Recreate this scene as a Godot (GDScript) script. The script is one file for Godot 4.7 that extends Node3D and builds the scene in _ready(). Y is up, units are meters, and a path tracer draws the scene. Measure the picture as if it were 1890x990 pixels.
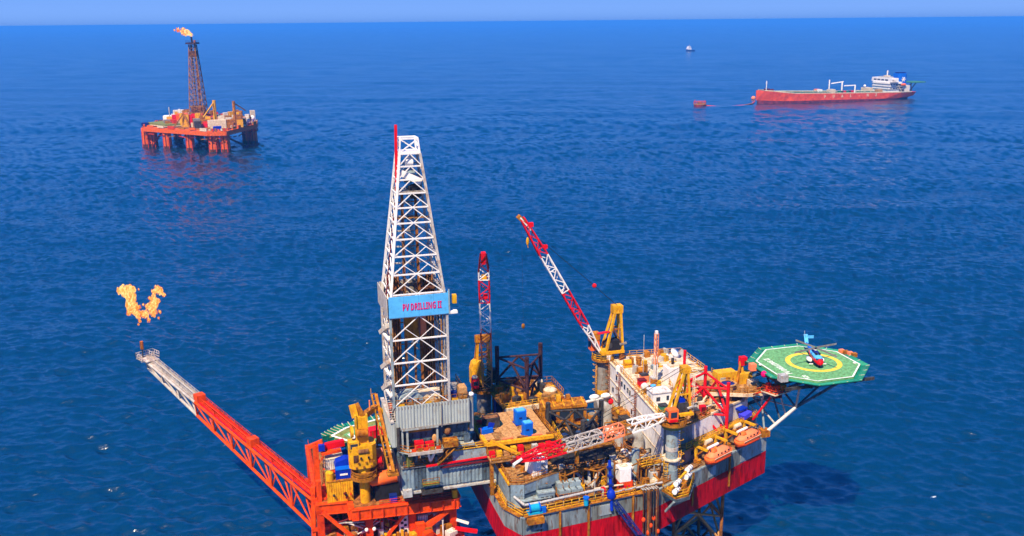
extends Node3D

# ---------------------------------------------------------------- helpers
var rig := Transform3D(Basis(Vector3.UP, deg_to_rad(16.0)), Vector3(1.4, 0, -148.5))   # x runs stern to bow, z towards starboard
var off = {}
var used = {}
var M = {}
var unit_box: Mesh
var unit_tube: Mesh
var unit_drum: Mesh
var unit_ball: Mesh
var rng := RandomNumberGenerator.new()

func numbered(called: String, parent: Node) -> String:
	var key = str(parent.get_instance_id()) + called
	var k: int = used.get(key, 0)
	used[key] = k + 1
	return called if k == 0 else "%s_%03d" % [called, k]

func thing(called, label, category, at: Vector3, group = "", frame = null) -> Node3D:
	var o := Node3D.new()
	o.name = numbered(called, self)
	add_child(o, true)
	var f: Transform3D = rig if frame == null else frame
	o.transform = f * Transform3D(Basis(), at)
	o.set_meta("label", label)
	o.set_meta("category", category)
	if group != "":
		o.set_meta("group", group)
	off[o] = at
	return o

# a thing whose parts are given in its own axes, turned by yaw degrees
func loose(called, label, category, at: Vector3, yaw = 0.0, group = "", frame = null) -> Node3D:
	var o := thing(called, label, category, at, group, frame)
	o.transform = o.transform * Transform3D(Basis(Vector3.UP, deg_to_rad(yaw)), Vector3.ZERO)
	off[o] = Vector3.ZERO
	return o

func again(o: Node3D, label, at: Vector3, yaw = 0.0, frame = null) -> Node3D:
	var c: Node3D = o.duplicate()
	c.name = numbered(str(o.name).trim_suffix("_000"), self)
	add_child(c, true)
	var f: Transform3D = rig if frame == null else frame
	c.transform = f * Transform3D(Basis(Vector3.UP, deg_to_rad(yaw)), at)
	c.set_meta("label", label)
	return c

func assembly(parent: Node3D, called) -> Node3D:
	var o := Node3D.new()
	o.name = numbered(called, parent)
	parent.add_child(o, true)
	off[o] = off.get(parent, Vector3.ZERO)
	return o

func part(parent: Node3D, called, mesh: Mesh, m, xf: Transform3D = Transform3D()) -> MeshInstance3D:
	var o := MeshInstance3D.new()
	o.name = numbered(called, parent)
	o.mesh = mesh
	o.material_override = M[m] if m is String else m
	parent.add_child(o, true)
	xf.origin -= off.get(parent, Vector3.ZERO)
	o.transform = xf
	return o

func stuff(o):
	o.set_meta("kind", "stuff")
	return o

func along(a: Vector3, b: Vector3, wx: float, wz: float) -> Transform3D:
	var y = b - a
	var s = Vector3.UP if absf(y.normalized().y) < 0.98 else Vector3.RIGHT
	var x = s.cross(y).normalized()
	var z = x.cross(y.normalized())
	return Transform3D(Basis(x * wx, y, z * wz), (a + b) * 0.5)

func bar(p, called, a: Vector3, b: Vector3, w: float, m):
	return part(p, called, unit_box, m, along(a, b, w, w))

func slab(p, called, a: Vector3, b: Vector3, wx: float, wz: float, m):
	return part(p, called, unit_box, m, along(a, b, wx, wz))

func tube(p, called, a: Vector3, b: Vector3, r: float, m):
	return part(p, called, unit_tube, m, along(a, b, r, r))

func drum(p, called, a: Vector3, b: Vector3, r: float, m):
	return part(p, called, unit_drum, m, along(a, b, r, r))

func post(p, called, base: Vector3, h: float, r: float, m):
	return drum(p, called, base, base + Vector3(0, h, 0), r, m)

func block(p, called, c: Vector3, s: Vector3, m, yaw = 0.0):
	return part(p, called, unit_box, m, Transform3D(Basis(Vector3.UP, deg_to_rad(yaw)) * Basis.from_scale(s), c))

# a block given by its base centre
func crate(p, called, base: Vector3, s: Vector3, m, yaw = 0.0):
	return block(p, called, base + Vector3(0, s.y * 0.5, 0), s, m, yaw)

func ball(p, called, c: Vector3, s: Vector3, m, yaw = 0.0):
	return part(p, called, unit_ball, m, Transform3D(Basis(Vector3.UP, deg_to_rad(yaw)) * Basis.from_scale(s), c))

func quad(st: SurfaceTool, a, b, c, d):   # seen from outside a b c d run clockwise
	for q in [a, b, c, a, c, d]:
		st.add_vertex(q)

func begin() -> SurfaceTool:
	var st := SurfaceTool.new()
	st.begin(Mesh.PRIMITIVE_TRIANGLES)
	st.set_smooth_group(-1)
	return st

func finish(st: SurfaceTool) -> ArrayMesh:
	st.generate_normals()
	return st.commit()

func prism_mesh(poly: Array, h0: float, h1: float, grow = 0.0) -> ArrayMesh:
	var st := begin()
	var pts := PackedVector2Array(poly)
	if Geometry2D.is_polygon_clockwise(pts):
		pts.reverse()
	var top := pts
	if grow != 0.0:
		top = Geometry2D.offset_polygon(pts, grow, Geometry2D.JOIN_MITER)[0]
		if Geometry2D.is_polygon_clockwise(top):
			top.reverse()
	var tri := Geometry2D.triangulate_polygon(pts)
	for k in range(0, tri.size(), 3):
		var t = [tri[k], tri[k + 1], tri[k + 2]]
		var a = pts[t[0]]; var b = pts[t[1]]; var c = pts[t[2]]
		if (b - a).cross(c - a) < 0:
			t = [t[0], t[2], t[1]]
		for j in [0, 1, 2]:
			st.add_vertex(Vector3(pts[t[j]].x, h1, pts[t[j]].y))
		for j in [0, 2, 1]:
			st.add_vertex(Vector3(pts[t[j]].x, h0, pts[t[j]].y))
	var n := pts.size()
	for k in n:
		var a := pts[k]
		var b := pts[(k + 1) % n]
		quad(st, Vector3(b.x, h0, b.y), Vector3(b.x, h1, b.y), Vector3(a.x, h1, a.y), Vector3(a.x, h0, a.y))
	return finish(st)

func prism(p, called, poly: Array, h0: float, h1: float, m):
	return part(p, called, prism_mesh(poly, h0, h1), m)

# posts, two rails and a toe board along a line, in one mesh
func railing(p, pts: Array, m, high = 1.15, step = 1.7, called = "railing"):
	var st := begin()
	for k in pts.size() - 1:
		var a: Vector3 = pts[k]
		var b: Vector3 = pts[k + 1]
		var n := maxi(1, int(a.distance_to(b) / step))
		for j in n + 1:
			var q = a.lerp(b, float(j) / n)
			st.append_from(unit_box, 0, along(q, q + Vector3(0, high, 0), 0.09, 0.09))
		for y in [high, high * 0.55]:
			st.append_from(unit_box, 0, along(a + Vector3(0, y, 0), b + Vector3(0, y, 0), 0.08, 0.08))
		st.append_from(unit_box, 0, along(a + Vector3(0, 0.14, 0), b + Vector3(0, 0.14, 0), 0.05, 0.22))
	return part(p, called, finish(st), m)

func corrugated(width: float, height: float, pitch = 0.5, deep = 0.09) -> ArrayMesh:   # in its own axes: x across, y up, faces +z
	var st := begin()
	var n := maxi(1, roundi(width / pitch))
	var w = width / n
	var xs := PackedFloat32Array()
	var zs := PackedFloat32Array()
	for k in n:
		for q in [[0.0, 0.0], [0.32, 0.0], [0.5, 1.0], [0.82, 1.0]]:
			xs.append((k + q[0]) * w)
			zs.append(q[1] * deep)
	xs.append(width)
	zs.append(0.0)
	for k in xs.size() - 1:
		quad(st, Vector3(xs[k], 0, zs[k]), Vector3(xs[k], height, zs[k]), Vector3(xs[k + 1], height, zs[k + 1]), Vector3(xs[k + 1], 0, zs[k + 1]))
	quad(st, Vector3(0, 0, -0.2), Vector3(0, height, -0.2), Vector3(0, height, 0), Vector3(0, 0, 0))
	quad(st, Vector3(width, 0, 0), Vector3(width, height, 0), Vector3(width, height, -0.2), Vector3(width, 0, -0.2))
	quad(st, Vector3(0, height, 0.0), Vector3(0, height, -0.2), Vector3(width, height, -0.2), Vector3(width, height, 0.0))
	quad(st, Vector3(width, 0, -0.2), Vector3(width, height, -0.2), Vector3(0, height, -0.2), Vector3(0, 0, -0.2))
	return finish(st)

# a wall of corrugated panels from a to b (seen from outside a is on the left)
func panel_wall(p, a: Vector3, b: Vector3, height: float, mats: Array, want = 2.3, called = "wall_panel", pitch = 0.55):
	var len = a.distance_to(b)
	var n := maxi(1, roundi(len / want))
	var x = (b - a).normalized()
	var mesh = corrugated(len / n - 0.05, height, pitch)
	for k in n:
		part(p, called, mesh, mats[(k * 7 + k / 3) % mats.size()], Transform3D(Basis(x, Vector3.UP, x.cross(Vector3.UP)), a.lerp(b, float(k) / n)))

# flat plates from a to b with open joints
func plate_wall(p, a: Vector3, b: Vector3, height: float, mats: Array, want = 3.0, called = "plate", thick = 0.16, rows = 1):
	var len = a.distance_to(b)
	var n := maxi(1, roundi(len / want))
	var x = (b - a).normalized()
	var z = x.cross(Vector3.UP)
	for r in rows:
		for k in n:
			var c = a.lerp(b, (k + 0.5) / n) + Vector3(0, height * (r + 0.5) / rows, 0) + z * (thick * 0.5 + 0.02 * ((k + r) % 2))
			part(p, called, unit_box, mats[(k * 5 + r * 3 + k / 3) % mats.size()], Transform3D(Basis(x * (len / n - 0.05), Vector3.UP * (height / rows - 0.05), z * thick), c))

func stair(p, a: Vector3, b: Vector3, width: float, m, called = "stair"):
	var st := begin()
	var d = b - a
	var side = Vector3(d.x, 0, d.z).cross(Vector3.UP).normalized() * width * 0.5
	for s in [-1, 1]:
		st.append_from(unit_box, 0, along(a + side * s, b + side * s, 0.12, 0.3))
		st.append_from(unit_box, 0, along(a + side * s + Vector3(0, 1, 0), b + side * s + Vector3(0, 1, 0), 0.09, 0.09))
	var n := maxi(3, int(absf(d.y) / 0.25))
	for k in n:
		var c = a.lerp(b, (k + 0.5) / n)
		st.append_from(unit_box, 0, along(c - side, c + side, 0.28, 0.05))
	return part(p, called, finish(st), m)

func ladder(p, base: Vector3, height: float, out: Vector3, m, called = "ladder"):
	var st := begin()
	var s = out.cross(Vector3.UP).normalized() * 0.35
	for k in [-1, 1]:
		st.append_from(unit_box, 0, along(base + s * k, base + s * k + Vector3(0, height, 0), 0.1, 0.1))
	for k in int(height / 0.5):
		st.append_from(unit_box, 0, along(base - s + Vector3(0, k * 0.5 + 0.3, 0), base + s + Vector3(0, k * 0.5 + 0.3, 0), 0.07, 0.07))
	for k in int(height / 1.5):   # cage hoops
		var c = base + Vector3(0, k * 1.5 + 2.0, 0)
		st.append_from(unit_box, 0, along(c - s * 1.2 + out * 0.7, c + s * 1.2 + out * 0.7, 0.07, 0.1))
		st.append_from(unit_box, 0, along(c - s * 1.2, c - s * 1.2 + out * 0.7, 0.07, 0.1))
		st.append_from(unit_box, 0, along(c + s * 1.2, c + s * 1.2 + out * 0.7, 0.07, 0.1))
	return part(p, called, finish(st), m)

func lettering(p, words: String, size: float, m, xf: Transform3D, depth = 0.05, called = "lettering"):
	var t := TextMesh.new()
	var f := SystemFont.new()
	f.font_names = PackedStringArray(["Droid Sans"])
	f.font_weight = 700
	t.font = f
	t.text = words
	t.font_size = 48
	t.pixel_size = size / 48.0 * 1.35
	t.depth = depth
	t.curve_step = 4.0
	return part(p, called, t, m, xf)

# a tapered lattice boom: four chords, lacing on every face; bands = [[share of length, material], ...]
func lattice(p, a: Vector3, b: Vector3, wide: float, deep: float, bays: int, bands: Array, chord = 0.2, lace = 0.13, taper = 0.16, tip = 0.35, foot = 0.45):
	var y = (b - a).normalized()
	var x = Vector3.UP.cross(y).normalized()
	if absf(y.y) > 0.99:
		x = Vector3.RIGHT
	var z = x.cross(y).normalized()
	var size = func(t: float) -> float:
		if t < taper:
			return lerpf(foot, 1.0, t / taper)
		if t > 1.0 - taper:
			return lerpf(1.0, tip, (t - 1.0 + taper) / taper)
		return 1.0
	var corner = func(t: float, k: int) -> Vector3:
		var s: float = size.call(t)
		return a.lerp(b, t) + x * (wide * 0.5 * s * [-1, 1, 1, -1][k]) + z * (deep * 0.5 * s * [-1, -1, 1, 1][k])
	var hue = func(t: float):
		for q in bands:
			if t <= q[0]:
				return q[1]
		return bands[-1][1]
	for n in bays:
		var t0 = float(n) / bays
		var t1 = float(n + 1) / bays
		var tm = (t0 + t1) * 0.5
		var m = hue.call(tm)
		for k in 4:
			bar(p, "chord", corner.call(t0, k), corner.call(t1, k), chord, m)
			var j = (k + 1) % 4
			bar(p, "lacing", corner.call(t0, k if n % 2 == 0 else j), corner.call(t1, j if n % 2 == 0 else k), lace, m)
			if n % 3 == 0:
				bar(p, "crossbar", corner.call(t0, k), corner.call(t0, j), lace, m)

# ---------------------------------------------------------------- materials
var tex = {}

func noise_image(size: int, f: float, s: int, octaves = 4, kind = FastNoiseLite.TYPE_SIMPLEX) -> Image:
	var n := FastNoiseLite.new()
	n.seed = s
	n.noise_type = kind
	n.frequency = f
	n.fractal_octaves = octaves
	return n.get_seamless_image(size, size)

func grime(s: int, strong: float, rust: float) -> ImageTexture:
	var size := 512
	var a = noise_image(size, 0.012, s)
	var b = noise_image(size, 0.05, s + 1, 3)
	var c = noise_image(size, 0.02, s + 2, 5)
	var im := Image.create(size, size, false, Image.FORMAT_RGB8)
	for y in size:
		for x in size:
			var v := 1.0 - strong * (0.65 * a.get_pixel(x, y).r + 0.35 * b.get_pixel(x, y).r)
			var r = smoothstep(0.62, 0.8, c.get_pixel(x, y).r) * rust
			im.set_pixel(x, y, Color(v * (1.0 - 0.25 * r), v * (1.0 - 0.55 * r), v * (1.0 - 0.75 * r)))
	im.generate_mipmaps()
	return ImageTexture.create_from_image(im)

func paint(called: String, r: float, g: float, b: float, rough = 0.55, kind = "worn", tile = Vector3(0.09, 0.05, 0.09), metal = 0.0):
	var m := StandardMaterial3D.new()
	m.resource_name = called
	m.albedo_color = Color(r, g, b).linear_to_srgb()
	m.roughness = rough
	m.metallic = metal
	m.metallic_specular = 0.22
	if kind != "":
		m.albedo_texture = tex[kind]
		m.uv1_triplanar = true
		m.uv1_world_triplanar = true
		m.uv1_scale = tile
	M[called] = m
	return m

func make_materials():
	tex.clean = grime(11, 0.16, 0.12)
	tex.worn = grime(21, 0.34, 0.4)
	tex.dirty = grime(31, 0.6, 0.8)
	tex.streak = grime(41, 0.5, 1.3)
	paint("orange", 0.95, 0.085, 0.004)
	paint("far_orange", 0.95, 0.15, 0.008)
	paint("deep_orange", 0.78, 0.055, 0.004)
	paint("boat_orange", 0.95, 0.16, 0.03, 0.35, "clean")
	paint("pale_orange", 0.95, 0.25, 0.10, 0.5, "clean")
	paint("red", 0.72, 0.006, 0.012, 0.5, "clean")
	paint("hull_red", 0.78, 0.003, 0.012, 0.45, "streak", Vector3(0.11, 0.016, 0.11))
	paint("hull_red_dull", 0.66, 0.006, 0.012, 0.5, "streak", Vector3(0.11, 0.016, 0.11))
	paint("maroon", 0.18, 0.012, 0.012)
	paint("yellow", 0.92, 0.44, 0.008)
	paint("lemon", 0.90, 0.47, 0.012)
	paint("ochre", 0.62, 0.24, 0.02, 0.7, "dirty")
	paint("amber", 0.74, 0.27, 0.014, 0.65, "dirty")
	paint("tan", 0.62, 0.31, 0.10, 0.8, "dirty", Vector3(0.12, 0.12, 0.12))
	paint("tan_pale", 0.66, 0.35, 0.13, 0.8, "worn", Vector3(0.15, 0.15, 0.15))
	paint("deck_brown", 0.42, 0.23, 0.10, 0.85, "dirty", Vector3(0.1, 0.1, 0.1))
	paint("rust", 0.52, 0.19, 0.045, 0.85, "dirty")
	paint("rust_dark", 0.20, 0.08, 0.035, 0.85, "dirty")
	paint("pipe_brown", 0.40, 0.18, 0.07, 0.7, "dirty")
	paint("white", 0.87, 0.83, 0.79, 0.5, "clean")
	paint("white_worn", 0.84, 0.78, 0.71, 0.6, "worn")
	paint("derrick_white", 0.60, 0.57, 0.54, 0.6, "worn", Vector3(0.3, 0.2, 0.3))
	paint("cream", 0.85, 0.70, 0.50, 0.6, "worn")
	paint("steel_white", 0.60, 0.55, 0.50, 0.5, "worn")
	paint("grey_blue", 0.25, 0.34, 0.40, 0.55, "worn")
	paint("grey_blue_pale", 0.34, 0.43, 0.46, 0.55, "worn")
	paint("grey_blue_dark", 0.13, 0.19, 0.25, 0.6, "dirty")
	paint("hull_grey", 0.30, 0.36, 0.38, 0.55, "streak", Vector3(0.11, 0.016, 0.11))
	paint("hull_grey_pale", 0.38, 0.44, 0.46, 0.55, "worn", Vector3(0.06, 0.02, 0.06))
	paint("hull_grey_stained", 0.27, 0.29, 0.26, 0.6, "streak", Vector3(0.11, 0.016, 0.11))
	paint("wall_grey", 0.40, 0.44, 0.42, 0.55, "clean", Vector3(0.05, 0.02, 0.05))
	paint("wall_grey_pale", 0.44, 0.47, 0.44, 0.55, "worn", Vector3(0.08, 0.02, 0.08))
	paint("grey", 0.32, 0.30, 0.28, 0.6)
	paint("grey_pale", 0.55, 0.54, 0.52, 0.6)
	paint("grey_dark", 0.09, 0.085, 0.085, 0.7, "dirty")
	paint("purple_brown", 0.10, 0.045, 0.055, 0.7, "dirty")
	paint("dark", 0.025, 0.025, 0.03, 0.7)
	paint("navy", 0.01, 0.025, 0.17, 0.5, "clean")
	paint("blue", 0.004, 0.12, 0.62, 0.45, "clean")
	paint("blue_deep", 0.004, 0.03, 0.42, 0.45, "clean")
	paint("sky_blue", 0.10, 0.46, 0.86, 0.45, "clean", Vector3(0.05, 0.05, 0.05))
	paint("cyan", 0.01, 0.33, 0.55, 0.5, "clean")
	paint("violet_blue", 0.06, 0.06, 0.75, 0.5, "clean")
	paint("helideck_green", 0.18, 0.46, 0.18, 0.75, "worn", Vector3(0.12, 0.12, 0.12))
	paint("net_green", 0.01, 0.26, 0.16, 0.7, "worn")
	paint("olive", 0.25, 0.28, 0.07, 0.75, "worn")
	paint("marking_white", 0.82, 0.80, 0.74, 0.7, "clean")
	paint("marking_yellow", 0.85, 0.58, 0.06, 0.7, "clean")
	paint("crimson", 0.60, 0.003, 0.12, 0.5, "")
	paint("tanker_red", 0.92, 0.10, 0.02, 0.45, "worn", Vector3(0.012, 0.012, 0.012))
	paint("tanker_green", 0.06, 0.24, 0.14, 0.7, "worn", Vector3(0.03, 0.03, 0.03))
	paint("boot_dark", 0.05, 0.03, 0.03, 0.7, "worn")
	paint("rubber", 0.02, 0.02, 0.02, 0.8, "")
	var g := StandardMaterial3D.new()
	g.albedo_color = Color(0.02, 0.03, 0.05).linear_to_srgb()
	g.roughness = 0.08
	M["glass"] = g
	var net := StandardMaterial3D.new()
	net.albedo_color = Color(0.01, 0.24, 0.15, 1.0).linear_to_srgb()
	net.roughness = 0.8
	M["netting"] = net

# ---------------------------------------------------------------- sea
func sea_waves() -> Array:
	var r := RandomNumberGenerator.new()
	r.seed = 4177
	var out := []
	var count := 54
	for k in count:
		var t = float(k) / (count - 1)
		var wl := 1.5 * pow(34.0 / 1.5, t)
		var dir = deg_to_rad(99.0) + r.randfn(0.0, 0.6)
		var num = TAU / wl
		var slope := 0.084 * exp(-pow((log(wl) - log(4.6)) / 0.9, 2.0)) + 0.006
		out.append([wl, num * cos(dir), num * sin(dir), slope / num, r.randf() * TAU])
	for k in 14:   # a low swell underneath, in groups
		var wl = 40.0 * pow(5.5, k / 13.0)
		var dir = deg_to_rad(96.0) + r.randfn(0.0, 0.35)
		var num = TAU / wl
		out.append([wl, num * cos(dir), num * sin(dir), 0.017 / num * (1.0 if wl < 110.0 else 0.6), r.randf() * TAU])
	out.sort_custom(func(a, b): return a[0] > b[0])
	return out

func make_sea():
	var waves = sea_waves()
	var nw = waves.size()
	var wl := PackedFloat32Array(); var kx := PackedFloat32Array(); var kz := PackedFloat32Array(); var am := PackedFloat32Array(); var ph := PackedFloat32Array()
	for w in waves:
		wl.append(w[0]); kx.append(w[1]); kz.append(w[2]); am.append(w[3]); ph.append(w[4])
	var dist := PackedFloat32Array()
	var dep: float = 0.86
	while dep > 0.0092:
		dist.append(110.0 / tan(dep))
		var near = dep > 0.56
		dep -= (0.0045 if near else 0.00122)
	var az0 = -0.78
	var cols := 960
	var rows = dist.size()
	var daz := 1.56 / (cols - 1)
	var pos := PackedVector3Array(); var nor := PackedVector3Array()
	pos.resize(rows * cols); nor.resize(rows * cols)
	var patch := FastNoiseLite.new()
	patch.seed = 5
	patch.frequency = 0.004
	patch.fractal_octaves = 3
	var i := 0
	for r in rows:
		var d: float = dist[r]
		var step: float = maxf(d * daz, absf(dist[mini(r + 1, rows - 1)] - dist[maxi(r - 1, 0)]) * 0.5)
		var lim := 0
		while lim < nw and wl[lim] > step * (1.7 if d < 260.0 else 0.5):
			lim += 1
		for c in cols:
			var az = az0 + c * daz
			var x = d * sin(az)
			var z = -d * cos(az)
			var y := 0.0; var sx := 0.0; var sz := 0.0
			var gust := 1.0 + 0.45 * patch.get_noise_2d(x, z)
			for k in lim:
				var a = kx[k] * x + kz[k] * z + ph[k]
				var s: float = sin(a)
				var e = am[k] * (1.0 + 0.5 * s) * gust   # crests a little sharper than troughs
				y += e * s
				var q = e * cos(a)
				sx += q * kx[k]
				sz += q * kz[k]
			pos[i] = Vector3(x, y, z)
			nor[i] = Vector3(-sx, 1.0, -sz).normalized()
			i += 1
	var idx := PackedInt32Array()
	idx.resize((rows - 1) * (cols - 1) * 6)
	var j = 0
	for r in rows - 1:
		for c in cols - 1:
			var a = r * cols + c
			idx[j] = a; idx[j + 1] = a + cols; idx[j + 2] = a + 1
			idx[j + 3] = a + 1; idx[j + 4] = a + cols; idx[j + 5] = a + cols + 1
			j += 6
	var arr := []
	arr.resize(Mesh.ARRAY_MAX)
	arr[Mesh.ARRAY_VERTEX] = pos
	arr[Mesh.ARRAY_NORMAL] = nor
	arr[Mesh.ARRAY_INDEX] = idx
	var mesh := ArrayMesh.new()
	mesh.add_surface_from_arrays(Mesh.PRIMITIVE_TRIANGLES, arr)
	# small ripples: a tile of short wavelets as a normal map
	var size := 512
	var n := FastNoiseLite.new()
	n.seed = 77
	n.frequency = 0.028
	n.fractal_octaves = 3
	n.fractal_gain = 0.55
	var im = n.get_seamless_image(size, size)
	im.convert(Image.FORMAT_RGBA8)
	im.bump_map_to_normal_map(SEA_RIPPLE)
	var m := StandardMaterial3D.new()
	m.resource_name = "sea_water"
	m.albedo_color = SEA_BODY.linear_to_srgb()
	m.roughness = SEA_ROUGH
	m.metallic_specular = SEA_SPEC
	m.normal_enabled = true
	m.normal_texture = ImageTexture.create_from_image(im)
	m.normal_scale = 1.0
	m.uv1_triplanar = true
	m.uv1_world_triplanar = true
	m.uv1_scale = Vector3(0.035, 0.07, 0.07)
	M["sea"] = m
	var o = part(self, "sea", mesh, m)
	o.set_meta("kind", "structure")
	o.set_meta("label", "deep blue open sea with small wind waves reaching the horizon")
	var pl := PlaneMesh.new()
	pl.size = Vector2(160000, 160000)
	var f = part(self, "sea", pl, m, Transform3D(Basis(), Vector3(0, -2.2, 0)))
	f.set_meta("kind", "structure")
	f.set_meta("label", "far blue sea beyond the near waves")

# ---------------------------------------------------------------- settings
const SEA_BODY := Color(0.0, 0.018, 0.044)
const SEA_ROUGH := 0.19
const SEA_SPEC := 0.95
const SEA_RIPPLE := 3.0

func _ready():
	rng.seed = 9
	var cam := Camera3D.new()
	cam.name = "camera"
	cam.fov = 31.587
	cam.near = 1.0
	cam.far = 120000.0
	cam.transform = Transform3D(Basis(Vector3.RIGHT, deg_to_rad(-14.6)) * Basis(Vector3.BACK, -0.0095), Vector3(0, 110, 0))
	add_child(cam)
	cam.current = true
	var sm := ProceduralSkyMaterial.new()
	sm.sky_top_color = Color(0.0044, 0.1472, 0.6111).linear_to_srgb()
	sm.sky_horizon_color = Color(0.1250, 0.2444, 0.5389).linear_to_srgb()
	sm.sky_curve = 0.09
	sm.ground_bottom_color = Color(0.0111, 0.0500, 0.1667).linear_to_srgb()
	sm.ground_horizon_color = Color(0.0556, 0.1556, 0.4444).linear_to_srgb()
	sm.sun_angle_max = 8.0
	var sky := Sky.new()
	sky.sky_material = sm
	var env := Environment.new()
	env.background_mode = Environment.BG_SKY
	env.sky = sky
	env.tonemap_mode = Environment.TONE_MAPPER_LINEAR
	env.tonemap_exposure = 1.80
	env.sdfgi_enabled = true
	env.ssao_enabled = true
	env.ssil_enabled = true
	env.fog_enabled = true
	env.fog_density = 0.00012
	env.fog_light_color = Color(0.3, 0.65, 1.0)
	var we := WorldEnvironment.new()
	we.name = "environment"
	we.environment = env
	add_child(we)
	var sun := DirectionalLight3D.new()
	sun.name = "sun"
	sun.light_color = Color(1.0, 0.92, 0.78)
	sun.light_energy = 1.6
	sun.light_angular_distance = 0.5
	sun.shadow_enabled = true
	add_child(sun)
	sun.look_at_from_position(Vector3(-23, 80, 55), Vector3.ZERO)
	unit_box = BoxMesh.new()
	var cy := CylinderMesh.new()
	cy.top_radius = 1.0; cy.bottom_radius = 1.0; cy.height = 1.0; cy.radial_segments = 8; cy.rings = 0
	unit_tube = cy
	var cd := CylinderMesh.new()
	cd.top_radius = 1.0; cd.bottom_radius = 1.0; cd.height = 1.0; cd.radial_segments = 20; cd.rings = 0
	unit_drum = cd
	var sp := SphereMesh.new()
	sp.radius = 1.0; sp.height = 2.0; sp.radial_segments = 18; sp.rings = 9
	unit_ball = sp
	make_materials()
	make_sea()
	build_all()

# ---------------------------------------------------------------- far away
func V(x: float, y: float, z: float) -> Vector3:
	return Vector3(x, y, z)

func P2(list: Array) -> Array:
	var out := []
	for k in range(0, list.size(), 2):
		out.append(Vector2(list[k], list[k + 1]))
	return out

func hull_mesh(stations: Array) -> ArrayMesh:   # [x, half width at deck, half width at keel, deck height, keel height]
	var st := begin()
	for k in stations.size() - 1:
		var a = stations[k]
		var b = stations[k + 1]
		for s in [-1.0, 1.0]:
			var q = [V(a[0], a[4], s * a[2]), V(a[0], a[3], s * a[1]), V(b[0], b[3], s * b[1]), V(b[0], b[4], s * b[2])]
			if s < 0:
				q.reverse()
			quad(st, q[0], q[1], q[2], q[3])
		quad(st, V(a[0], a[3], a[1]), V(a[0], a[3], -a[1]), V(b[0], b[3], -b[1]), V(b[0], b[3], b[1]))
		quad(st, V(a[0], a[4], -a[2]), V(a[0], a[4], a[2]), V(b[0], b[4], b[2]), V(b[0], b[4], -b[2]))
	var e = stations[-1]
	quad(st, V(e[0], e[4], e[2]), V(e[0], e[3], e[1]), V(e[0], e[3], -e[1]), V(e[0], e[4], -e[2]))
	return finish(st)

func flame_mesh(blobs: Array, s: int, rough: float) -> ArrayMesh:   # ragged lumps of fire
	var n := FastNoiseLite.new()
	n.seed = s
	n.frequency = 0.55 / rough
	n.fractal_octaves = 3
	var st := SurfaceTool.new()
	st.begin(Mesh.PRIMITIVE_TRIANGLES)
	var rings := 6
	var segs := 8
	var r0 := RandomNumberGenerator.new()
	r0.seed = s
	var small := []
	for b in blobs:   # every lump is a knot of smaller tongues
		for k in 34:
			var d = Vector3(r0.randfn(), r0.randfn(), r0.randfn()).normalized() * b[1] * r0.randf_range(0.0, 0.95)
			small.append([b[0] + d, b[1] * r0.randf_range(0.16, 0.42), b[2] + 0.38 - 0.85 * d.length() / b[1]])
	for b in small:
		var c: Vector3 = b[0]
		var r: float = b[1]
		var grid := []
		for i in rings + 1:
			var row := []
			for j in segs + 1:
				var th = PI * i / rings
				var f = TAU * (j % segs) / segs
				var d = Vector3(sin(th) * cos(f), cos(th), sin(th) * sin(f))
				var q = c + d * r * Vector3(0.75, 1.75, 0.75)
				q += d * n.get_noise_3dv(q * 1.6) * r * 1.1 + Vector3(0, n.get_noise_3dv(q * 0.8 + Vector3(9, 0, 0)) * r * 0.4, 0)
				row.append(q)
			grid.append(row)
		for i in rings:
			for j in segs:
				for q in [grid[i][j], grid[i][j + 1], grid[i + 1][j + 1], grid[i][j], grid[i + 1][j + 1], grid[i + 1][j]]:
					var h: float = clampf(0.45 + 1.7 * n.get_noise_3dv(q * 2.3 + Vector3(3, 7, 1)) + b[2], 0.0, 1.0)
					st.set_color(Color(lerpf(0.62, 0.95, h), lerpf(0.09, 0.58, h), lerpf(0.006, 0.22, h * h), lerpf(0.3, 0.85, h)))
					st.add_vertex(q)
	st.generate_normals()
	return st.commit()

func flame_material():
	var m := StandardMaterial3D.new()
	m.resource_name = "flame"
	m.shading_mode = BaseMaterial3D.SHADING_MODE_UNSHADED
	m.vertex_color_use_as_albedo = true
	m.albedo_color = Color.WHITE
	m.transparency = BaseMaterial3D.TRANSPARENCY_ALPHA
	M["flame"] = m

func fire_light(p: Node3D, at: Vector3, energy: float):
	var l := OmniLight3D.new()
	l.name = "flame_light"
	l.light_color = Color(1.0, 0.6, 0.25)
	l.light_energy = energy
	l.light_size = 1.5
	l.omni_range = 120.0
	l.omni_attenuation = 2.0
	l.shadow_enabled = true
	l.position = at
	p.add_child(l)

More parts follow.
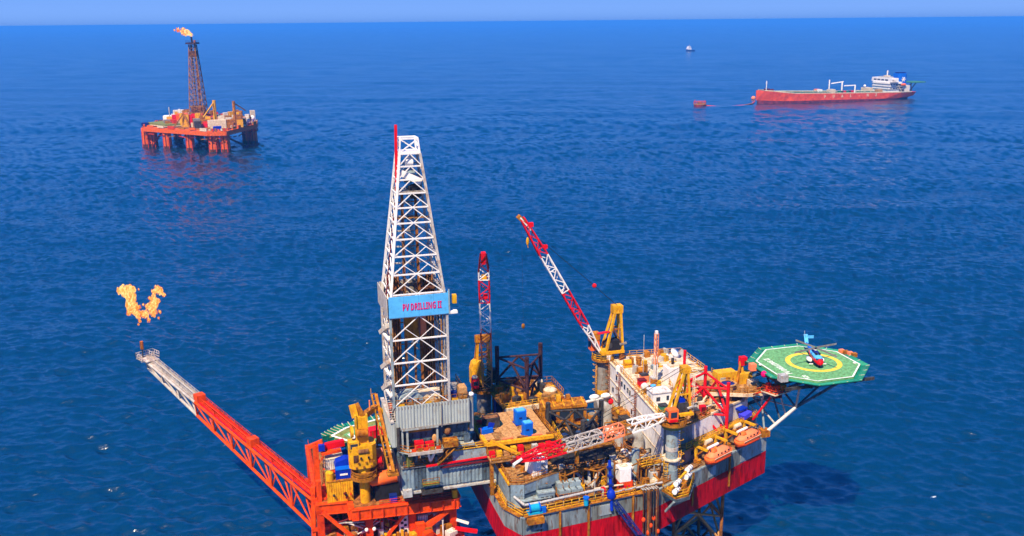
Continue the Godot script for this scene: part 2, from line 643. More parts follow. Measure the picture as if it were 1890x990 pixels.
func far_rig():
	var F := Transform3D()
	var t := thing("production_platform", "distant orange oil platform on tall columns with lattice flare tower", "oil platform", V(-290, 0, -885), "", F)
	var deck = P2([-341, -884, -335, -872, -264, -830, -249, -832, -238, -893, -242, -912, -300, -945, -333, -925])
	prism(t, "deck", deck, 15.2, 19.2, "far_orange")
	prism(t, "deck_surface", P2([-336, -882, -263, -836, -251, -838, -243, -905, -300, -938, -331, -920]), 19.2, 19.6, "rust")
	for k in deck.size():
		var a := V(deck[k].x, 17.2, deck[k].y)
		var b := V(deck[(k + 1) % deck.size()].x, 17.2, deck[(k + 1) % deck.size()].y)
		slab(t, "edge_beam", a, b, 1.2, 3.4, "far_orange")
	for k in deck.size():
		var a := V(deck[k].x, 0, deck[k].y)
		var b := V(deck[(k + 1) % deck.size()].x, 0, deck[(k + 1) % deck.size()].y)
		for q in 6:   # hand rails, hanging pipes and brackets along the deck edge
			var f = a.lerp(b, (q + 0.3) / 6.0)
			var g = a.lerp(b, (q + 0.9) / 6.0)
			slab(t, "edge_pipe", V(f.x, 13.4 - (q % 3) * 0.7, f.z), V(g.x, 13.4 - (q % 2) * 0.7, g.z), 0.7, 0.7, ["deep_orange", "maroon", "rust"][q % 3])
			slab(t, "edge_locker", V(f.x, 20.6, f.z), V(g.x, 20.6, g.z), 1.0, 1.2 + (q % 3) * 0.7, ["amber", "far_orange", "cream", "deep_orange"][(q + k) % 4])
	for c in [[-337, -879, 3.4], [-331, -881, 3.0], [-312, -863, 3.3], [-287, -850, 3.2], [-262, -838, 4.2], [-252, -838, 3.6], [-250, -898, 3.0], [-243, -898, 3.0], [-322, -919, 3.2], [-305, -932, 3.2], [-282, -890, 3.4]]:
		var q := assembly(t, "column")
		drum(q, "shaft", V(c[0], 3.2, c[1]), V(c[0], 18, c[1]), c[2] + 0.5, "far_orange")
		drum(q, "foot", V(c[0], -4, c[1]), V(c[0], 3.2, c[1]), c[2] + 0.7, "rust_dark")
		for s in 3:
			tube(q, "riser_pipe", V(c[0] + (c[2] + 0.6) * cos(s * 0.7 + 0.9), -3, c[1] + (c[2] + 0.6) * sin(s * 0.7 + 0.9)), V(c[0] + (c[2] + 0.6) * cos(s * 0.7 + 0.9), 15, c[1] + (c[2] + 0.6) * sin(s * 0.7 + 0.9)), 0.4, "deep_orange" if s != 1 else "maroon")
	for b in [[-318, 15.5, -868, -331, 0, -876], [-318, 15.5, -868, -312, 1, -863], [-246, 15.5, -872, -250, 0, -896], [-258, 15.5, -845, -246, 0, -880], [-287, 15.5, -856, -282, 0, -888], [-300, 15.5, -900, -320, 0, -917]]:
		tube(t, "brace", V(b[0], b[1], b[2]), V(b[3], b[4], b[5]), 0.9, "maroon")
	# buildings, modules and pipework on the deck
	var greens = P2([-337, -884, -312, -862, -298, -872, -303, -888, -326, -900])
	prism(t, "landing_deck", greens, 20.4, 22.4, "olive")
	prism(t, "landing_deck_edge", P2([-338, -885, -312, -861, -296, -872, -301, -889, -326, -902]), 20.2, 20.9, "cream")
	crate(t, "quarters", V(-311, 19.6, -899), V(15, 9, 10), "white_worn", 20)
	crate(t, "quarters", V(-324, 19.6, -906), V(9, 7, 9), "white", 10)
	crate(t, "module", V(-302, 19.6, -880), V(10, 11, 10), "far_orange", 12)
	crate(t, "module", V(-287, 19.6, -876), V(10, 11, 9), "far_orange", 12)
	crate(t, "module", V(-290, 19.6, -890), V(12, 17, 10), "rust", 12)
	crate(t, "module", V(-276, 19.6, -868), V(12, 7, 9), "amber", 20)
	crate(t, "module", V(-263, 19.6, -858), V(14, 7, 8), "cream", 15)
	crate(t, "module", V(-257, 19.6, -876), V(16, 7, 10), "tan_pale", 15)
	crate(t, "module", V(-251, 19.6, -892), V(12, 6, 10), "cream", 15)
	crate(t, "module", V(-268, 19.6, -893), V(12, 8, 10), "tan", 15)
	crate(t, "switch_room", V(-281, 19.6, -857), V(6, 6, 5), "grey_dark", 15)
	crate(t, "container", V(-337, 19.6, -879), V(6, 3.2, 4), "navy", 20)
	crate(t, "container", V(-258, 19.6, -838), V(7, 3.4, 4), "blue_deep", 20)
	crate(t, "container", V(-244, 19.6, -898), V(4, 3, 4), "blue_deep", 20)
	ball(t, "radome", V(-243, 24, -899), V(2.6, 2.6, 2.6), "white")
	ball(t, "radome", V(-255, 23, -872), V(2.0, 2.2, 2.0), "white")
	for q in [[-267, -864, 24, 1.5, "yellow"], [-250, -866, 23, 1.3, "amber"], [-300, -871, 12, 1.6, "lemon"], [-313, -905, 13, 0.7, "white"], [-318, -892, 16, 0.5, "grey_pale"]]:
		post(t, "crane_post", V(q[0], 19.6, q[1]), q[2], q[3], q[4])
	slab(t, "crane_jib", V(-267, 42, -864), V(-272, 30, -846), 0.9, 0.9, "yellow")
	slab(t, "crane_jib", V(-250, 41, -866), V(-243, 33, -878), 0.8, 0.8, "amber")
	slab(t, "crane_jib", V(-304, 20, -860), V(-296, 32, -866), 0.9, 0.9, "amber")
	slab(t, "crane_jib", V(-289, 20, -858), V(-296, 32, -866), 0.9, 0.9, "amber")
	var r := RandomNumberGenerator.new()
	r.seed = 51
	for k in 200:
		var x = r.randf_range(-318, -244)
		var z = -886.0 + (x + 270) * 0.25 + r.randf_range(-30, 26)
		if not Geometry2D.is_point_in_polygon(Vector2(x, z), PackedVector2Array(deck)):
			continue
		crate(t, ["pump_unit", "tank", "skid", "cabinet"][k % 4], V(x, 19.6, z), V(r.randf_range(2.5, 6), r.randf_range(2, 12), r.randf_range(2.5, 6)), ["amber", "cream", "deep_orange", "rust", "yellow", "grey", "white_worn", "red"][r.randi() % 8], r.randf_range(0, 40))
	# lattice flare tower
	var tower := assembly(t, "flare_tower")
	var c0 := V(-288, 26, -884)
	var half = func(h: float) -> float:
		return lerpf(6.8, 2.7, (h - 26.0) / 66.0)
	var n := 12
	for k in n:
		var h0 := 26.0 + 66.0 * k / n
		var h1 := 26.0 + 66.0 * (k + 1) / n
		var s0: float = half.call(h0)
		var s1: float = half.call(h1)
		for j in 4:
			var d0 = [V(-1, 0, -1), V(1, 0, -1), V(1, 0, 1), V(-1, 0, 1)][j]
			var d1 = [V(1, 0, -1), V(1, 0, 1), V(-1, 0, 1), V(-1, 0, -1)][j]
			var a0 = V(c0.x, h0, c0.z) + d0 * s0
			var b0 = V(c0.x, h0, c0.z) + d1 * s0
			var a1 = V(c0.x, h1, c0.z) + d0 * s1
			var b1 = V(c0.x, h1, c0.z) + d1 * s1
			bar(tower, "leg", a0, a1, 0.62, "rust" if k % 2 == 0 else "tan")
			bar(tower, "girt", a1, b1, 0.36, "tan")
			bar(tower, "brace", a0 if k % 2 == 0 else b0, b1 if k % 2 == 0 else a1, 0.32, "rust")
			bar(tower, "brace", b0 if k % 2 == 0 else a0, a1 if k % 2 == 0 else b1, 0.3, "tan")
	tube(tower, "riser_pipe", V(-286, 20, -884), V(-286, 96, -884), 0.9, "rust")
	tube(tower, "riser_pipe", V(-289.6, 20, -885), V(-289.6, 92, -885), 0.6, "pipe_brown")
	block(tower, "top_platform", V(-288, 93.2, -884), V(9.5, 1.2, 10.5), "purple_brown")
	block(tower, "burner_frame", V(-288, 84, -884), V(6.0, 5.0, 6.6), "rust_dark")
	railing(tower, [V(-292.5, 93.8, -879.5), V(-283.5, 93.8, -879.5), V(-283.5, 93.8, -888.5), V(-292.5, 93.8, -888.5), V(-292.5, 93.8, -879.5)], "purple_brown", 2.2, 2.5)
	drum(tower, "burner", V(-288.2, 94, -884), V(-288.6, 99, -884), 0.8, "dark")
	var f := thing("flare_flame", "small yellow flame blown left from the distant flare tower", "flame", V(-287, 101, -884), "", F)
	var blobs := []
	for q in [[-286.4, 100.5, 1.6, 0.45], [-288.4, 101.8, 2.3, 0.4], [-291, 103.2, 2.7, 0.25], [-293, 105.2, 2.2, 0.0], [-294.5, 103.8, 2.4, 0.0], [-298, 104.8, 1.9, -0.15], [-301, 105.2, 0.9, -0.3], [-289.5, 104.0, 1.4, 0.25]]:
		blobs.append([V(q[0] + 285, q[1] - 101, r.randf_range(-1, 1)), q[2], q[3]])
	part(f, "fire", flame_mesh(blobs, 4, 3.0), "flame", Transform3D(Basis(), V(-287, 101, -884)))
	fire_light(f, V(2.6, -1.2, 1.8), 20.0)

func tanker():
	var F := Transform3D(Basis(Vector3.UP, deg_to_rad(17.0)), V(330, 0, -1279))
	var t := thing("oil_tanker", "long red oil tanker with green deck and white bridge at the stern", "tanker", V(0, 0, 0), "", F)
	var red = [[-3, 0.6, 0.2, 18.2, 5.0], [5, 8, 4, 17.6, 4.6], [14, 14.5, 11, 17.0, 4.4], [28, 19.5, 18, 15.2, 4.2], [45, 21, 21, 13.6, 4.0], [120, 21, 21, 11.8, 3.4], [185, 21, 20.5, 10.6, 2.6], [212, 20, 17, 10.2, 2.6], [232, 16, 10, 10.0, 3.0], [242, 13, 7, 10.0, 4.2]]
	part(t, "hull", hull_mesh(red), "tanker_red")
	var boot = [[-1, 0.6, 0.4, 5.2, -3], [5, 4.2, 3.4, 4.7, -3], [14, 11.1, 10, 4.5, -3], [28, 18.1, 17, 4.3, -3], [45, 21.05, 20.8, 4.1, -3], [120, 21.05, 20.8, 3.5, -3], [185, 20.6, 19, 2.7, -3], [212, 17.1, 12, 2.7, -3], [232, 10.2, 6, 3.1, -2]]
	var bm = paint("boot_red", 0.30, 0.05, 0.07, 0.6, "dirty", Vector3(0.02, 0.02, 0.02))
	part(t, "lower_hull", hull_mesh(boot), bm)
	var top := []
	for s in red.slice(1, 9):
		top.append([s[0], s[1] - 0.8, s[1] - 0.8, s[3] + 0.15, s[3] - 0.5])
	part(t, "deck", hull_mesh(top), "tanker_green")
	for k in range(1, 8):
		for s in [-1, 1]:
			var a = red[k]
			var b = red[k + 1]
			slab(t, "gunwale", V(a[0], a[3] + 0.5, s * (a[1] - 0.2)), V(b[0], b[3] + 0.5, s * (b[1] - 0.2)), 0.5, 1.1, "cream")
	for k in 9:   # deck pipes and hatches
		var x := 46.0 + k * 15.0
		var y := 13.6 - (x - 45) * 0.022
		crate(t, "hatch", V(x, y, 9), V(4, 1.6, 4), "tanker_green")
		crate(t, "hatch", V(x + 5, y, -9), V(4, 1.6, 4), "rust_dark")
		slab(t, "deck_web", V(x + 8, y + 0.5, -20), V(x + 8, y + 0.5, 20), 0.6, 1.0, "net_green")
	for z in [-4.0, -2.0, 2.0, 4.0]:
		tube(t, "deck_pipe", V(24, 16.2, z), V(180, 11.8, z), 0.55, "net_green" if absf(z) < 3 else "cream")
	tube(t, "foremast", V(12, 17, 0), V(12, 30, 0), 0.5, "white")
	bar(t, "foremast_spar", V(12, 27, -2.5), V(12, 27, 2.5), 0.4, "white")
	for z in [-8, 8]:
		crate(t, "windlass", V(16, 17, z * 0.7), V(6, 2.4, 4), "maroon")
	# cargo manifold and its cranes amidships
	crate(t, "manifold_house", V(105, 12, 11), V(9, 5, 7), "cream")
	crate(t, "manifold_house", V(92, 12.4, 4), V(5, 4.5, 5), "white")
	crate(t, "manifold_house", V(96, 12.4, -8), V(6, 4, 6), "pale_orange")
	post(t, "crane_post", V(108, 12, 2), 17, 0.8, "white")
	post(t, "crane_post", V(124, 11.8, 8), 15, 1.0, "white")
	post(t, "crane_post", V(142, 11.4, 12), 10, 1.0, "white")
	slab(t, "crane_jib", V(111, 24, 2), V(126, 26.5, 8), 1.0, 1.2, "white")
	slab(t, "crane_jib", V(126, 21, 10), V(142, 21.4, 12), 1.0, 1.3, "white")
	for k in 6:
		crate(t, "manifold_valve", V(116 + k * 4, 11.8, 14), V(2, 3, 5), ["net_green", "grey_dark", "red"][k % 3])
	crate(t, "pump_house", V(172, 10.8, -2), V(9, 6, 14), "cream")
	crate(t, "pump_house", V(182, 10.6, 10), V(7, 4, 8), "tan_pale")
	ball(t, "radome", V(168, 19, -2), V(1.8, 1.8, 1.8), "white")
	# stern superstructure
	var b := assembly(t, "bridge_house")
	crate(b, "deckhouse", V(203, 10.2, 0), V(22, 14, 34), "white")
	crate(b, "deckhouse", V(217, 10.2, 0), V(22, 9, 32), "white_worn")
	for k in 3:
		crate(b, "deck_edge", V(203.4 - k * 0.5, 14.4 + k * 3.6, 0), V(24.4 - k, 0.5, 36), "grey_pale")
		crate(b, "side_gallery", V(214 - k * 3.0, 12.2 + k * 3.6, 16.6), V(8, 2.0, 2.0), "grey_dark")
	crate(b, "bridge_wing", V(197, 24.4, 0), V(5, 2.6, 46), "white_worn")
	crate(b, "chart_room", V(205, 24.2, 3), V(8, 4.0, 16), "white_worn")
	crate(b, "monkey_island", V(200, 31.1, 2), V(5, 1.6, 8), "cream")
	slab(b, "stair", V(214.5, 10.4, 17.6), V(206, 21, 17.6), 0.6, 0.8, "cream")
	crate(b, "wheelhouse", V(199, 24.2, 0), V(11, 5.5, 42), "white")
	crate(b, "wheelhouse_roof", V(200, 29.7, 0), V(9, 1.4, 20), "grey_pale")
	for z in [10.0, 2.0, -6.0, -14.0]:
		crate(b, "window", V(193.4, 26.0, z), V(0.3, 1.8, 5.5), "glass")
	for k in 4:
		crate(b, "window", V(196.5 + k * 4.5, 20, 17.1), V(1.8, 1.4, 0.3), "dark")
		crate(b, "window", V(196.5 + k * 4.5, 15, 17.1), V(1.8, 1.4, 0.3), "dark")
	crate(b, "window", V(196, 26, 21.1), V(3.2, 1.6, 0.3), "dark")
	post(b, "radar_mast", V(202, 29.7, 0), 9.5, 0.8, "white")
	bar(b, "radar_arm", V(202, 37, -3), V(202, 37, 3), 0.7, "grey_pale")
	var fu := assembly(t, "funnel")
	prism(fu, "casing", P2([216, -5, 220, -6.5, 228, -6.5, 231, -4, 231, 4, 228, 6.5, 220, 6.5, 216, 5]), 19, 35, "blue")
	prism(fu, "cap", P2([218, -4, 229, -4, 229, 4, 218, 4]), 35, 36.5, "navy")
	for k in 3:
		bar(fu, "emblem_bar", V(224, 27, 6.65) + V(cos(k * PI / 3), sin(k * PI / 3), 0) * 3.2, V(224, 27, 6.65) - V(cos(k * PI / 3), sin(k * PI / 3), 0) * 3.2, 1.0, "white")
	ball(t, "lifeboat", V(216, 20.5, 17.5), V(4.5, 1.8, 1.8), "boat_orange")
	prism(t, "helideck", P2([234, -9, 240, -14, 254, -14, 261, -8, 261, 8, 254, 14, 240, 14, 234, 9]), 22, 23, "tanker_green")
	for q in [[236, 8], [236, -8], [248, 4], [248, -4]]:
		slab(t, "helideck_strut", V(q[0], 22, q[1]), V(238, 10, q[1]), 0.9, 0.9, "grey_dark")
	# name on the side
	for k in 7:
		var x := 89.0 + k * 13.5
		lettering(t, "PUAL-NZ"[k], 3.8, "cream", Transform3D(Basis(), V(x, 8.3, 21.2)), 0.2)
	var bu := thing("mooring_buoy", "orange railed loading buoy moored ahead of the red tanker", "buoy", V(245, 0, -1239), "", Transform3D())
	drum(bu, "float", V(245, -1.5, -1239), V(245, 3.6, -1239), 7.5, "deep_orange")
	drum(bu, "skirt", V(245, 3.6, -1239), V(245, 4.2, -1239), 8.3, "tan")
	for k in 8:
		var q := V(245 + 7.6 * cos(k * TAU / 8), 4.2, -1239 + 7.6 * sin(k * TAU / 8))
		post(bu, "stanchion", q, 5.2 if k % 4 == 1 else 3.4, 0.4, "deep_orange")
		var q2 := V(245 + 7.6 * cos((k + 1) * TAU / 8), 7.4, -1239 + 7.6 * sin((k + 1) * TAU / 8))
		bar(bu, "rail", q + V(0, 3.2, 0), q2, 0.45, "orange")
	crate(bu, "turntable", V(245, 4.2, -1239), V(5, 3, 5), "rust")
	crate(bu, "pipe_arm", V(249, 4.2, -1238), V(7, 1.4, 2), "tan")
	var ho := thing("floating_hose", "thin reddish floating hose strung from the orange buoy towards the tanker", "hose", V(300, 0, -1260), "", Transform3D())
	var pts = [V(252, 2.2, -1238), V(266, 0.9, -1237), V(285, 0.8, -1240), V(305, 0.8, -1252), V(322, 0.9, -1275), V(334, 0.9, -1310), V(341, 1.2, -1345)]
	for k in pts.size() - 1:
		tube(ho, "hose_length", pts[k], pts[k + 1], 0.75, "deep_orange" if k % 2 == 0 else "rust")
	var fl := thing("marker_float", "small round orange float ahead of the red tanker's bow", "float", V(342, 1, -1350), "", Transform3D())
	ball(fl, "ball", V(342, 2.2, -1350), V(3, 2.8, 3), "pale_orange")
	drum(fl, "collar", V(342, -0.5, -1350), V(342, 1, -1350), 2, "rust")

func far_boat():
	var F := Transform3D(Basis(Vector3.UP, deg_to_rad(30)), V(639, 0, -3457))
	var t := thing("supply_boat", "tiny white-topped boat far off near the horizon", "boat", V(0, 0, 0), "", F)
	part(t, "hull", hull_mesh([[-16, 0.5, 0.3, 8, -1], [-8, 6, 4, 7, -1], [4, 7, 6, 5, -1], [20, 6.5, 5.5, 5, -1]]), "navy")
	crate(t, "deckhouse", V(-3, 6, 0), V(14, 7, 11), "white")
	crate(t, "wheelhouse", V(-3, 13, 0), V(9, 5, 9), "white")
	crate(t, "window", V(-3, 14.5, 4.55), V(7, 1.6, 0.3), "glass")
	post(t, "mast", V(-2, 18, 0), 6, 0.5, "cream")

func whitecaps():
	var r := RandomNumberGenerator.new()
	r.seed = 3
	var list = [[-139.7, -408.4, 1.5, "long white wave crest midway between flare flame and distant platform"], [99.2, -202.5, 0.9, "small white wave crest in the right foreground below the helideck"], [-50.9, -323.7, 1.8, "faint white wave crest left of the derrick's blue band"], [166.5, -325.2, 0.8, "faint white wave crest right of and above the helideck"], [-102.3, -198.5, 0.6, "small white wave crest near the bottom left corner"], [137.2, -553.9, 1.6, "faint white wave crest below the red tanker"]]
	var foam := StandardMaterial3D.new()
	foam.albedo_color = Color(0.72, 0.74, 0.76)
	foam.roughness = 0.9
	M["foam"] = foam
	for q in list:
		var t := thing("whitecap", q[3], "wave crest", V(q[0], 0.35, q[1]), "breaking wave crests", Transform3D())
		for k in 7:
			var a: float = (k / 6.0 - 0.5) * 2.0
			ball(t, "foam", V(q[0] + a * q[2] + r.randf_range(-0.2, 0.2), 0.35 + r.randf_range(-0.05, 0.12), q[1] + a * a * 0.4 + r.randf_range(-0.3, 0.3)), V(q[2] * r.randf_range(0.12, 0.3), 0.16, 0.22 + 0.2 * r.randf()), "foam", r.randf_range(-20, 20))


# ---------------------------------------------------------------- the jack-up rig: hull, legs, cantilever, derrick
const HULL := [58.0, -17.5, 26.7, -2.5, 0.0, 0.0, -2.0, -4.0, -2.0, -47.0, 21.0, -47.0, 22.0, -37.5, 29.0, -37.5, 31.0, -46.5, 58.0, -44.5]

func hull():
	var t := thing("rig_hull", "grey and red hull of the big drilling rig in front, rusty railed deck", "rig hull", V(28, 18, -30))
	var poly = P2(HULL)
	var core = Geometry2D.offset_polygon(PackedVector2Array(poly), -0.25)[0]
	part(t, "hull_core", prism_mesh(Array(core), 18.0, 26.2), "maroon")
	part(t, "main_deck", prism_mesh(poly, 26.2, 26.5), "deck_brown")
	var reds = ["hull_red", "hull_red", "hull_red_dull", "hull_red"]
	var greys = ["hull_grey", "hull_grey_stained", "hull_grey_pale", "hull_grey_stained", "hull_grey"]
	var ring = [V(-2, 18, -47), V(-2, 18, -4), V(0, 18, 0), V(26.7, 18, -2.5), V(58, 18, -17.5), V(58, 18, -44.5)]
	for k in ring.size() - 1:
		plate_wall(t, ring[k], ring[k + 1], 5.0, reds, 9.0, "red_plate", 0.22)
		plate_wall(t, ring[k] + V(0, 5.02, 0), ring[k + 1] + V(0, 5.02, 0), 3.2, greys, 4.6, "grey_plate", 0.2)
		slab(t, "rubbing_strake", ring[k] + V(0, 8.35, 0), ring[k + 1] + V(0, 8.35, 0), 0.5, 0.3, "grey_blue_pale")
	# frames and draught marks that stand proud of the flank
	for q in [[46.5, 1.2], [36.0, 1.0], [7.0, 1.1], [12.6, 0.9], [21.5, 1.0]]:
		var u: float = q[0]
		var w: float = (-2.5 - (u - 26.7) * 0.4792) if u > 26.7 else -u * 0.0936
		slab(t, "fender_post", V(u, 19.5, w + 0.35), V(u, 26.4, w + 0.35), q[1] * 0.5, 0.3, "ochre")
	for q in [[41.5, 24.6, 2.2], [33.0, 24.2, 1.8], [50.5, 24.4, 1.5], [3.0, 24.7, 2.0], [16.0, 24.7, 2.4]]:
		var u: float = q[0]
		var w: float = (-2.5 - (u - 26.7) * 0.4792) if u > 26.7 else -u * 0.0936
		block(t, "welded_plate", V(u, q[1], w + 0.28), V(q[2], 2.0, 0.12), "hull_grey_pale", 25.6 if u > 26.7 else 5.35)
	# walkway, toe boards and yellow hand rails round the stern and the starboard side
	var edge = [V(-1.7, 26.55, -17), V(-1.7, 26.55, -4.2), V(0.2, 26.55, -0.4), V(15.6, 26.55, -1.8), V(26.4, 26.55, -2.9)]
	for k in edge.size() - 1:
		slab(t, "walkway", edge[k] + V(0, 0.06 + k * 0.012, 0) , edge[k + 1] + V(0, 0.06 + k * 0.012, 0), 1.9, 0.12, "ochre")
		railing(t, [edge[k] + V(0, 0.1, 0.25), edge[k + 1] + V(0, 0.1, 0.25)], "lemon", 1.25, 1.5)
	for k in edge.size() - 1:
		railing(t, [edge[k] + V(1.2, 0.1, -1.3), edge[k + 1] + V(0.6, 0.1, -1.3)], "amber", 1.2, 1.8)
	railing(t, [V(27, 26.6, -3.2), V(38, 26.6, -8.4)], "amber", 1.1, 1.6)
	railing(t, [V(50.5, 26.6, -14.4), V(57.6, 26.6, -17.8), V(57.6, 26.6, -30)], "amber", 1.1, 1.6)
	# patches of decking in other colours
	for q in [[12, -3.5, 10, 4, "tan"], [20, -4.0, 7, 5.0, "ochre"], [22, -12, 12, 10, "deck_brown"], [15, -33, 20, 9, "tan"], [26, -22, 8, 16, "rust"], [3.5, -42, 10, 9, "ochre"]]:
		block(t, "deck_plate", V(q[0], 26.54 + 0.003 * q[0], q[1]), V(q[2], 0.09, q[3]), q[4])
	# pipe runs across the deck
	var r := RandomNumberGenerator.new()
	r.seed = 17
	for k in 120:
		var u = r.randf_range(2, 29)
		var w = r.randf_range(-15, -2.8) if k % 3 != 0 else r.randf_range(-40, -26)
		var l = r.randf_range(2, 7)
		var h := 26.6 + r.randf_range(0.2, 1.6)
		var e := V(u, h, w) + (V(l, 0, 0) if k % 2 == 0 else V(0, 0, -l * 0.7))
		var m = ["ochre", "grey_pale", "amber", "rust", "grey_blue", "pipe_brown", "cream", "grey_dark"][r.randi() % 8]
		tube(t, "pipe", V(u, h, w), e, r.randf_range(0.06, 0.2), m)
		tube(t, "pipe_support", V(u, 26.5, w), V(u, h, w), 0.1, m)
	for k in 120:
		var u = r.randf_range(2, 29)
		var w = r.randf_range(-14, -3) if k % 3 != 0 else r.randf_range(-42, -26)
		crate(t, ["vent", "valve_box", "hatch", "bollard"][k % 4], V(u, 26.5, w), V(r.randf_range(0.35, 1.4), r.randf_range(0.3, 1.7), r.randf_range(0.35, 1.3)), ["amber", "ochre", "grey_pale", "rust", "lemon", "grey_dark", "cream", "grey_blue_dark"][r.randi() % 8], r.randf_range(0, 90))

func leg(label, c: Vector3, radius: float, turn: float, h0: float, h1: float, bay: float, mats: Array, chord_r = 0.5):
	var t := thing("jacking_tower", label, "jacking tower", V(c.x, h0, c.z), "lattice legs of the drilling rig")
	var at = func(k: int, h: float) -> Vector3:
		var a = deg_to_rad(turn + 120.0 * k)
		return V(c.x + cos(a) * radius, h, c.z + sin(a) * radius)
	var n = int((h1 - h0) / bay)
	for b in n:
		var y0 = h0 + b * bay
		var y1 = y0 + bay
		if y0 > 17.5 and y1 < 25.5:
			continue
		var m = mats[0] if y0 > 22 else mats[1]
		for k in 3:
			drum(t, "chord", at.call(k, y0), at.call(k, y1), chord_r, m)
			var j = (k + 1) % 3
			var p0: Vector3 = at.call(k, y0)
			var p1: Vector3 = at.call(j, y0)
			tube(t, "girt", p0, p1, 0.24, mats[2] if y0 < 22 else m)
			var mid = (at.call(k, y1) + at.call(j, y1)) * 0.5
			tube(t, "brace", p0, mid, 0.26, mats[2] if (y0 < 22 and b % 2 == 0) else m)
			tube(t, "brace", p1, mid, 0.26, mats[2] if y0 < 22 else m)
			if b == n - 1:
				tube(t, "girt", at.call(k, y1), at.call(j, y1), 0.24, m)
	for k in 3:
		drum(t, "chord_tip", at.call(k, h0 + n * bay), at.call(k, h1 + 0.6), chord_r * 1.05, mats[0])
	return t

func legs():
	leg("dark grey lattice leg top standing amid starboard deck machinery beneath the resting boom", V(15.5, 0, -15.0), 6.0, 100, -6.0, 38.4, 5.4, ["grey_dark", "rust_dark", "tan"], 0.45)
	leg("purple brown lattice leg top at the far stern corner beside the upright boom", V(12.8, 0, -43.0), 5.6, 95, -6.0, 41.0, 5.0, ["purple_brown", "maroon", "tan"], 0.45)
	leg("bow leg with red painted top frame and rusty tan braces below the hull", V(44.6, 0, -20.0), 5.6, 60, -6.0, 39.6, 5.6, ["red", "rust", "tan_pale"], 0.34)
	# jacking frames round the starboard leg
	var t := thing("jacking_house", "dark triangular jacking frame with pale diagonal struts around the starboard leg", "jacking house", V(14.5, 26.5, -9))
	for q in [[[9.0, 32.6, -8.6], [19.5, 32.6, -9.2]], [[9.0, 32.6, -8.6], [9.5, 32.6, -20]], [[19.5, 32.6, -9.2], [20.5, 32.6, -20]], [[10.0, 31.6, -8.0], [19.0, 31.6, -8.4]]]:
		slab(t, "beam", V(q[0][0], q[0][1], q[0][2]), V(q[1][0], q[1][1], q[1][2]), 0.9, 1.1, "grey_dark")
	for q in [[10.5, 32, -8.2, 15.0, 26.8, -6.6], [15.0, 32, -8.3, 15.0, 26.8, -6.6], [19.0, 32, -8.4, 15.4, 26.8, -6.6]]:
		bar(t, "strut", V(q[0], q[1], q[2]), V(q[3], q[4], q[5]), 0.42, "grey_pale")
	for q in [[9.2, -9], [19.6, -9.6], [9.6, -20], [20.4, -20]]:
		crate(t, "jack_house", V(q[0], 26.5, q[1]), V(2.2, 6.4, 2.4), "grey_dark")
		crate(t, "motor", V(q[0] + 0.4, 27.4, q[1] + 1.5), V(1.2, 1.6, 0.9), "amber")
		crate(t, "motor", V(q[0] + 0.4, 30.0, q[1] + 1.5), V(1.2, 1.6, 0.9), "grey_pale")
	prism(t, "platform", P2([8.4, -8.2, 20.2, -8.8, 21.0, -10.4, 8.8, -10.4]), 33.1, 33.3, "ochre")
	railing(t, [V(8.6, 33.3, -8.2), V(20.2, 33.3, -8.7)], "ochre")
	prism(t, "leg_well_cover", P2([10, -7.8, 20, -8.2, 20, -9.2, 10, -9.2]), 26.62, 26.9, "dark")

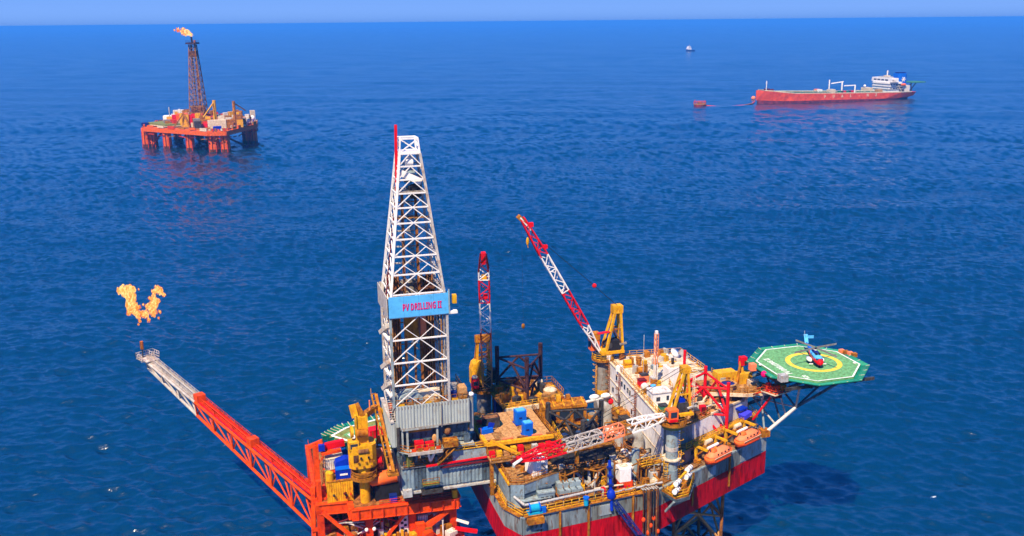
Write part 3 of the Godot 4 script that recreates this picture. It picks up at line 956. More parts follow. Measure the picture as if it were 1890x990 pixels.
func cantilever():
	var t := thing("cantilever", "blue grey cantilever beams carrying the derrick out over the orange platform", "cantilever", V(-4, 27.8, -17))
	for w in [-13.2, -21.8]:
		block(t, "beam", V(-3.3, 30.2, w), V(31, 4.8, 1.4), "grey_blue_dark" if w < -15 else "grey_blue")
		block(t, "bottom_flange", V(-3.3, 27.72, w), V(31.4, 0.34, 2.6), "grey_pale")
		block(t, "top_flange", V(-3.3, 32.75, w), V(31.2, 0.3, 2.4), "grey")
	panel_wall(t, V(-18.6, 28.3, -12.3), V(2.4, 28.3, -12.3), 4.0, ["grey_blue", "grey_blue_pale", "grey_blue", "grey_blue_dark"], 2.1, "beam_panel", 0.6)
	crate(t, "end_box", V(-18.0, 27.2, -12.6), V(1.6, 1.4, 2.2), "grey_pale")
	crate(t, "skid_shoe", V(-13.5, 27.2, -12.4), V(4, 0.8, 1.5), "grey_dark")
	block(t, "end_beam", V(-18.6, 30.4, -17.5), V(0.7, 4.4, 8), "grey_blue_dark")
	block(t, "end_beam", V(-9.0, 30.0, -17.5), V(0.7, 4.0, 8), "grey_blue_dark")
	# raised step towards the rig and its platforms
	prism(t, "step_plate", P2([-9.6, -12.0, -1.0, -12.0, -1.0, -13.4, -9.6, -13.4]), 32.9, 34.8, "grey_blue_pale")
	slab(t, "kickpipe", V(-14.5, 32.8, -11.6), V(3.0, 33.2, -11.6), 0.3, 0.3, "red")
	slab(t, "kickpipe", V(-12, 32.2, -11.5), V(3.0, 32.4, -11.5), 0.25, 0.25, "maroon")
	prism(t, "inspection_bay", P2([-15.3, -11.3, -12.2, -11.3, -12.2, -12.3, -15.3, -12.3]), 29.1, 29.3, "olive")
	railing(t, [V(-15.3, 29.3, -11.3), V(-12.2, 29.3, -11.3)], "ochre")
	# machinery in the gap below the drill floor
	var r := RandomNumberGenerator.new()
	r.seed = 23
	for k in 34:
		var u = r.randf_range(-18, -3)
		var w = r.randf_range(-19, -12.6)
		crate(t, ["pump", "valve", "manifold", "winch"][k % 4], V(u, 33.0, w), V(r.randf_range(0.5, 2.0), r.randf_range(0.6, 2.6), r.randf_range(0.5, 1.6)), ["ochre", "rust", "grey_dark", "amber", "grey_blue_dark", "olive", "dark", "grey_pale"][r.randi() % 8], r.randf_range(0, 40))
	for k in 14:
		var u = r.randf_range(-18, -4)
		tube(t, "pipe", V(u, 33.2 + r.randf_range(0, 2.5), -12.8), V(u + r.randf_range(1, 5), 33.2 + r.randf_range(0, 2.5), -12.4), 0.16, ["ochre", "grey_pale", "rust", "cream"][k % 4])
	for u in [-18.4, -14.0, -9.6, -6.6]:
		for w in [-13.2, -21.6]:
			crate(t, "support_column", V(u, 32.9, w), V(1.1, 4.6, 1.1), "grey_blue_dark")
	railing(t, [V(-18.5, 32.9, -11.9), V(-9.6, 32.9, -11.9)], "ochre")
	railing(t, [V(-9.4, 34.9, -11.9), V(-1.0, 34.9, -11.9)], "lemon")
	stair(t, V(-12.5, 33.0, -11.4), V(-8.6, 36.6, -11.4), 1.1, "ochre")

func drill_floor():
	var t := thing("drill_floor", "grey corrugated drill floor house under the white derrick with open winch bay", "drill floor", V(-13, 36.6, -17))
	var g = ["wall_grey", "wall_grey_pale", "wall_grey", "wall_grey"]
	# floor slab and inner core set back behind the panels
	block(t, "floor", V(-13.0, 44.2, -17.1), V(13.2, 0.5, 10.2), "grey")
	block(t, "core", V(-12.9, 40.6, -17.6), V(12.6, 6.7, 9.0), "grey_blue_dark")
	panel_wall(t, V(-19.5, 40.4, -12.0), V(-6.2, 40.4, -12.0), 4.3, g, 3.3)
	panel_wall(t, V(-6.2, 40.4, -12.0), V(-6.2, 40.4, -22.2), 4.3, g, 3.3)
	# left side wall, its top lower than the floor, with the stair tower on it
	panel_wall(t, V(-20.3, 37.0, -24.0), V(-20.3, 37.0, -12.2), 4.7, g, 3.0)
	panel_wall(t, V(-20.3, 37.0, -12.2), V(-18.9, 37.0, -12.2), 4.7, g, 1.4)
	block(t, "wall_core", V(-19.7, 39.2, -18), V(0.7, 4.6, 11.0), "grey_blue_dark")
	slab(t, "coping", V(-20.2, 41.8, -24), V(-20.2, 41.8, -12.0), 0.7, 0.25, "steel_white")
	stair(t, V(-20.0, 41.8, -12.6), V(-20.0, 45.6, -19.0), 1.0, "steel_white")
	stair(t, V(-19.0, 45.4, -12.2), V(-19.4, 41.6, -15.5), 1.0, "steel_white")
	crate(t, "tool_box", V(-19.6, 41.9, -16.6), V(0.9, 1.5, 1.6), "boat_orange")
	post(t, "corner_post", V(-19.2, 36.6, -11.9), 4.2, 0.35, "grey_dark")
	# recessed lower storey
	panel_wall(t, V(-12.0, 36.2, -13.4), V(-6.2, 36.2, -13.4), 4.2, ["grey_blue_pale", "grey_blue"], 2.9)
	block(t, "bay_back", V(-15.4, 38.4, -15.0), V(7.0, 4.4, 0.3), "grey_blue_dark")
	for u in [-18.5, -17.6, -12.2]:
		crate(t, "bay_post", V(u, 36.4, -12.2), V(0.35, 4.1, 0.35), "wall_grey_pale")
	slab(t, "bay_beam", V(-17.4, 39.6, -12.6), V(-13.2, 39.6, -12.6), 0.5, 0.5, "amber")
	slab(t, "bay_lintel", V(-18.6, 40.2, -12.0), V(-12.0, 40.2, -12.0), 0.5, 0.35, "wall_grey_pale")
	prism(t, "balcony", P2([-19.4, -12.2, -17.6, -10.4, -11.8, -10.4, -11.8, -12.2]), 36.0, 36.25, "wall_grey")
	prism(t, "balcony_edge", P2([-17.9, -10.2, -11.6, -10.2, -11.6, -10.4, -17.8, -10.4]), 35.8, 36.4, "steel_white")
	railing(t, [V(-19.4, 36.25, -12.0), V(-17.6, 36.25, -10.5), V(-11.9, 36.25, -10.5), V(-11.9, 36.25, -12)], "amber", 1.3, 1.1)
	for k in 5:
		block(t, "safety_board", V(-16.8 + k * 1.1, 36.75, -10.45), V(0.8, 0.6, 0.08), "orange" if k % 2 == 0 else "amber")
	crate(t, "winch_drum", V(-15.6, 36.25, -11.8), V(1.6, 1.5, 1.2), "red")
	crate(t, "winch_frame", V(-13.7, 36.25, -11.9), V(1.5, 1.1, 1.0), "red")
	ball(t, "air_tank", V(-12.6, 37.6, -12.6), V(0.5, 0.8, 0.5), "tan_pale")
	crate(t, "side_balcony", V(-10.0, 36.4, -11.4), V(2.6, 1.2, 1.8), "ochre")
	ball(t, "air_tank", V(-10.2, 38.8, -12.8), V(0.7, 0.9, 0.7), "pipe_brown")
	prism(t, "lower_ledge", P2([-11.6, -11.8, -5.4, -11.8, -5.4, -13.4, -11.6, -13.4]), 35.7, 35.95, "wall_grey_pale")
	slab(t, "support_strut", V(-14.2, 35.9, -10.7), V(-13.6, 33.4, -12.2), 0.35, 0.35, "white")
	slab(t, "support_strut", V(-13.0, 35.9, -10.7), V(-13.6, 33.4, -12.2), 0.35, 0.35, "white")
	for u in [-18.6, -16.2]:
		slab(t, "support_strut", V(u, 35.9, -11.4), V(u, 33.2, -12.4), 0.4, 0.4, "grey_blue_dark")
	# things on the drill floor edge
	railing(t, [V(-19.5, 44.45, -12.2), V(-6.4, 44.45, -12.2), V(-6.4, 44.45, -22)], "amber", 1.3, 1.0)
	for k in 8:
		block(t, "kick_board", V(-18.4 + k * 1.6, 44.8, -12.1), V(1.1, 0.5, 0.07), "ochre" if k % 3 else "lemon")
	var cabin = prism_mesh(P2([-2.2, 0, 2.2, 0, 2.2, 1.2, 1.5, 1.9, 0.5, 2.3, -0.5, 2.3, -1.5, 1.9, -2.2, 1.2]), 0, 2.2)
	part(t, "driller_cabin", cabin, "grey_blue_pale", Transform3D(Basis(Vector3.RIGHT, -PI / 2), V(-16.6, 44.5, -12.6)))
	for u in [-17.6, -16.3, -15.4]:
		block(t, "cabin_window", V(u, 45.2, -12.55), V(0.7 if u < -17 else 0.3, 0.8, 0.1), "glass")
	crate(t, "wind_wall", V(-7.2, 44.5, -13.5), V(1.4, 2.2, 2.2), "tan_pale")
	crate(t, "control_box", V(-8.9, 44.5, -13.2), V(1.2, 1.5, 0.8), "navy")
	crate(t, "control_box", V(-12.6, 44.5, -13.4), V(1.6, 1.0, 0.8), "cream")
	crate(t, "control_box", V(-11.0, 44.5, -14.4), V(1.3, 1.3, 1.0), "amber")
	post(t, "exhaust_pipe", V(-5.6, 38.0, -13.2), 7.0, 0.42, "wall_grey_pale")
	ball(t, "exhaust_cap", V(-5.6, 45.0, -13.2), V(0.55, 0.4, 0.55), "white")
	slab(t, "drain_pipe", V(-11.4, 40.0, -11.75), V(-11.4, 44.4, -11.75), 0.2, 0.15, "grey")
	slab(t, "ledge", V(-19.5, 40.35, -11.9), V(-6.2, 40.35, -11.9), 0.25, 0.2, "grey")

func derrick():
	var t := thing("derrick", "tall white lattice drilling derrick with blue band and red top pole", "derrick", V(-14.8, 44.6, -17))
	var cx = -14.8
	var cz = -17.0
	var half = func(h: float) -> float:
		if h < 62.0:
			return 4.95
		return lerpf(4.95, 1.75, (h - 62.0) / 26.6)
	var levels = [44.6, 48.6, 52.7, 56.9, 61.0, 64.9, 68.3, 71.4, 74.3, 77.0, 79.6, 82.0, 84.3, 86.5, 88.6]
	var dirs = [V(-1, 0, 1), V(1, 0, 1), V(1, 0, -1), V(-1, 0, -1)]
	for k in levels.size() - 1:
		var h0: float = levels[k]
		var h1: float = levels[k + 1]
		var s0: float = half.call(h0)
		var s1: float = half.call(h1)
		for j in 4:
			var d0 = dirs[j]
			var d1 = dirs[(j + 1) % 4]
			var a0 = V(cx, h0, cz) + d0 * s0
			var b0 = V(cx, h0, cz) + d1 * s0
			var a1 = V(cx, h1, cz) + d0 * s1
			var b1 = V(cx, h1, cz) + d1 * s1
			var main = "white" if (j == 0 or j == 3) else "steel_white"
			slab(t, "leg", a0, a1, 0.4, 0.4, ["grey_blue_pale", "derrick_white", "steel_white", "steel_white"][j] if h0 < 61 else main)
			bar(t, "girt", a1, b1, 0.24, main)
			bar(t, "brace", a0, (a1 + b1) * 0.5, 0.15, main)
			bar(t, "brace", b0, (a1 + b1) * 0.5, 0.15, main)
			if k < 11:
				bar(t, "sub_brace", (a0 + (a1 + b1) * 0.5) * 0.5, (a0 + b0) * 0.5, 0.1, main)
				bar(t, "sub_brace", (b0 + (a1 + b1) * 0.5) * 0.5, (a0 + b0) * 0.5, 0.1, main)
	# crown
	var cr := assembly(t, "crown_block")
	block(cr, "crown_beam", V(cx, 88.7, cz), V(3.6, 0.5, 3.6), "white")
	for j in 4:
		var d0 = dirs[j]
		var d1 = dirs[(j + 1) % 4]
		bar(cr, "crown_post", V(cx, 88.5, cz) + d0 * 1.75, V(cx, 91.1, cz) + d0 * 1.5, 0.24, "white")
		bar(cr, "crown_rail", V(cx, 91.1, cz) + d0 * 1.5, V(cx, 91.1, cz) + d1 * 1.5, 0.26, "white")
		bar(cr, "crown_brace", V(cx, 88.8, cz) + d0 * 1.7, V(cx, 91.0, cz) + d1 * 1.5, 0.2, "white")
	drum(cr, "sheave", V(cx - 0.9, 84.7, cz), V(cx + 0.9, 84.7, cz), 1.2, "grey_blue")
	drum(cr, "sheave", V(cx - 0.6, 87.1, cz + 0.6), V(cx + 0.6, 87.1, cz + 0.6), 0.9, "white")
	slab(cr, "beam", V(cx - 1.6, 85.4, cz + 1.4), V(cx + 1.8, 83.7, cz + 1.4), 0.8, 1.1, "white")
	slab(cr, "hanger", V(cx + 0.6, 83.1, cz + 0.8), V(cx + 1.0, 80.9, cz + 0.6), 1.3, 1.6, "grey_dark")
	block(cr, "crown_platform", V(cx, 82.1, cz), V(5.0, 0.25, 5.0), "grey")
	block(cr, "crown_platform", V(cx, 77.3, cz), V(6.2, 0.16, 1.2), "tan")
	slab(t, "flagpole", V(cx - 2.3, 80.8, cz + 0.6), V(cx - 2.0, 93.4, cz + 0.6), 0.42, 0.42, "red")
	slab(t, "riser_line", V(cx - 5.2, 62, cz + 1.0), V(cx - 2.4, 82, cz + 0.7), 0.2, 0.2, "maroon")
	# inside: guide rails, travelling block, racked pipe
	for x in [-1.5, 1.4]:
		slab(t, "guide_rail", V(cx + x, 45, cz - 1.2), V(cx + x * 0.8, 82, cz - 0.6), 0.45, 0.45, "pipe_brown" if x < 0 else "rust")
	for k in 8:
		tube(t, "drill_line", V(cx - 0.5 + k * 0.14, 60, cz), V(cx - 0.5 + k * 0.14, 86, cz), 0.035, "grey_dark")
	crate(t, "top_drive", V(cx - 0.6, 55.5, cz + 0.5), V(2.4, 4.4, 1.8), "amber")
	crate(t, "top_drive_frame", V(cx + 1.5, 56.0, cz + 0.2), V(1.0, 4.2, 1.2), "pale_orange")
	crate(t, "travelling_block", V(cx - 0.4, 60.2, cz + 0.3), V(1.8, 2.2, 1.2), "yellow")
	tube(t, "drill_pipe", V(cx, 44, cz), V(cx, 56, cz), 0.22, "pipe_brown")
	var r := RandomNumberGenerator.new()
	r.seed = 8
	for side in [-1, 1]:
		for row in 4:
			for k in 5:
				var x: float = cx + side * (2.2 + k * 0.45)
				var z = cz - 3.8 + row * 0.5
				tube(t, "pipe_stand", V(x, 45, z), V(x - side * 0.05, 65.6 + r.randf_range(0, 1.4), z), 0.12, ["rust", "pipe_brown", "tan", "rust"][(k + row) % 4])
	block(t, "finger_board", V(cx - 2.6, 64.2, cz - 2.4), V(3.4, 0.3, 3.4), "rust_dark")
	block(t, "finger_board", V(cx + 2.6, 64.2, cz - 2.4), V(3.4, 0.3, 3.4), "rust_dark")
	block(t, "monkey_board", V(cx, 64.0, cz + 3.6), V(9.0, 0.2, 2.2), "tan")
	for k in 7:
		slab(t, "finger", V(cx - 4.2 + k * 1.4, 66.4, cz - 4.4), V(cx - 4.2 + k * 1.4, 66.4, cz - 0.4), 0.12, 0.2, "rust" if k % 2 else "cream")
	# blue wind wall with the rig's name, white walls on the other sides
	var w := assembly(t, "wind_wall")
	for k in 4:
		block(w, "blue_panel", V(cx - 3.9 + k * 2.6, 62.95, cz + 5.3), V(2.57, 3.7, 0.18), "sky_blue")
	for k in 4:
		block(w, "side_panel", V(cx - 5.45, 63.0, cz + 3.9 - k * 2.6), V(0.18, 3.7, 2.55), "steel_white")
	for k in 4:
		block(w, "side_panel", V(cx + 5.4, 62.95, cz + 3.6 - k * 2.6), V(0.18, 3.4, 2.55), "sky_blue" if k == 0 else "steel_white")
		block(w, "side_panel", V(cx - 3.9 + k * 2.6, 63.0, cz - 5.3), V(2.55, 3.7, 0.18), "steel_white")
	lettering(w, "PV DRILLING II", 0.98, "crimson", Transform3D(Basis.from_scale(V(0.72, 1.25, 1)), V(cx + 0.55, 62.85, cz + 5.45)), 0.06)
	crate(t, "belly_box", V(cx + 6.3, 62.8, cz + 5.0), V(0.7, 1.5, 0.9), "lemon")
	crate(t, "belly_bracket", V(cx + 6.0, 61.0, cz + 5.0), V(1.5, 0.45, 1.0), "white")
	slab(t, "belly_post", V(cx + 5.3, 61.0, cz + 5.45), V(cx + 5.3, 65.4, cz + 5.3), 0.22, 0.22, "grey_blue_pale")
	# ladder and pipe arms on the left face
	ladder(t, V(cx - 5.2, 45, cz + 2), 17, V(-1, 0, 0), "steel_white")
	for h in [47.0, 51.0, 57.5]:
		slab(t, "pipe_arm", V(cx - 5.2, h + 1.6, cz + 3.2), V(cx - 6.1, h, cz + 1.2), 0.9, 0.7, "steel_white")
		slab(t, "pipe_arm", V(cx - 5.2, h - 0.6, cz + 4.4), V(cx - 6.0, h + 0.3, cz + 1.4), 0.35, 0.4, "white")
	for k in 3:
		tube(t, "standpipe", V(cx + 4.5 - k * 0.5, 45, cz + 4.4), V(cx + 4.5 - k * 0.5, 61, cz + 4.6), 0.16, ["grey", "tan", "grey_dark"][k])
	crate(t, "drawworks", V(cx + 1.6, 44.6, cz + 2.6), V(4.4, 1.7, 1.8), "cream")
	crate(t, "iron_roughneck", V(cx - 1.4, 44.6, cz + 1.2), V(1.6, 2.4, 1.6), "rust")

func pipe_deck():
	var t := thing("pipe_deck", "tan planked pipe deck behind the derrick with yellow edge rails", "pipe deck", V(3, 33, -16))
	block(t, "frame", V(3.0, 34.6, -17.6), V(12.6, 2.0, 12.8), "ochre")
	var r := RandomNumberGenerator.new()
	r.seed = 44
	for k in 7:
		for j in 3:
			block(t, "plank_cover", V(-2.2 + k * 1.75, 35.75 + r.randf_range(-0.04, 0.05), -22.0 + j * 4.3), V(1.66, 0.28, 4.2), "tan_pale" if (k * 5 + j) % 7 else "tan")
	for q in [[-3.4, -24.2, -3.4, -11.1], [-3.4, -11.1, 9.4, -11.1]]:
		slab(t, "edge_beam", V(q[0], 35.7, q[1]), V(q[2], 35.7, q[3]), 0.7, 0.6, "yellow")
	slab(t, "conductor", V(-2.6, 36.3, -11.4), V(2.2, 34.0, -8.8), 0.5, 0.5, "yellow")
	for k in 5:
		slab(t, "deck_stripe", V(-3.0 + k * 2.8, 36.1, -11.8), V(-3.0 + k * 2.8 + 2.0, 36.1, -11.8), 0.35, 0.22, "pale_orange" if k % 2 else "rust")
	railing(t, [V(-3.4, 36, -24.2), V(-3.4, 36, -15)], "amber")
	railing(t, [V(9.3, 36, -24), V(9.3, 36, -10)], "amber")
	for k in 9:
		crate(t, "side_locker", V(-2.6 + k * 1.35, 33.6, -10.3), V(1.0, r.randf_range(0.8, 1.5), 0.9), ["pale_orange", "ochre", "lemon", "red", "tan_pale", "grey_pale"][r.randi() % 6])
	block(t, "lower_deck", V(3.4, 33.4, -9.6), V(13.5, 0.3, 2.6), "tan")
	railing(t, [V(-3.2, 33.6, -8.4), V(10.0, 33.6, -8.4)], "ochre")
	for u in [-3.0, 1.2, 5.4, 9.6]:
		crate(t, "support_post", V(u, 26.6, -9.2), V(0.6, 6.7, 0.6), "ochre")
		crate(t, "support_post", V(u, 26.6, -23.4), V(0.7, 7.2, 0.7), "ochre")

# ---------------------------------------------------------------- the rig: cranes, quarters, helideck, boats
func disc(p, called, c: Vector3, r: float, thick: float, m):
	return drum(p, called, c - V(0, thick * 0.5, 0), c + V(0, thick * 0.5, 0), r, m)

func round_rail(p, c: Vector3, r: float, m, n = 12):
	var pts := []
	for k in n + 1:
		pts.append(c + V(cos(k * TAU / n) * r, 0, sin(k * TAU / n) * r))
	railing(p, pts, m, 1.2, 1.3)

func ring_mesh(r0: float, r1: float, y: float, n = 48) -> ArrayMesh:
	var st := begin()
	for k in n:
		var a = Vector3(cos(k * TAU / n), 0, sin(k * TAU / n))
		var b = Vector3(cos((k + 1) * TAU / n), 0, sin((k + 1) * TAU / n))
		var up = Vector3(0, y, 0)
		quad(st, a * r0 + up, a * r1 + up, b * r1 + up, b * r0 + up)
		quad(st, a * r1 + up, a * r1, b * r1, b * r1 + up)
	return finish(st)

# elliptical sections along an axis: [place, half width, half height, centre height]
func loft_mesh(sections: Array, along_x: bool, seg = 16, flat_top = -2.0, flat_bottom = -2.0) -> ArrayMesh:
	var st := SurfaceTool.new()
	st.begin(Mesh.PRIMITIVE_TRIANGLES)
	st.set_smooth_group(0)
	var pt = func(s, j: int) -> Vector3:
		var a = TAU * j / seg
		var y = sin(a)
		if flat_top > -2.0:
			y = minf(y, flat_top)
		if flat_bottom > -2.0:
			y = maxf(y, flat_bottom)
		var p = Vector3(s[0], s[3] + y * s[2], cos(a) * s[1]) if along_x else Vector3(cos(a) * s[1], s[3] + y * s[2], s[0])
		return p
	for k in sections.size() - 1:
		for j in seg:
			var a: Vector3 = pt.call(sections[k], j)
			var b: Vector3 = pt.call(sections[k], j + 1)
			var c: Vector3 = pt.call(sections[k + 1], j + 1)
			var d: Vector3 = pt.call(sections[k + 1], j)
			var q = [a, b, c, d] if along_x else [a, d, c, b]
			quad(st, q[0], q[1], q[2], q[3])
	for e in [0, sections.size() - 1]:
		var mid = Vector3.ZERO
		for j in seg:
			mid += pt.call(sections[e], j) / seg
		for j in seg:
			var a: Vector3 = pt.call(sections[e], j)
			var b: Vector3 = pt.call(sections[e], j + 1)
			var flip: bool = (e == 0) == along_x
			st.add_vertex(mid)
			st.add_vertex(b if flip else a)
			st.add_vertex(a if flip else b)
	st.generate_normals()
	return st.commit()

func crane_port():
	var t := thing("crane", "yellow crane behind white quarters with red and white boom raised to the left", "crane", V(31.8, 26.5, -43.5), "cranes on the drilling rig")
	post(t, "pedestal", V(31.8, 26.5, -43.5), 10.6, 1.35, "grey")
	drum(t, "pedestal_band", V(31.8, 29, -43.5), V(31.8, 30, -43.5), 1.45, "yellow")
	ladder(t, V(30.2, 26.6, -43.2), 10.5, V(-1, 0, 0), "yellow")
	disc(t, "ring_platform", V(31.8, 37.2, -43.5), 2.5, 0.4, "ochre")
	round_rail(t, V(31.8, 37.4, -43.5), 2.4, "lemon")
	drum(t, "turntable", V(31.8, 37.4, -43.5), V(31.8, 38.6, -43.5), 1.6, "grey_dark")
	block(t, "machine_deck", V(33.6, 38.9, -43.5), V(5.4, 0.6, 3.6), "yellow")
	crate(t, "winch_house", V(34.2, 39.2, -43.5), V(2.6, 2.2, 2.6), "dark")
	drum(t, "winch_drum", V(33, 40.4, -44.9), V(33, 40.4, -42.1), 0.75, "grey_dark")
	slab(t, "exhaust_pipe", V(35.2, 40.6, -42.0), V(36.8, 40.8, -42.0), 0.4, 0.4, "grey")
	for z in [-44.9, -42.1]:
		slab(t, "frame_leg", V(32.0, 38.9, z), V(34.4, 48.2, z * 0.5 - 21.75), 0.5, 0.5, "lemon")
		slab(t, "frame_leg", V(36.0, 38.9, z), V(35.6, 48.2, z * 0.5 - 21.75), 0.5, 0.5, "lemon")
		bar(t, "frame_brace", V(33.4, 44, z * 0.7 - 13.05), V(35.8, 44, z * 0.7 - 13.05), 0.3, "amber")
		bar(t, "frame_brace", V(35.9, 40.5, z * 0.95 - 2.2), V(33.6, 45, z * 0.65 - 15.2), 0.25, "rust")
	crate(t, "frame_head", V(35.0, 47.6, -43.5), V(2.2, 1.7, 2.0), "yellow")
	slab(t, "side_walkway", V(30.2, 43.4, -42.6), V(33.2, 43.6, -42.6), 0.9, 0.18, "red")
	var c := assembly(t, "operator_cab")
	crate(c, "cab_body", V(30.4, 38.8, -45.3), V(2.0, 2.4, 1.8), "boat_orange")
	crate(c, "cab_window", V(29.35, 39.6, -45.3), V(0.12, 1.2, 1.4), "glass")
	crate(c, "cab_roof", V(30.4, 41.2, -45.3), V(2.2, 1.6, 2.0), "amber")
	ball(c, "cab_lamp_housing", V(30.3, 40.2, -44.2), V(0.5, 0.5, 0.5), "white")
	var b := assembly(t, "boom")
	var foot := V(31.2, 38.7, -43.5)
	var tip := V(13.6, 70.0, -44.5)
	lattice(b, foot, tip, 1.9, 1.6, 19, [[0.225, "white"], [0.46, "red"], [0.715, "white"], [1.0, "red"]], 0.27, 0.16, 0.24, 0.5, 0.2)
	slab(b, "tip_plate", tip + V(0.6, -1.0, 0), tip + V(-0.9, 0.5, 0), 1.0, 0.9, "ochre")
	slab(b, "tip_arm", tip + V(1.8, -2.6, 0.4), tip + V(-0.5, 0.2, 0.4), 0.35, 0.3, "white")
	crate(b, "boom_light", foot.lerp(tip, 0.77) + V(0.9, 0.4, 0.3), V(0.8, 0.8, 0.8), "red")
	crate(b, "boom_sheave", foot.lerp(tip, 0.93) + V(0.6, 0.3, 0.3), V(0.9, 0.9, 0.8), "red")
	var k := assembly(t, "rigging")
	for z in [-0.5, 0.5]:
		tube(k, "pendant", V(35.0, 49.2, -43.5 + z), V(29.7, 54.1, -43.7 + z * 0.6), 0.05, "dark")
		tube(k, "pendant", V(29.7, 54.1, -43.7 + z * 0.6), V(16.5, 66.0, -44.4 + z), 0.05, "dark")
	ball(k, "bridle_sheave", V(29.7, 54.1, -43.7), V(0.5, 0.5, 0.5), "red")
	var h := thing("crane_hook", "yellow hook block hanging under the raised boom tip", "hook", V(14.8, 63.8, -44.5), "hook blocks hanging from the raised boom")
	tube(h, "rope", V(14.8, 65.4, -44.5), V(14.7, 68.6, -44.5), 0.05, "dark")
	ball(h, "hook_block", V(14.8, 64.9, -44.5), V(0.34, 0.9, 0.3), "yellow")
	tube(h, "hook", V(14.8, 64.2, -44.5), V(14.9, 63.5, -44.5), 0.12, "amber")
	var o := thing("crane_ball", "small rusty weight hanging low on a thin rope below the raised boom", "hook", V(13.7, 45.6, -44.5))
	tube(o, "rope", V(13.7, 46.6, -44.5), V(13.5, 69.5, -44.5), 0.02, "dark")
	ball(o, "weight", V(13.7, 46.2, -44.5), V(0.38, 0.6, 0.38), "ochre")

func crane_stern():
	var t := thing("crane", "yellow crane right of the derrick with upright red and white boom", "crane", V(5.3, 26.5, -47), "cranes on the drilling rig")
	post(t, "pedestal", V(5.3, 26.5, -47), 5.2, 1.6, "grey")
	disc(t, "ring_platform", V(5.3, 31.7, -47), 2.8, 0.4, "ochre")
	round_rail(t, V(5.3, 31.9, -47), 2.7, "amber")
	drum(t, "turntable", V(5.3, 31.9, -47), V(5.3, 33.0, -47), 1.7, "dark")
	part(t, "winch_house", prism_mesh(P2([0, 0, 2.6, 0, 2.6, 5.2, 1.6, 5.6, 0.4, 4.8, 0, 3.4]), 0, 3.0), "yellow", Transform3D(Basis(Vector3.RIGHT, -PI / 2), V(2.6, 33.0, -46.2)))
	crate(t, "operator_cab", V(2.9, 33.0, -45.2), V(1.4, 2.2, 1.6), "red")
	crate(t, "cab_window", V(2.9, 33.8, -44.36), V(1.1, 0.9, 0.1), "glass")
	ball(t, "cab_roof", V(2.9, 35.4, -45.2), V(0.7, 0.5, 0.7), "cream")
	crate(t, "machine_deck", V(6.2, 33.0, -48.4), V(3.4, 0.6, 3.2), "amber")
	crate(t, "engine_box", V(7.4, 33.6, -48.0), V(1.8, 2.2, 2.0), "grey_dark")
	for x in [3.7, 7.0]:
		slab(t, "frame_leg", V(x, 33.2, -47.6), V(lerpf(x, 5.2, 0.35), 43.8, -47.0), 0.5, 0.5, "yellow")
		slab(t, "frame_leg", V(x, 33.2, -50.0), V(lerpf(x, 5.2, 0.35), 43.8, -47.4), 0.45, 0.45, "amber")
		slab(t, "frame_tie", V(3.9, 38 + x * 0.3, -47.4), V(6.6, 38 + x * 0.3, -47.4), 0.3, 0.3, "ochre")
	crate(t, "frame_head", V(5.2, 42.6, -47.2), V(3.2, 1.6, 1.1), "amber")
	var b := assembly(t, "boom")
	lattice(b, V(5.9, 32.6, -46.0), V(3.4, 64.4, -38), 2.1, 1.6, 18, [[0.22, "tan_pale"], [0.40, "pale_orange"], [0.47, "orange"], [0.68, "white"], [0.83, "red"], [0.91, "white"], [1.0, "maroon"]], 0.24, 0.17, 0.12, 0.55, 0.9)
	crate(b, "boom_box", V(3.9, 58.6, -39.6), V(0.9, 1.2, 0.9), "yellow")
	crate(b, "boom_sheave", V(4.3, 54.5, -40.2), V(0.8, 1.0, 0.8), "red")
	slab(b, "tip_plate", V(3.5, 62.4, -38.4), V(3.4, 64.9, -37.9), 0.9, 0.8, "red")

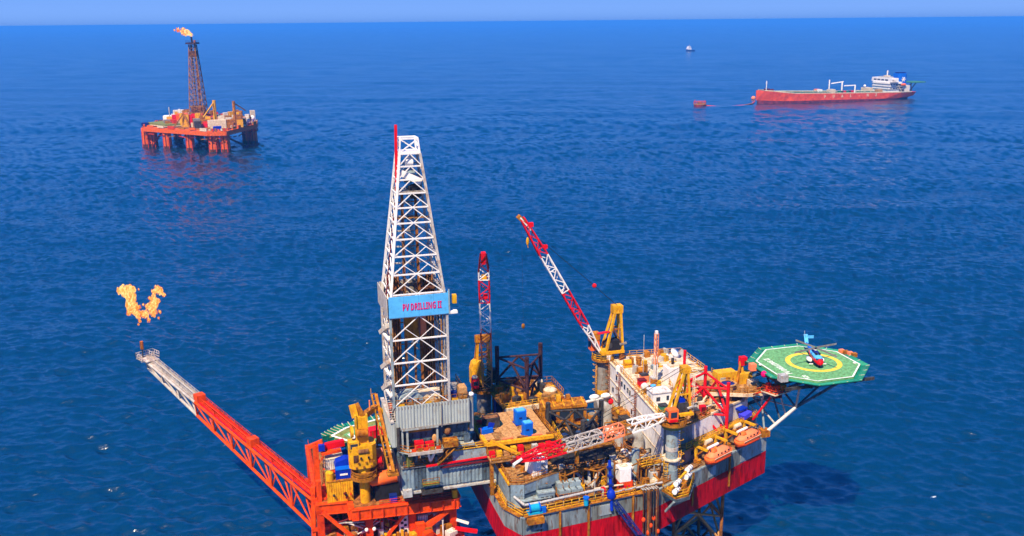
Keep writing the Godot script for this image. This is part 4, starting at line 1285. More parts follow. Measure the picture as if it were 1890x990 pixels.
func crane_starboard():
	var t := thing("crane", "yellow crane with red cab on starboard edge, boom laid flat over the deck", "crane", V(31, 26.5, -6), "cranes on the drilling rig")
	post(t, "pedestal", V(31, 26.5, -6), 11.2, 1.15, "grey_blue_pale")
	drum(t, "pedestal_band", V(31, 32.2, -6), V(31, 33.0, -6), 1.25, "steel_white")
	drum(t, "pedestal_band", V(31, 26.6, -6), V(31, 28.4, -6), 1.3, "grey_blue")
	disc(t, "pedestal_step", V(31, 30.6, -6), 1.8, 0.25, "cream")
	ladder(t, V(32.4, 26.6, -5.4), 5.5, V(0.4, 0, 1), "yellow")
	ladder(t, V(29.6, 26.6, -5.4), 4.0, V(-0.4, 0, 1), "lemon")
	ladder(t, V(32.3, 32.4, -5.6), 5.8, V(0.4, 0, 1), "yellow")
	disc(t, "ring_platform", V(31, 37.9, -6), 2.7, 0.45, "ochre")
	disc(t, "ring_skirt", V(31, 37.3, -6), 2.1, 0.8, "olive")
	round_rail(t, V(31, 38.1, -6), 2.6, "amber")
	drum(t, "turntable", V(31, 38.1, -6), V(31, 39.2, -6), 1.6, "dark")
	crate(t, "machine_deck", V(32.4, 39.2, -6.4), V(4.4, 0.5, 3.4), "yellow")
	crate(t, "winch_house", V(32.9, 39.7, -6.6), V(2.4, 1.9, 2.4), "grey_dark")
	drum(t, "winch_drum", V(32.6, 41.9, -7.6), V(32.6, 41.9, -5.6), 0.6, "blue_deep")
	slab(t, "exhaust_pipe", V(33.4, 40.6, -5.0), V(35.2, 41.0, -5.0), 0.3, 0.3, "grey_pale")
	var c := assembly(t, "operator_cab")
	crate(c, "cab_body", V(30.0, 39.0, -4.4), V(1.9, 2.2, 1.6), "boat_orange")
	crate(c, "cab_window", V(29.0, 39.7, -4.4), V(0.12, 1.1, 1.2), "glass")
	crate(c, "cab_window", V(30.0, 39.8, -3.55), V(1.2, 1.0, 0.12), "glass")
	crate(c, "cab_trim", V(30.0, 38.9, -3.55), V(1.7, 0.5, 0.14), "red")
	for z in [-7.4, -5.4]:
		slab(t, "frame_leg", V(30.6, 39.6, z), V(33.0, 47.6, z * 0.6 - 2.6), 0.42, 0.42, "lemon")
		slab(t, "frame_leg", V(34.2, 39.6, z), V(33.6, 47.6, z * 0.6 - 2.6), 0.42, 0.42, "yellow")
		bar(t, "frame_brace", V(31.7, 43.2, z * 0.8 - 1.3), V(33.9, 43.2, z * 0.8 - 1.3), 0.28, "yellow")
		bar(t, "frame_brace", V(34.1, 41.0, z * 0.95 - 0.3), V(32.2, 45.0, z * 0.7 - 2), 0.22, "amber")
	crate(t, "frame_head", V(33.3, 47.2, -6.4), V(1.5, 1.2, 1.7), "yellow")
	ladder(t, V(34.6, 39.6, -5.2), 7.6, V(1, 0, 0), "cream")
	var b := assembly(t, "boom")
	var foot := V(29.0, 39.3, -5.6)
	var tip := V(0.4, 35.9, -3.2)
	lattice(b, foot, tip, 1.9, 1.7, 20, [[0.25, "white"], [0.30, "amber"], [0.46, "pale_orange"], [0.70, "steel_white"], [1.0, "red"]], 0.24, 0.17, 0.14, 0.35, 0.5)
	slab(b, "boom_walkway", foot.lerp(tip, 0.02) + V(0, -0.2, 0.2), foot.lerp(tip, 0.24) + V(0, -0.2, 0.2), 0.7, 0.25, "amber")
	slab(b, "tip_plate", tip + V(2.4, 0.2, 0), tip + V(-0.4, 0.2, 0), 0.8, 0.7, "red")
	slab(b, "tip_arm", tip + V(0.4, 0.4, 0.5), tip + V(-1.2, -0.6, 0.5), 0.35, 0.35, "white")
	slab(b, "tip_arm", tip + V(0.4, 0.6, -0.4), tip + V(-1.4, -0.6, -0.4), 0.35, 0.35, "maroon")
	var k := assembly(t, "rigging")
	for z in [-0.6, 0.6]:
		tube(k, "pendant", V(33.0, 48.3, -6.4 + z), V(8.0, 37.8, -3.9 + z), 0.045, "dark")
	slab(k, "boom_rest", V(11.5, 33.2, -4.2), V(11.5, 36.2, -4.2), 0.6, 0.6, "ochre")

func quarters():
	var t := thing("living_quarters", "white three storey living quarters with rusty ladders, facing the pipe deck", "living quarters", V(40, 26.5, -28))
	var w = ["white", "white_worn", "white", "white"]
	# lower tiers along the starboard flank
	var a = P2([30.4, -8.6, 35.5, -10.2, 57.2, -20.6, 57.2, -40, 33.2, -44.6])
	prism(t, "lower_core", a, 26.5, 29.5, "grey")
	plate_wall(t, V(34.0, 26.6, -9.7), V(57.2, 26.6, -20.8), 2.9, w, 3.6, "wall_panel", 0.14)
	plate_wall(t, V(57.3, 26.6, -20.6), V(57.3, 26.6, -40), 2.9, w, 4.0, "wall_panel", 0.14)
	prism(t, "lower_roof", P2([30.4, -8.4, 36, -9.6, 57.4, -20, 57.4, -40, 33.2, -44.6]), 29.5, 29.75, "tan")
	var b = P2([30.4, -9.8, 38, -13.0, 44.2, -16.3, 55.4, -21.6, 55.4, -38, 33.2, -44.4])
	prism(t, "middle_core", b, 29.75, 33.2, "grey")
	plate_wall(t, V(34.0, 29.8, -11.4), V(44.4, 29.8, -16.2), 3.3, w, 3.4, "wall_panel", 0.14)
	plate_wall(t, V(44.4, 29.8, -16.2), V(55.4, 29.8, -21.5), 3.3, w, 3.7, "wall_panel", 0.14)
	plate_wall(t, V(55.5, 29.8, -21.4), V(55.5, 29.8, -38), 3.3, w, 4.0, "wall_panel", 0.14)
	prism(t, "middle_roof", P2([30.6, -9.8, 38, -12.8, 44.2, -16.1, 55.6, -21.4, 55.6, -38, 33.2, -44.4]), 33.2, 33.4, "tan_pale")
	slab(t, "roof_coping", V(44.4, 33.5, -16.1), V(55.5, 33.5, -21.4), 0.35, 0.4, "cream")
	# upper storey
	var c = P2([30.4, -9.4, 34.6, -11.2, 36.2, -16, 38.6, -22, 39.8, -28, 50.2, -30, 50.2, -42, 33.2, -44.6])
	prism(t, "upper_core", c, 33.4, 36.7, "grey")
	prism(t, "roof", c, 36.7, 36.95, "cream")
	# the long stern wall, three storeys of plates, the near end one storey lower
	var n0 := V(30.4, 26.55, -8.3)
	var n1 := V(33.1, 26.55, -44.7)
	plate_wall(t, n1, n0, 10.3, w, 4.1, "wall_panel", 0.18, 3)
	plate_wall(t, V(36.2, 33.5, -15.9), V(38.6, 33.5, -22), 3.2, w, 3.0, "wall_panel", 0.14)
	plate_wall(t, V(39.9, 33.5, -28), V(50.2, 33.5, -30), 3.2, w, 3.4, "wall_panel", 0.14)
	for y in [29.95, 33.4]:
		slab(t, "wall_ledge", V(30.25, y, -8.4), V(32.85, y, -44.6), 0.22, 0.16, "cream")
	slab(t, "wall_coping", V(30.3, 37.0, -9), V(33.0, 37.0, -44.6), 0.5, 0.25, "cream")
	for q in [[-32.6, 35.2], [-30.8, 35.2], [-28.8, 35.2], [-27.4, 35.2], [-38.5, 31.6], [-20.5, 31.6], [-18.2, 31.5], [-14.5, 28.2], [-26.0, 31.6], [-12.4, 34.8], [-36.2, 35.2]]:
		var s: float = (q[0] + 8.3) / (-36.4)
		block(t, "window", V(30.4 + 2.7 * s - 0.24, q[1], q[0]), V(0.14, 1.0, 0.62), "glass", 4.2)
		block(t, "window_frame", V(30.4 + 2.7 * s - 0.17, q[1], q[0]), V(0.14, 1.24, 0.86), "cream", 4.2)
	for q in [[-33.6, 28.8, 8.4], [-23.4, 28.2, 9.0], [-41.0, 27.0, 9.6]]:
		var s: float = (q[0] + 8.3) / (-36.4)
		ladder(t, V(30.4 + 2.7 * s - 0.5, q[1], q[0]), q[2], V(-1, 0, 0), "rust")
	stair(t, V(31.6, 29.6, -28), V(32.0, 33.4, -33), 1.0, "steel_white")
	block(t, "entrance_step", V(30.9, 29.4, -28.0), V(2.6, 0.25, 9.0), "steel_white", 4.2)
	for k in 8:
		var u := 35.5 + k * 2.7
		var z = -10.2 - (u - 35.5) * 0.479
		block(t, "window", V(u, 28.2, z + 0.2), V(0.9, 0.8, 0.14), "glass", 25.6)
	# railings of every roof
	railing(t, [V(30.6, 37.0, -10), V(33.2, 37.0, -44.2), V(50, 37.0, -41.8), V(50, 37.0, -30.3), V(40, 37.0, -28.2), V(38.6, 37.0, -22), V(36.2, 37.0, -16), V(34.4, 37.0, -11.4), V(30.6, 37.0, -9.7)], "yellow", 1.25, 1.6)
	railing(t, [V(34.8, 33.4, -11.8), V(38, 33.4, -13.0), V(44.2, 33.4, -16.3)], "amber", 1.2, 1.4)
	railing(t, [V(36, 29.75, -10.0), V(57.2, 29.75, -20.2), V(57.2, 29.75, -39)], "yellow", 1.2, 1.6)
	railing(t, [V(55.4, 33.4, -21.8), V(55.4, 33.4, -37)], "yellow", 1.2, 1.6)
	# fittings bolted to the roofs
	var r := RandomNumberGenerator.new()
	r.seed = 62
	for k in 58:
		var u = r.randf_range(32.5, 49)
		var z = r.randf_range(-43, -14)
		if u > 37.5 and z > -29:
			continue
		crate(t, ["vent", "fan_box", "cable_box", "roof_hatch"][k % 4], V(u, 36.95, z), V(r.randf_range(0.4, 1.5), r.randf_range(0.5, 1.8), r.randf_range(0.4, 1.5)), ["cream", "amber", "white", "grey_pale", "ochre", "rust", "lemon", "steel_white", "grey_blue"][r.randi() % 9], r.randf_range(0, 40))
	for k in 30:
		var u = r.randf_range(38.5, 55)
		var z = -13.6 - (u - 38) * 0.479 - r.randf_range(0.6, 8)
		crate(t, ["vent", "valve_box", "cable_box", "tank_base"][k % 4], V(u, 33.4, z), V(r.randf_range(0.5, 1.6), r.randf_range(0.4, 1.9), r.randf_range(0.5, 1.6)), ["cream", "grey_dark", "tan", "grey_pale", "amber", "rust", "white_worn"][r.randi() % 7], r.randf_range(0, 60))
	for k in 16:
		var u = r.randf_range(33, 48)
		var z = r.randf_range(-42, -30)
		tube(t, "pipe", V(u, 37.3, z), V(u + r.randf_range(1, 4), 37.3 + r.randf_range(0, 0.8), z + r.randf_range(-2, 2)), 0.13, ["cream", "amber", "grey_pale", "rust"][k % 4])
	for k in 12:
		var u = r.randf_range(39, 54)
		var z = -14.6 - (u - 38) * 0.479 - r.randf_range(0, 5)
		tube(t, "pipe", V(u, 33.8, z), V(u + r.randf_range(1, 4), 33.8 + r.randf_range(0, 1.2), z + r.randf_range(-2, 1)), 0.18, ["tan", "grey_pale", "pipe_brown", "cream"][k % 4])

func roof_things():
	var m := thing("radio_mast", "orange and white lattice radio mast standing on the quarters roof", "mast", V(37, 36.95, -27))
	for k in 8:
		var y := 36.95 + k * 1.35
		for j in 3:
			var a = TAU * j / 3
			var b = TAU * (j + 1) / 3
			bar(m, "upright", V(37 + 0.42 * cos(a), y, -27 + 0.42 * sin(a)), V(37 + 0.42 * cos(a), y + 1.35, -27 + 0.42 * sin(a)), 0.16, "pale_orange" if k > 2 else "white")
			bar(m, "lacing", V(37 + 0.42 * cos(a), y, -27 + 0.42 * sin(a)), V(37 + 0.42 * cos(b), y + 1.35, -27 + 0.42 * sin(b)), 0.12, "cream")
	crate(m, "head", V(37, 47.6, -27), V(0.5, 0.7, 0.5), "white")
	var w := thing("whip_aerial", "thin grey whip aerial on the roof left of the radio mast", "aerial", V(35.6, 36.95, -30))
	post(w, "base", V(35.6, 36.95, -30), 1.0, 0.25, "white")
	tube(w, "rod", V(35.6, 37.9, -30), V(35.6, 46.6, -30), 0.07, "grey_pale")
	var d := thing("satellite_dish", "white satellite dish on a white post behind the starboard crane", "satellite dish", V(41.8, 36.95, -29))
	post(d, "post", V(41.8, 36.9, -29), 4.6, 0.3, "white")
	part(d, "dish", loft_mesh([[0.0, 1.35, 1.35, 0.0], [-0.3, 1.1, 1.1, 0.0], [-0.5, 0.6, 0.6, 0.0], [-0.58, 0.1, 0.1, 0.0]], false, 18), "white", Transform3D(Basis(Vector3.UP, deg_to_rad(35)) * Basis(Vector3.RIGHT, -0.9), V(42.6, 42.2, -29)))
	slab(d, "feed_arm", V(41.8, 41.2, -28.6), V(40.2, 42.4, -28.4), 0.3, 0.3, "white")
	slab(d, "side_panel", V(43.4, 42.6, -29), V(45.0, 40.9, -28.6), 0.14, 1.2, "grey_pale")
	var h := thing("roof_cabin", "small white cabin with flat roof on the near end of the roof", "cabin", V(33.4, 36.95, -16.6))
	crate(h, "body", V(33.2, 36.95, -17.0), V(3.8, 2.6, 3.0), "white")
	crate(h, "roof", V(33.2, 39.55, -17.0), V(4.1, 0.2, 3.3), "white_worn")
	crate(h, "window", V(32.4, 38.0, -15.46), V(0.8, 0.8, 0.1), "glass")
	crate(h, "window", V(34.4, 38.0, -15.46), V(0.5, 0.9, 0.1), "glass")
	crate(h, "door", V(31.25, 37.0, -17.0), V(0.1, 2.0, 0.9), "grey_pale")
	var tw := thing("white_tower", "tall white wall-sided funnel casing beside the red leg top", "funnel casing", V(41.6, 33.4, -27.5))
	crate(tw, "casing", V(41.6, 33.4, -26.9), V(4.6, 6.8, 2.8), "white")
	crate(tw, "cap", V(41.6, 40.2, -26.9), V(3.4, 0.5, 1.8), "cream")
	post(tw, "exhaust_pipe", V(40.8, 40.4, -26.9), 1.6, 0.3, "grey_dark")
	post(tw, "red_post", V(43.0, 38.6, -25.9), 5.2, 0.3, "red")
	var list = [["blue_drum", "tall blue drum on the roof left of the white cabin", "drum", V(33.6, 36.95, -20.6), "blue", "drum"],
		["white_tank", "white round tank on the roof beside the blue drum", "tank", V(35.4, 36.95, -20.2), "white", "ball"],
		["white_tank", "white round tank near the far edge of the roof", "tank", V(32.9, 36.95, -23.0), "white_worn", "ball"],
		["yellow_winch", "yellow winch on the roof near its far corner", "winch", V(35.2, 36.95, -37.5), "yellow", "winch"],
		["yellow_winch", "amber winch on the roof below the radio mast", "winch", V(36.2, 36.95, -32.4), "amber", "winch"],
		["red_locker", "red locker on the roof between white tank and yellow winch", "locker", V(33.4, 36.95, -25.6), "red", "box"],
		["orange_locker", "orange locker on the roof near the far rail", "locker", V(35.0, 36.95, -28.2), "pale_orange", "box"],
		["brown_bin", "brown open bin on the starboard middle roof", "bin", V(40.6, 33.4, -15.9), "pipe_brown", "box"],
		["red_cabinet", "bright red cabinet standing by the white flank wall", "cabinet", V(42.6, 33.4, -16.5), "red", "tall"],
		["green_unit", "pale green machine on the deck right of the white cabin", "machine", V(31.9, 36.95, -12.2), "tanker_green", "box"]]
	for q in list:
		var o := thing(q[0], q[1], q[2], q[3])
		var p: Vector3 = q[3]
		match q[5]:
			"drum":
				post(o, "shell", p, 2.2, 0.55, q[4])
				disc(o, "lid", p + V(0, 2.25, 0), 0.6, 0.12, "sky_blue")
			"ball":
				ball(o, "shell", p + V(0, 1.1, 0), V(0.85, 0.85, 0.85), q[4])
				post(o, "foot", p, 0.6, 0.5, "grey")
			"winch":
				crate(o, "bed", p, V(2.2, 0.4, 1.6), q[4])
				drum(o, "winch_drum", p + V(-0.8, 1.0, 0), p + V(0.8, 1.0, 0), 0.65, q[4])
				crate(o, "motor", p + V(1.0, 0.4, 0), V(0.5, 1.6, 1.3), "ochre")
			"tall":
				crate(o, "body", p, V(1.2, 2.0, 0.9), q[4])
				crate(o, "door", p + V(0, 0.2, 0.47), V(0.9, 1.6, 0.06), "maroon")
			_:
				crate(o, "body", p, V(1.5, 1.6, 1.4), q[4])
				crate(o, "lid", p + V(0, 1.6, 0), V(1.65, 0.14, 1.55), "grey_dark" if q[4] != "red" else "maroon")

func bow_deck():
	var t := thing("bow_platform", "tan bow platform crowded with yellow machinery left of the green helideck", "platform", V(54, 33.4, -23))
	prism(t, "deck", P2([47, -22, 54, -19, 61, -18.5, 61, -22.5, 58, -28, 47, -29]), 35.2, 35.5, "tan")
	prism(t, "deck_edge", P2([46.8, -21.7, 54, -18.7, 61.2, -18.2, 61.2, -18.5, 54, -19, 47, -22]), 34.9, 35.6, "cream")
	for q in [[48, -23], [54, -20.4], [60, -19.5], [49, -28], [57, -27]]:
		post(t, "support_post", V(q[0], 33.3, q[1]), 2.0, 0.25, "grey")
	drum(t, "dark_tank", V(51.5, 35.5, -22.6), V(51.5, 36.7, -22.6), 1.5, "navy")
	part(t, "tank_rim", ring_mesh(1.4, 1.8, 0.2, 24), "tan_pale", Transform3D(Basis(), V(51.5, 36.7, -22.6)))
	crate(t, "control_house", V(52.6, 35.5, -26.2), V(4.4, 2.6, 2.4), "lemon")
	crate(t, "house_door", V(51.6, 35.5, -24.95), V(1.2, 1.6, 0.1), "grey_pale")
	crate(t, "generator", V(56.6, 35.5, -25.2), V(2.8, 2.2, 2.2), "lemon")
	crate(t, "generator", V(57.2, 35.5, -22.4), V(1.8, 1.4, 1.6), "cream")
	slab(t, "gantry_leg", V(54.6, 35.5, -24.4), V(55.8, 40.2, -25.2), 0.45, 0.6, "amber")
	slab(t, "gantry_leg", V(56.4, 35.5, -24.4), V(55.8, 40.2, -25.2), 0.3, 0.5, "lemon")
	crate(t, "hoist_box", V(56.2, 39.4, -25.2), V(1.4, 1.8, 1.2), "red")
	for k in 14:
		var a = k * 2.4
		crate(t, ["valve", "pump", "locker"][k % 3], V(53.5 + 3.6 * cos(a) + k * 0.1, 35.5, -22.6 + 2.8 * sin(a)), V(0.7 + 0.07 * k, 0.7 + (k % 4) * 0.3, 0.8), ["ochre", "tan_pale", "amber", "cream", "rust"][k % 5], k * 17.0)
	railing(t, [V(47, 35.5, -22), V(54, 35.5, -19), V(61, 35.5, -18.5)], "amber", 1.2, 1.4)
	var b := thing("gangway_basket", "orange railed gangway landing beside the near left edge of the helideck", "gangway", V(58.5, 37.2, -14.6))
	prism(b, "landing", P2([55.0, -15.6, 59.6, -17.0, 60.6, -13.6, 56.4, -12.4]), 37.2, 37.45, "cream")
	railing(b, [V(55.2, 37.45, -15.4), V(56.5, 37.45, -12.6), V(60.4, 37.45, -13.8)], "orange", 1.3, 0.9)
	railing(b, [V(55.2, 37.45, -15.4), V(59.5, 37.45, -16.8)], "amber", 1.3, 0.9)
	crate(b, "equipment_box", V(57.4, 37.45, -14.6), V(1.8, 1.3, 1.3), "orange")
	crate(b, "equipment_box", V(59.2, 37.45, -14.6), V(1.2, 1.2, 1.2), "lemon")
	crate(b, "equipment_box", V(56.3, 37.45, -15.0), V(0.8, 1.7, 0.8), "red")
	stair(b, V(55.4, 35.5, -18.4), V(56.2, 37.4, -15.6), 1.0, "orange")
	slab(b, "support", V(57.6, 37.2, -14.6), V(55.4, 29.8, -18.6), 0.35, 0.35, "red")
	slab(b, "support", V(58.6, 37.2, -15.6), V(57.0, 35.4, -19.0), 0.3, 0.3, "maroon")
	block(b, "red_tank", V(57.8, 36.7, -14.0), V(1.5, 0.9, 1.2), "maroon")

func helideck():
	var c := V(65.8, 42, -16.2)
	var t := thing("helideck", "green octagonal helicopter deck with white border and yellow circle", "helideck", V(c.x, 41, c.z))
	var oct := []
	var outer := []
	var mid := []
	for k in 8:
		var a = TAU * (k + 0.5) / 8
		oct.append(Vector2(c.x + cos(a) * 10.5, c.z + sin(a) * 10.5))
		mid.append(Vector2(c.x + cos(a) * 11.0, c.z + sin(a) * 11.0))
		outer.append(Vector2(c.x + cos(a) * 12.25, c.z + sin(a) * 12.25))
	prism(t, "deck", oct, 41.55, 42.0, "helideck_green")
	prism(t, "deck_frame", mid, 41.2, 41.6, "net_green")
	var r := RandomNumberGenerator.new()
	for k in 8:
		var a: Vector2 = oct[k]
		var b: Vector2 = oct[(k + 1) % 8]
		var i = (a - Vector2(c.x, c.z)) * 0.962 + Vector2(c.x, c.z)
		var j = (b - Vector2(c.x, c.z)) * 0.962 + Vector2(c.x, c.z)
		var st := begin()
		var y := 42.012
		var a2 = (a - Vector2(c.x, c.z)) * 0.992 + Vector2(c.x, c.z)
		var b2 = (b - Vector2(c.x, c.z)) * 0.992 + Vector2(c.x, c.z)
		quad(st, V(i.x, y, i.y), V(a2.x, y, a2.y), V(b2.x, y, b2.y), V(j.x, y, j.y))
		part(t, "border_line", finish(st), "marking_white")
		var oa: Vector2 = outer[k]
		var ob: Vector2 = outer[(k + 1) % 8]
		# safety net: an open mesh of cords on a frame
		var net := begin()
		for s in 15:
			var p := V(mid[k].x, 41.6, mid[k].y).lerp(V(mid[(k + 1) % 8].x, 41.6, mid[(k + 1) % 8].y), s / 14.0)
			var q := V(oa.x, 41.75, oa.y).lerp(V(ob.x, 41.75, ob.y), s / 14.0)
			net.append_from(unit_box, 0, along(p, q, 0.36, 0.05))
		for s in 4:
			var f = (s + 0.5) / 4.0
			var p := V(mid[k].x, 41.62, mid[k].y).lerp(V(oa.x, 41.76, oa.y), f)
			var q := V(mid[(k + 1) % 8].x, 41.62, mid[(k + 1) % 8].y).lerp(V(ob.x, 41.76, ob.y), f)
			net.append_from(unit_box, 0, along(p, q, 0.06, 0.26))
		part(t, "safety_net", finish(net), "netting")
		bar(t, "net_edge", V(oa.x, 41.8, oa.y), V(ob.x, 41.8, ob.y), 0.12, "net_green")
		for s in 6:
			var p := V(mid[k].x, 41.5, mid[k].y).lerp(V(mid[(k + 1) % 8].x, 41.5, mid[(k + 1) % 8].y), s / 6.0)
			var q := V(oa.x, 41.9, oa.y).lerp(V(ob.x, 41.9, ob.y), s / 6.0)
			bar(t, "net_arm", p, q, 0.1, "tanker_green" if s % 2 else "cream")
	part(t, "touchdown_circle", ring_mesh(4.6, 5.6, 0.014), "marking_yellow", Transform3D(Basis(), V(67.1, 42.0, -16.1)))
	lettering(t, "PV DRILLING II", 1.1, "marking_white", Transform3D(Basis(Vector3(0, 0, -0.86), Vector3(-1.1, 0, 0), Vector3.UP), V(58.9, 42.0, -16.2)), 0.03)
	lettering(t, "12t", 1.0, "marking_white", Transform3D(Basis(Vector3(0, 0, -1), Vector3(-1, 0, 0), Vector3.UP), V(60.9, 42.0, -9.2)), 0.03)
	for q in [[55.9, -17.8], [74.6, -13.0], [57.2, -11.4]]:
		crate(t, "deck_light", V(q[0], 42, q[1]), V(0.5, 0.2, 0.5), "white")
	crate(t, "foam_monitor", V(56.0, 41.6, -9.6), V(1.6, 1.4, 1.4), "grey_pale")
	crate(t, "foam_monitor", V(54.0, 41.2, -17.6), V(1.2, 1.4, 1.2), "pale_orange")
	ball(t, "windsock_base", V(54.6, 41.5, -14.2), V(0.6, 0.7, 0.6), "crimson")
	for k in 4:
		crate(t, "access_landing", V(76.4 + k * 0.4, 41.6, -20.0 + k * 0.9), V(1.0, 0.8, 0.8), "amber" if k % 2 else "pale_orange")
	# beams and struts below
	for k in 5:
		slab(t, "floor_beam", V(56 + k * 4.9, 40.8, -25.5 if k > 0 and k < 4 else -21), V(56 + k * 4.9, 40.8, -7.0 if k > 0 and k < 4 else -11.5), 0.35, 0.8, "grey_dark")
		slab(t, "floor_beam", V(56, 40.3, -24 + k * 3.9), V(76, 40.3, -24 + k * 3.9), 0.35, 0.6, "grey_dark")
	var node = [V(59.5, 40.2, -9), V(68, 40.2, -8.6), V(72.5, 40.2, -15.5), V(59, 40.2, -21.5), V(68, 40.2, -23), V(63.8, 40.2, -13)]
	var foot = [V(57.6, 26.9, -17.4), V(57.6, 29.7, -26), V(57.6, 30.4, -35)]
	tube(t, "main_strut", foot[0], V(61.4, 34.2, -12.6), 0.36, "white")
	tube(t, "main_strut", V(61.4, 34.2, -12.6), node[1], 0.28, "grey_blue_dark")
	tube(t, "main_strut", V(61.4, 34.2, -12.6), node[0], 0.22, "grey_pale")
	tube(t, "main_strut", foot[1], node[2], 0.36, "grey_blue_dark")
	tube(t, "main_strut", foot[2], node[4], 0.36, "grey_blue_dark")
	tube(t, "strut", foot[0], V(57.4, 35.4, -19.5), 0.22, "grey_blue_pale")
	tube(t, "strut", V(58.9, 29.6, -16.0), V(57.6, 33.2, -24), 0.2, "grey_pale")
	tube(t, "strut", V(59.5, 30.6, -14.9), node[3], 0.2, "grey_blue_dark")
	tube(t, "strut", V(61.4, 34.2, -12.6), node[3], 0.22, "grey_blue_dark")
	tube(t, "strut", V(60.2, 32, -14.2), V(59.4, 37, -16), 0.18, "grey_pale")
	tube(t, "strut", V(57.6, 29.7, -26), node[0], 0.24, "grey_blue_dark")
	tube(t, "strut", V(57.6, 33.4, -24), node[5], 0.24, "grey_blue_dark")
	tube(t, "strut", V(57.4, 33.2, -22), V(61.4, 34.2, -12.6), 0.18, "grey_pale")
	tube(t, "strut", node[2], V(61.4, 34.2, -12.6), 0.22, "grey_blue_dark")
	tube(t, "strut", V(57.6, 30.4, -35), node[3], 0.26, "grey_blue_dark")
	tube(t, "strut", V(57.2, 33, -18.8), V(56, 36.8, -15.8), 0.2, "grey_pale")
	tube(t, "strut", V(58.2, 31.6, -19.2), V(57.0, 36.8, -14.5), 0.2, "grey_blue_pale")
	crate(t, "strut_seat", V(57.4, 26.5, -17.2), V(1.8, 1.5, 1.6), "amber")

func helicopter():
	var t := loose("helicopter", "red and blue helicopter with white side pods parked on the green helideck", "helicopter", V(66.9, 42.02, -15.2), -16.0)
	t.scale = Vector3.ONE * 0.85   # nose towards +z
	part(t, "fuselage", loft_mesh([[4.1, 0.12, 0.12, 1.35], [3.9, 0.5, 0.45, 1.4], [3.3, 0.86, 0.8, 1.5], [2.2, 1.02, 0.98, 1.6], [-1.6, 1.02, 1.0, 1.62], [-3.0, 0.8, 0.8, 1.85], [-4.2, 0.45, 0.5, 2.1]], false, 18), "red")
	part(t, "canopy", loft_mesh([[3.35, 0.30, 0.2, 2.0], [2.8, 0.78, 0.5, 2.05], [1.9, 0.92, 0.66, 2.1], [-1.8, 0.9, 0.66, 2.12], [-3.4, 0.5, 0.45, 2.3]], false, 18), "sky_blue")
	part(t, "windscreen", loft_mesh([[3.72, 0.35, 0.15, 1.78], [3.2, 0.80, 0.42, 1.92], [2.6, 0.9, 0.5, 2.02]], false, 16), "glass")
	part(t, "engine_cowl", loft_mesh([[1.5, 0.3, 0.16, 2.85], [0.9, 0.6, 0.36, 2.9], [-1.6, 0.62, 0.38, 2.9], [-2.8, 0.3, 0.2, 2.8]], false, 14), "navy")
	part(t, "cowl_top", loft_mesh([[-0.2, 0.25, 0.12, 3.3], [-0.8, 0.42, 0.2, 3.3], [-2.0, 0.3, 0.12, 3.2]], false, 12), "white")
	for s in [-1, 1]:
		ball(t, "side_pod", V(s * 1.45, 1.05, -0.3), V(0.6, 0.5, 1.5), "white")
		drum(t, "intake", V(s * 0.38, 2.95, 1.0), V(s * 0.38, 2.95, 1.6), 0.24, "dark")
		for z in [1.4, 0.3, -0.8]:
			block(t, "cabin_window", V(s * 1.0, 1.95, z), V(0.1, 0.5, 0.6), "glass")
		drum(t, "wheel", V(s * 1.4 - 0.12, 0.34, -0.9), V(s * 1.4 + 0.12, 0.34, -0.9), 0.34, "rubber")
		tube(t, "wheel_strut", V(s * 1.4, 0.4, -0.9), V(s * 1.1, 1.2, -0.6), 0.09, "grey_pale")
		slab(t, "boarding_step", V(s * 1.25, 0.7, 2.1), V(s * 2.0, 0.6, 1.7), 0.35, 0.12, "white")
	drum(t, "wheel", V(-0.12, 0.28, 2.9), V(0.12, 0.28, 2.9), 0.28, "rubber")
	tube(t, "wheel_strut", V(0, 0.3, 2.9), V(0, 1.0, 2.7), 0.09, "grey_pale")
	part(t, "tail_boom", loft_mesh([[-3.8, 0.42, 0.45, 2.2], [-7.8, 0.2, 0.26, 2.6]], false, 12), "blue")
	slab(t, "tail_fin", V(0, 2.6, -7.4), V(0, 4.5, -8.6), 0.9, 0.16, "sky_blue")
	slab(t, "stabiliser", V(0.1, 3.9, -8.2), V(1.9, 3.95, -8.2), 0.14, 0.7, "sky_blue")
	for k in 4:
		var a = k * PI / 2 + 0.3
		slab(t, "tail_blade", V(-0.25, 4.3, -8.5), V(-0.25, 4.3 + 1.1 * sin(a), -8.5 + 1.1 * cos(a)), 0.06, 0.14, "grey_pale")
	post(t, "rotor_mast", V(0, 3.2, -0.4), 0.65, 0.12, "grey_dark")
	disc(t, "rotor_hub", V(0, 3.85, -0.4), 0.4, 0.22, "grey_dark")
	for k in 4:
		var a = deg_to_rad(27.0 + 90.0 * k)
		var d := V(cos(a), 0, -sin(a))
		slab(t, "rotor_blade", V(0, 3.88, -0.4) + d * 0.3, V(0, 3.72, -0.4) + d * 6.7, 0.07, 0.42, "grey")

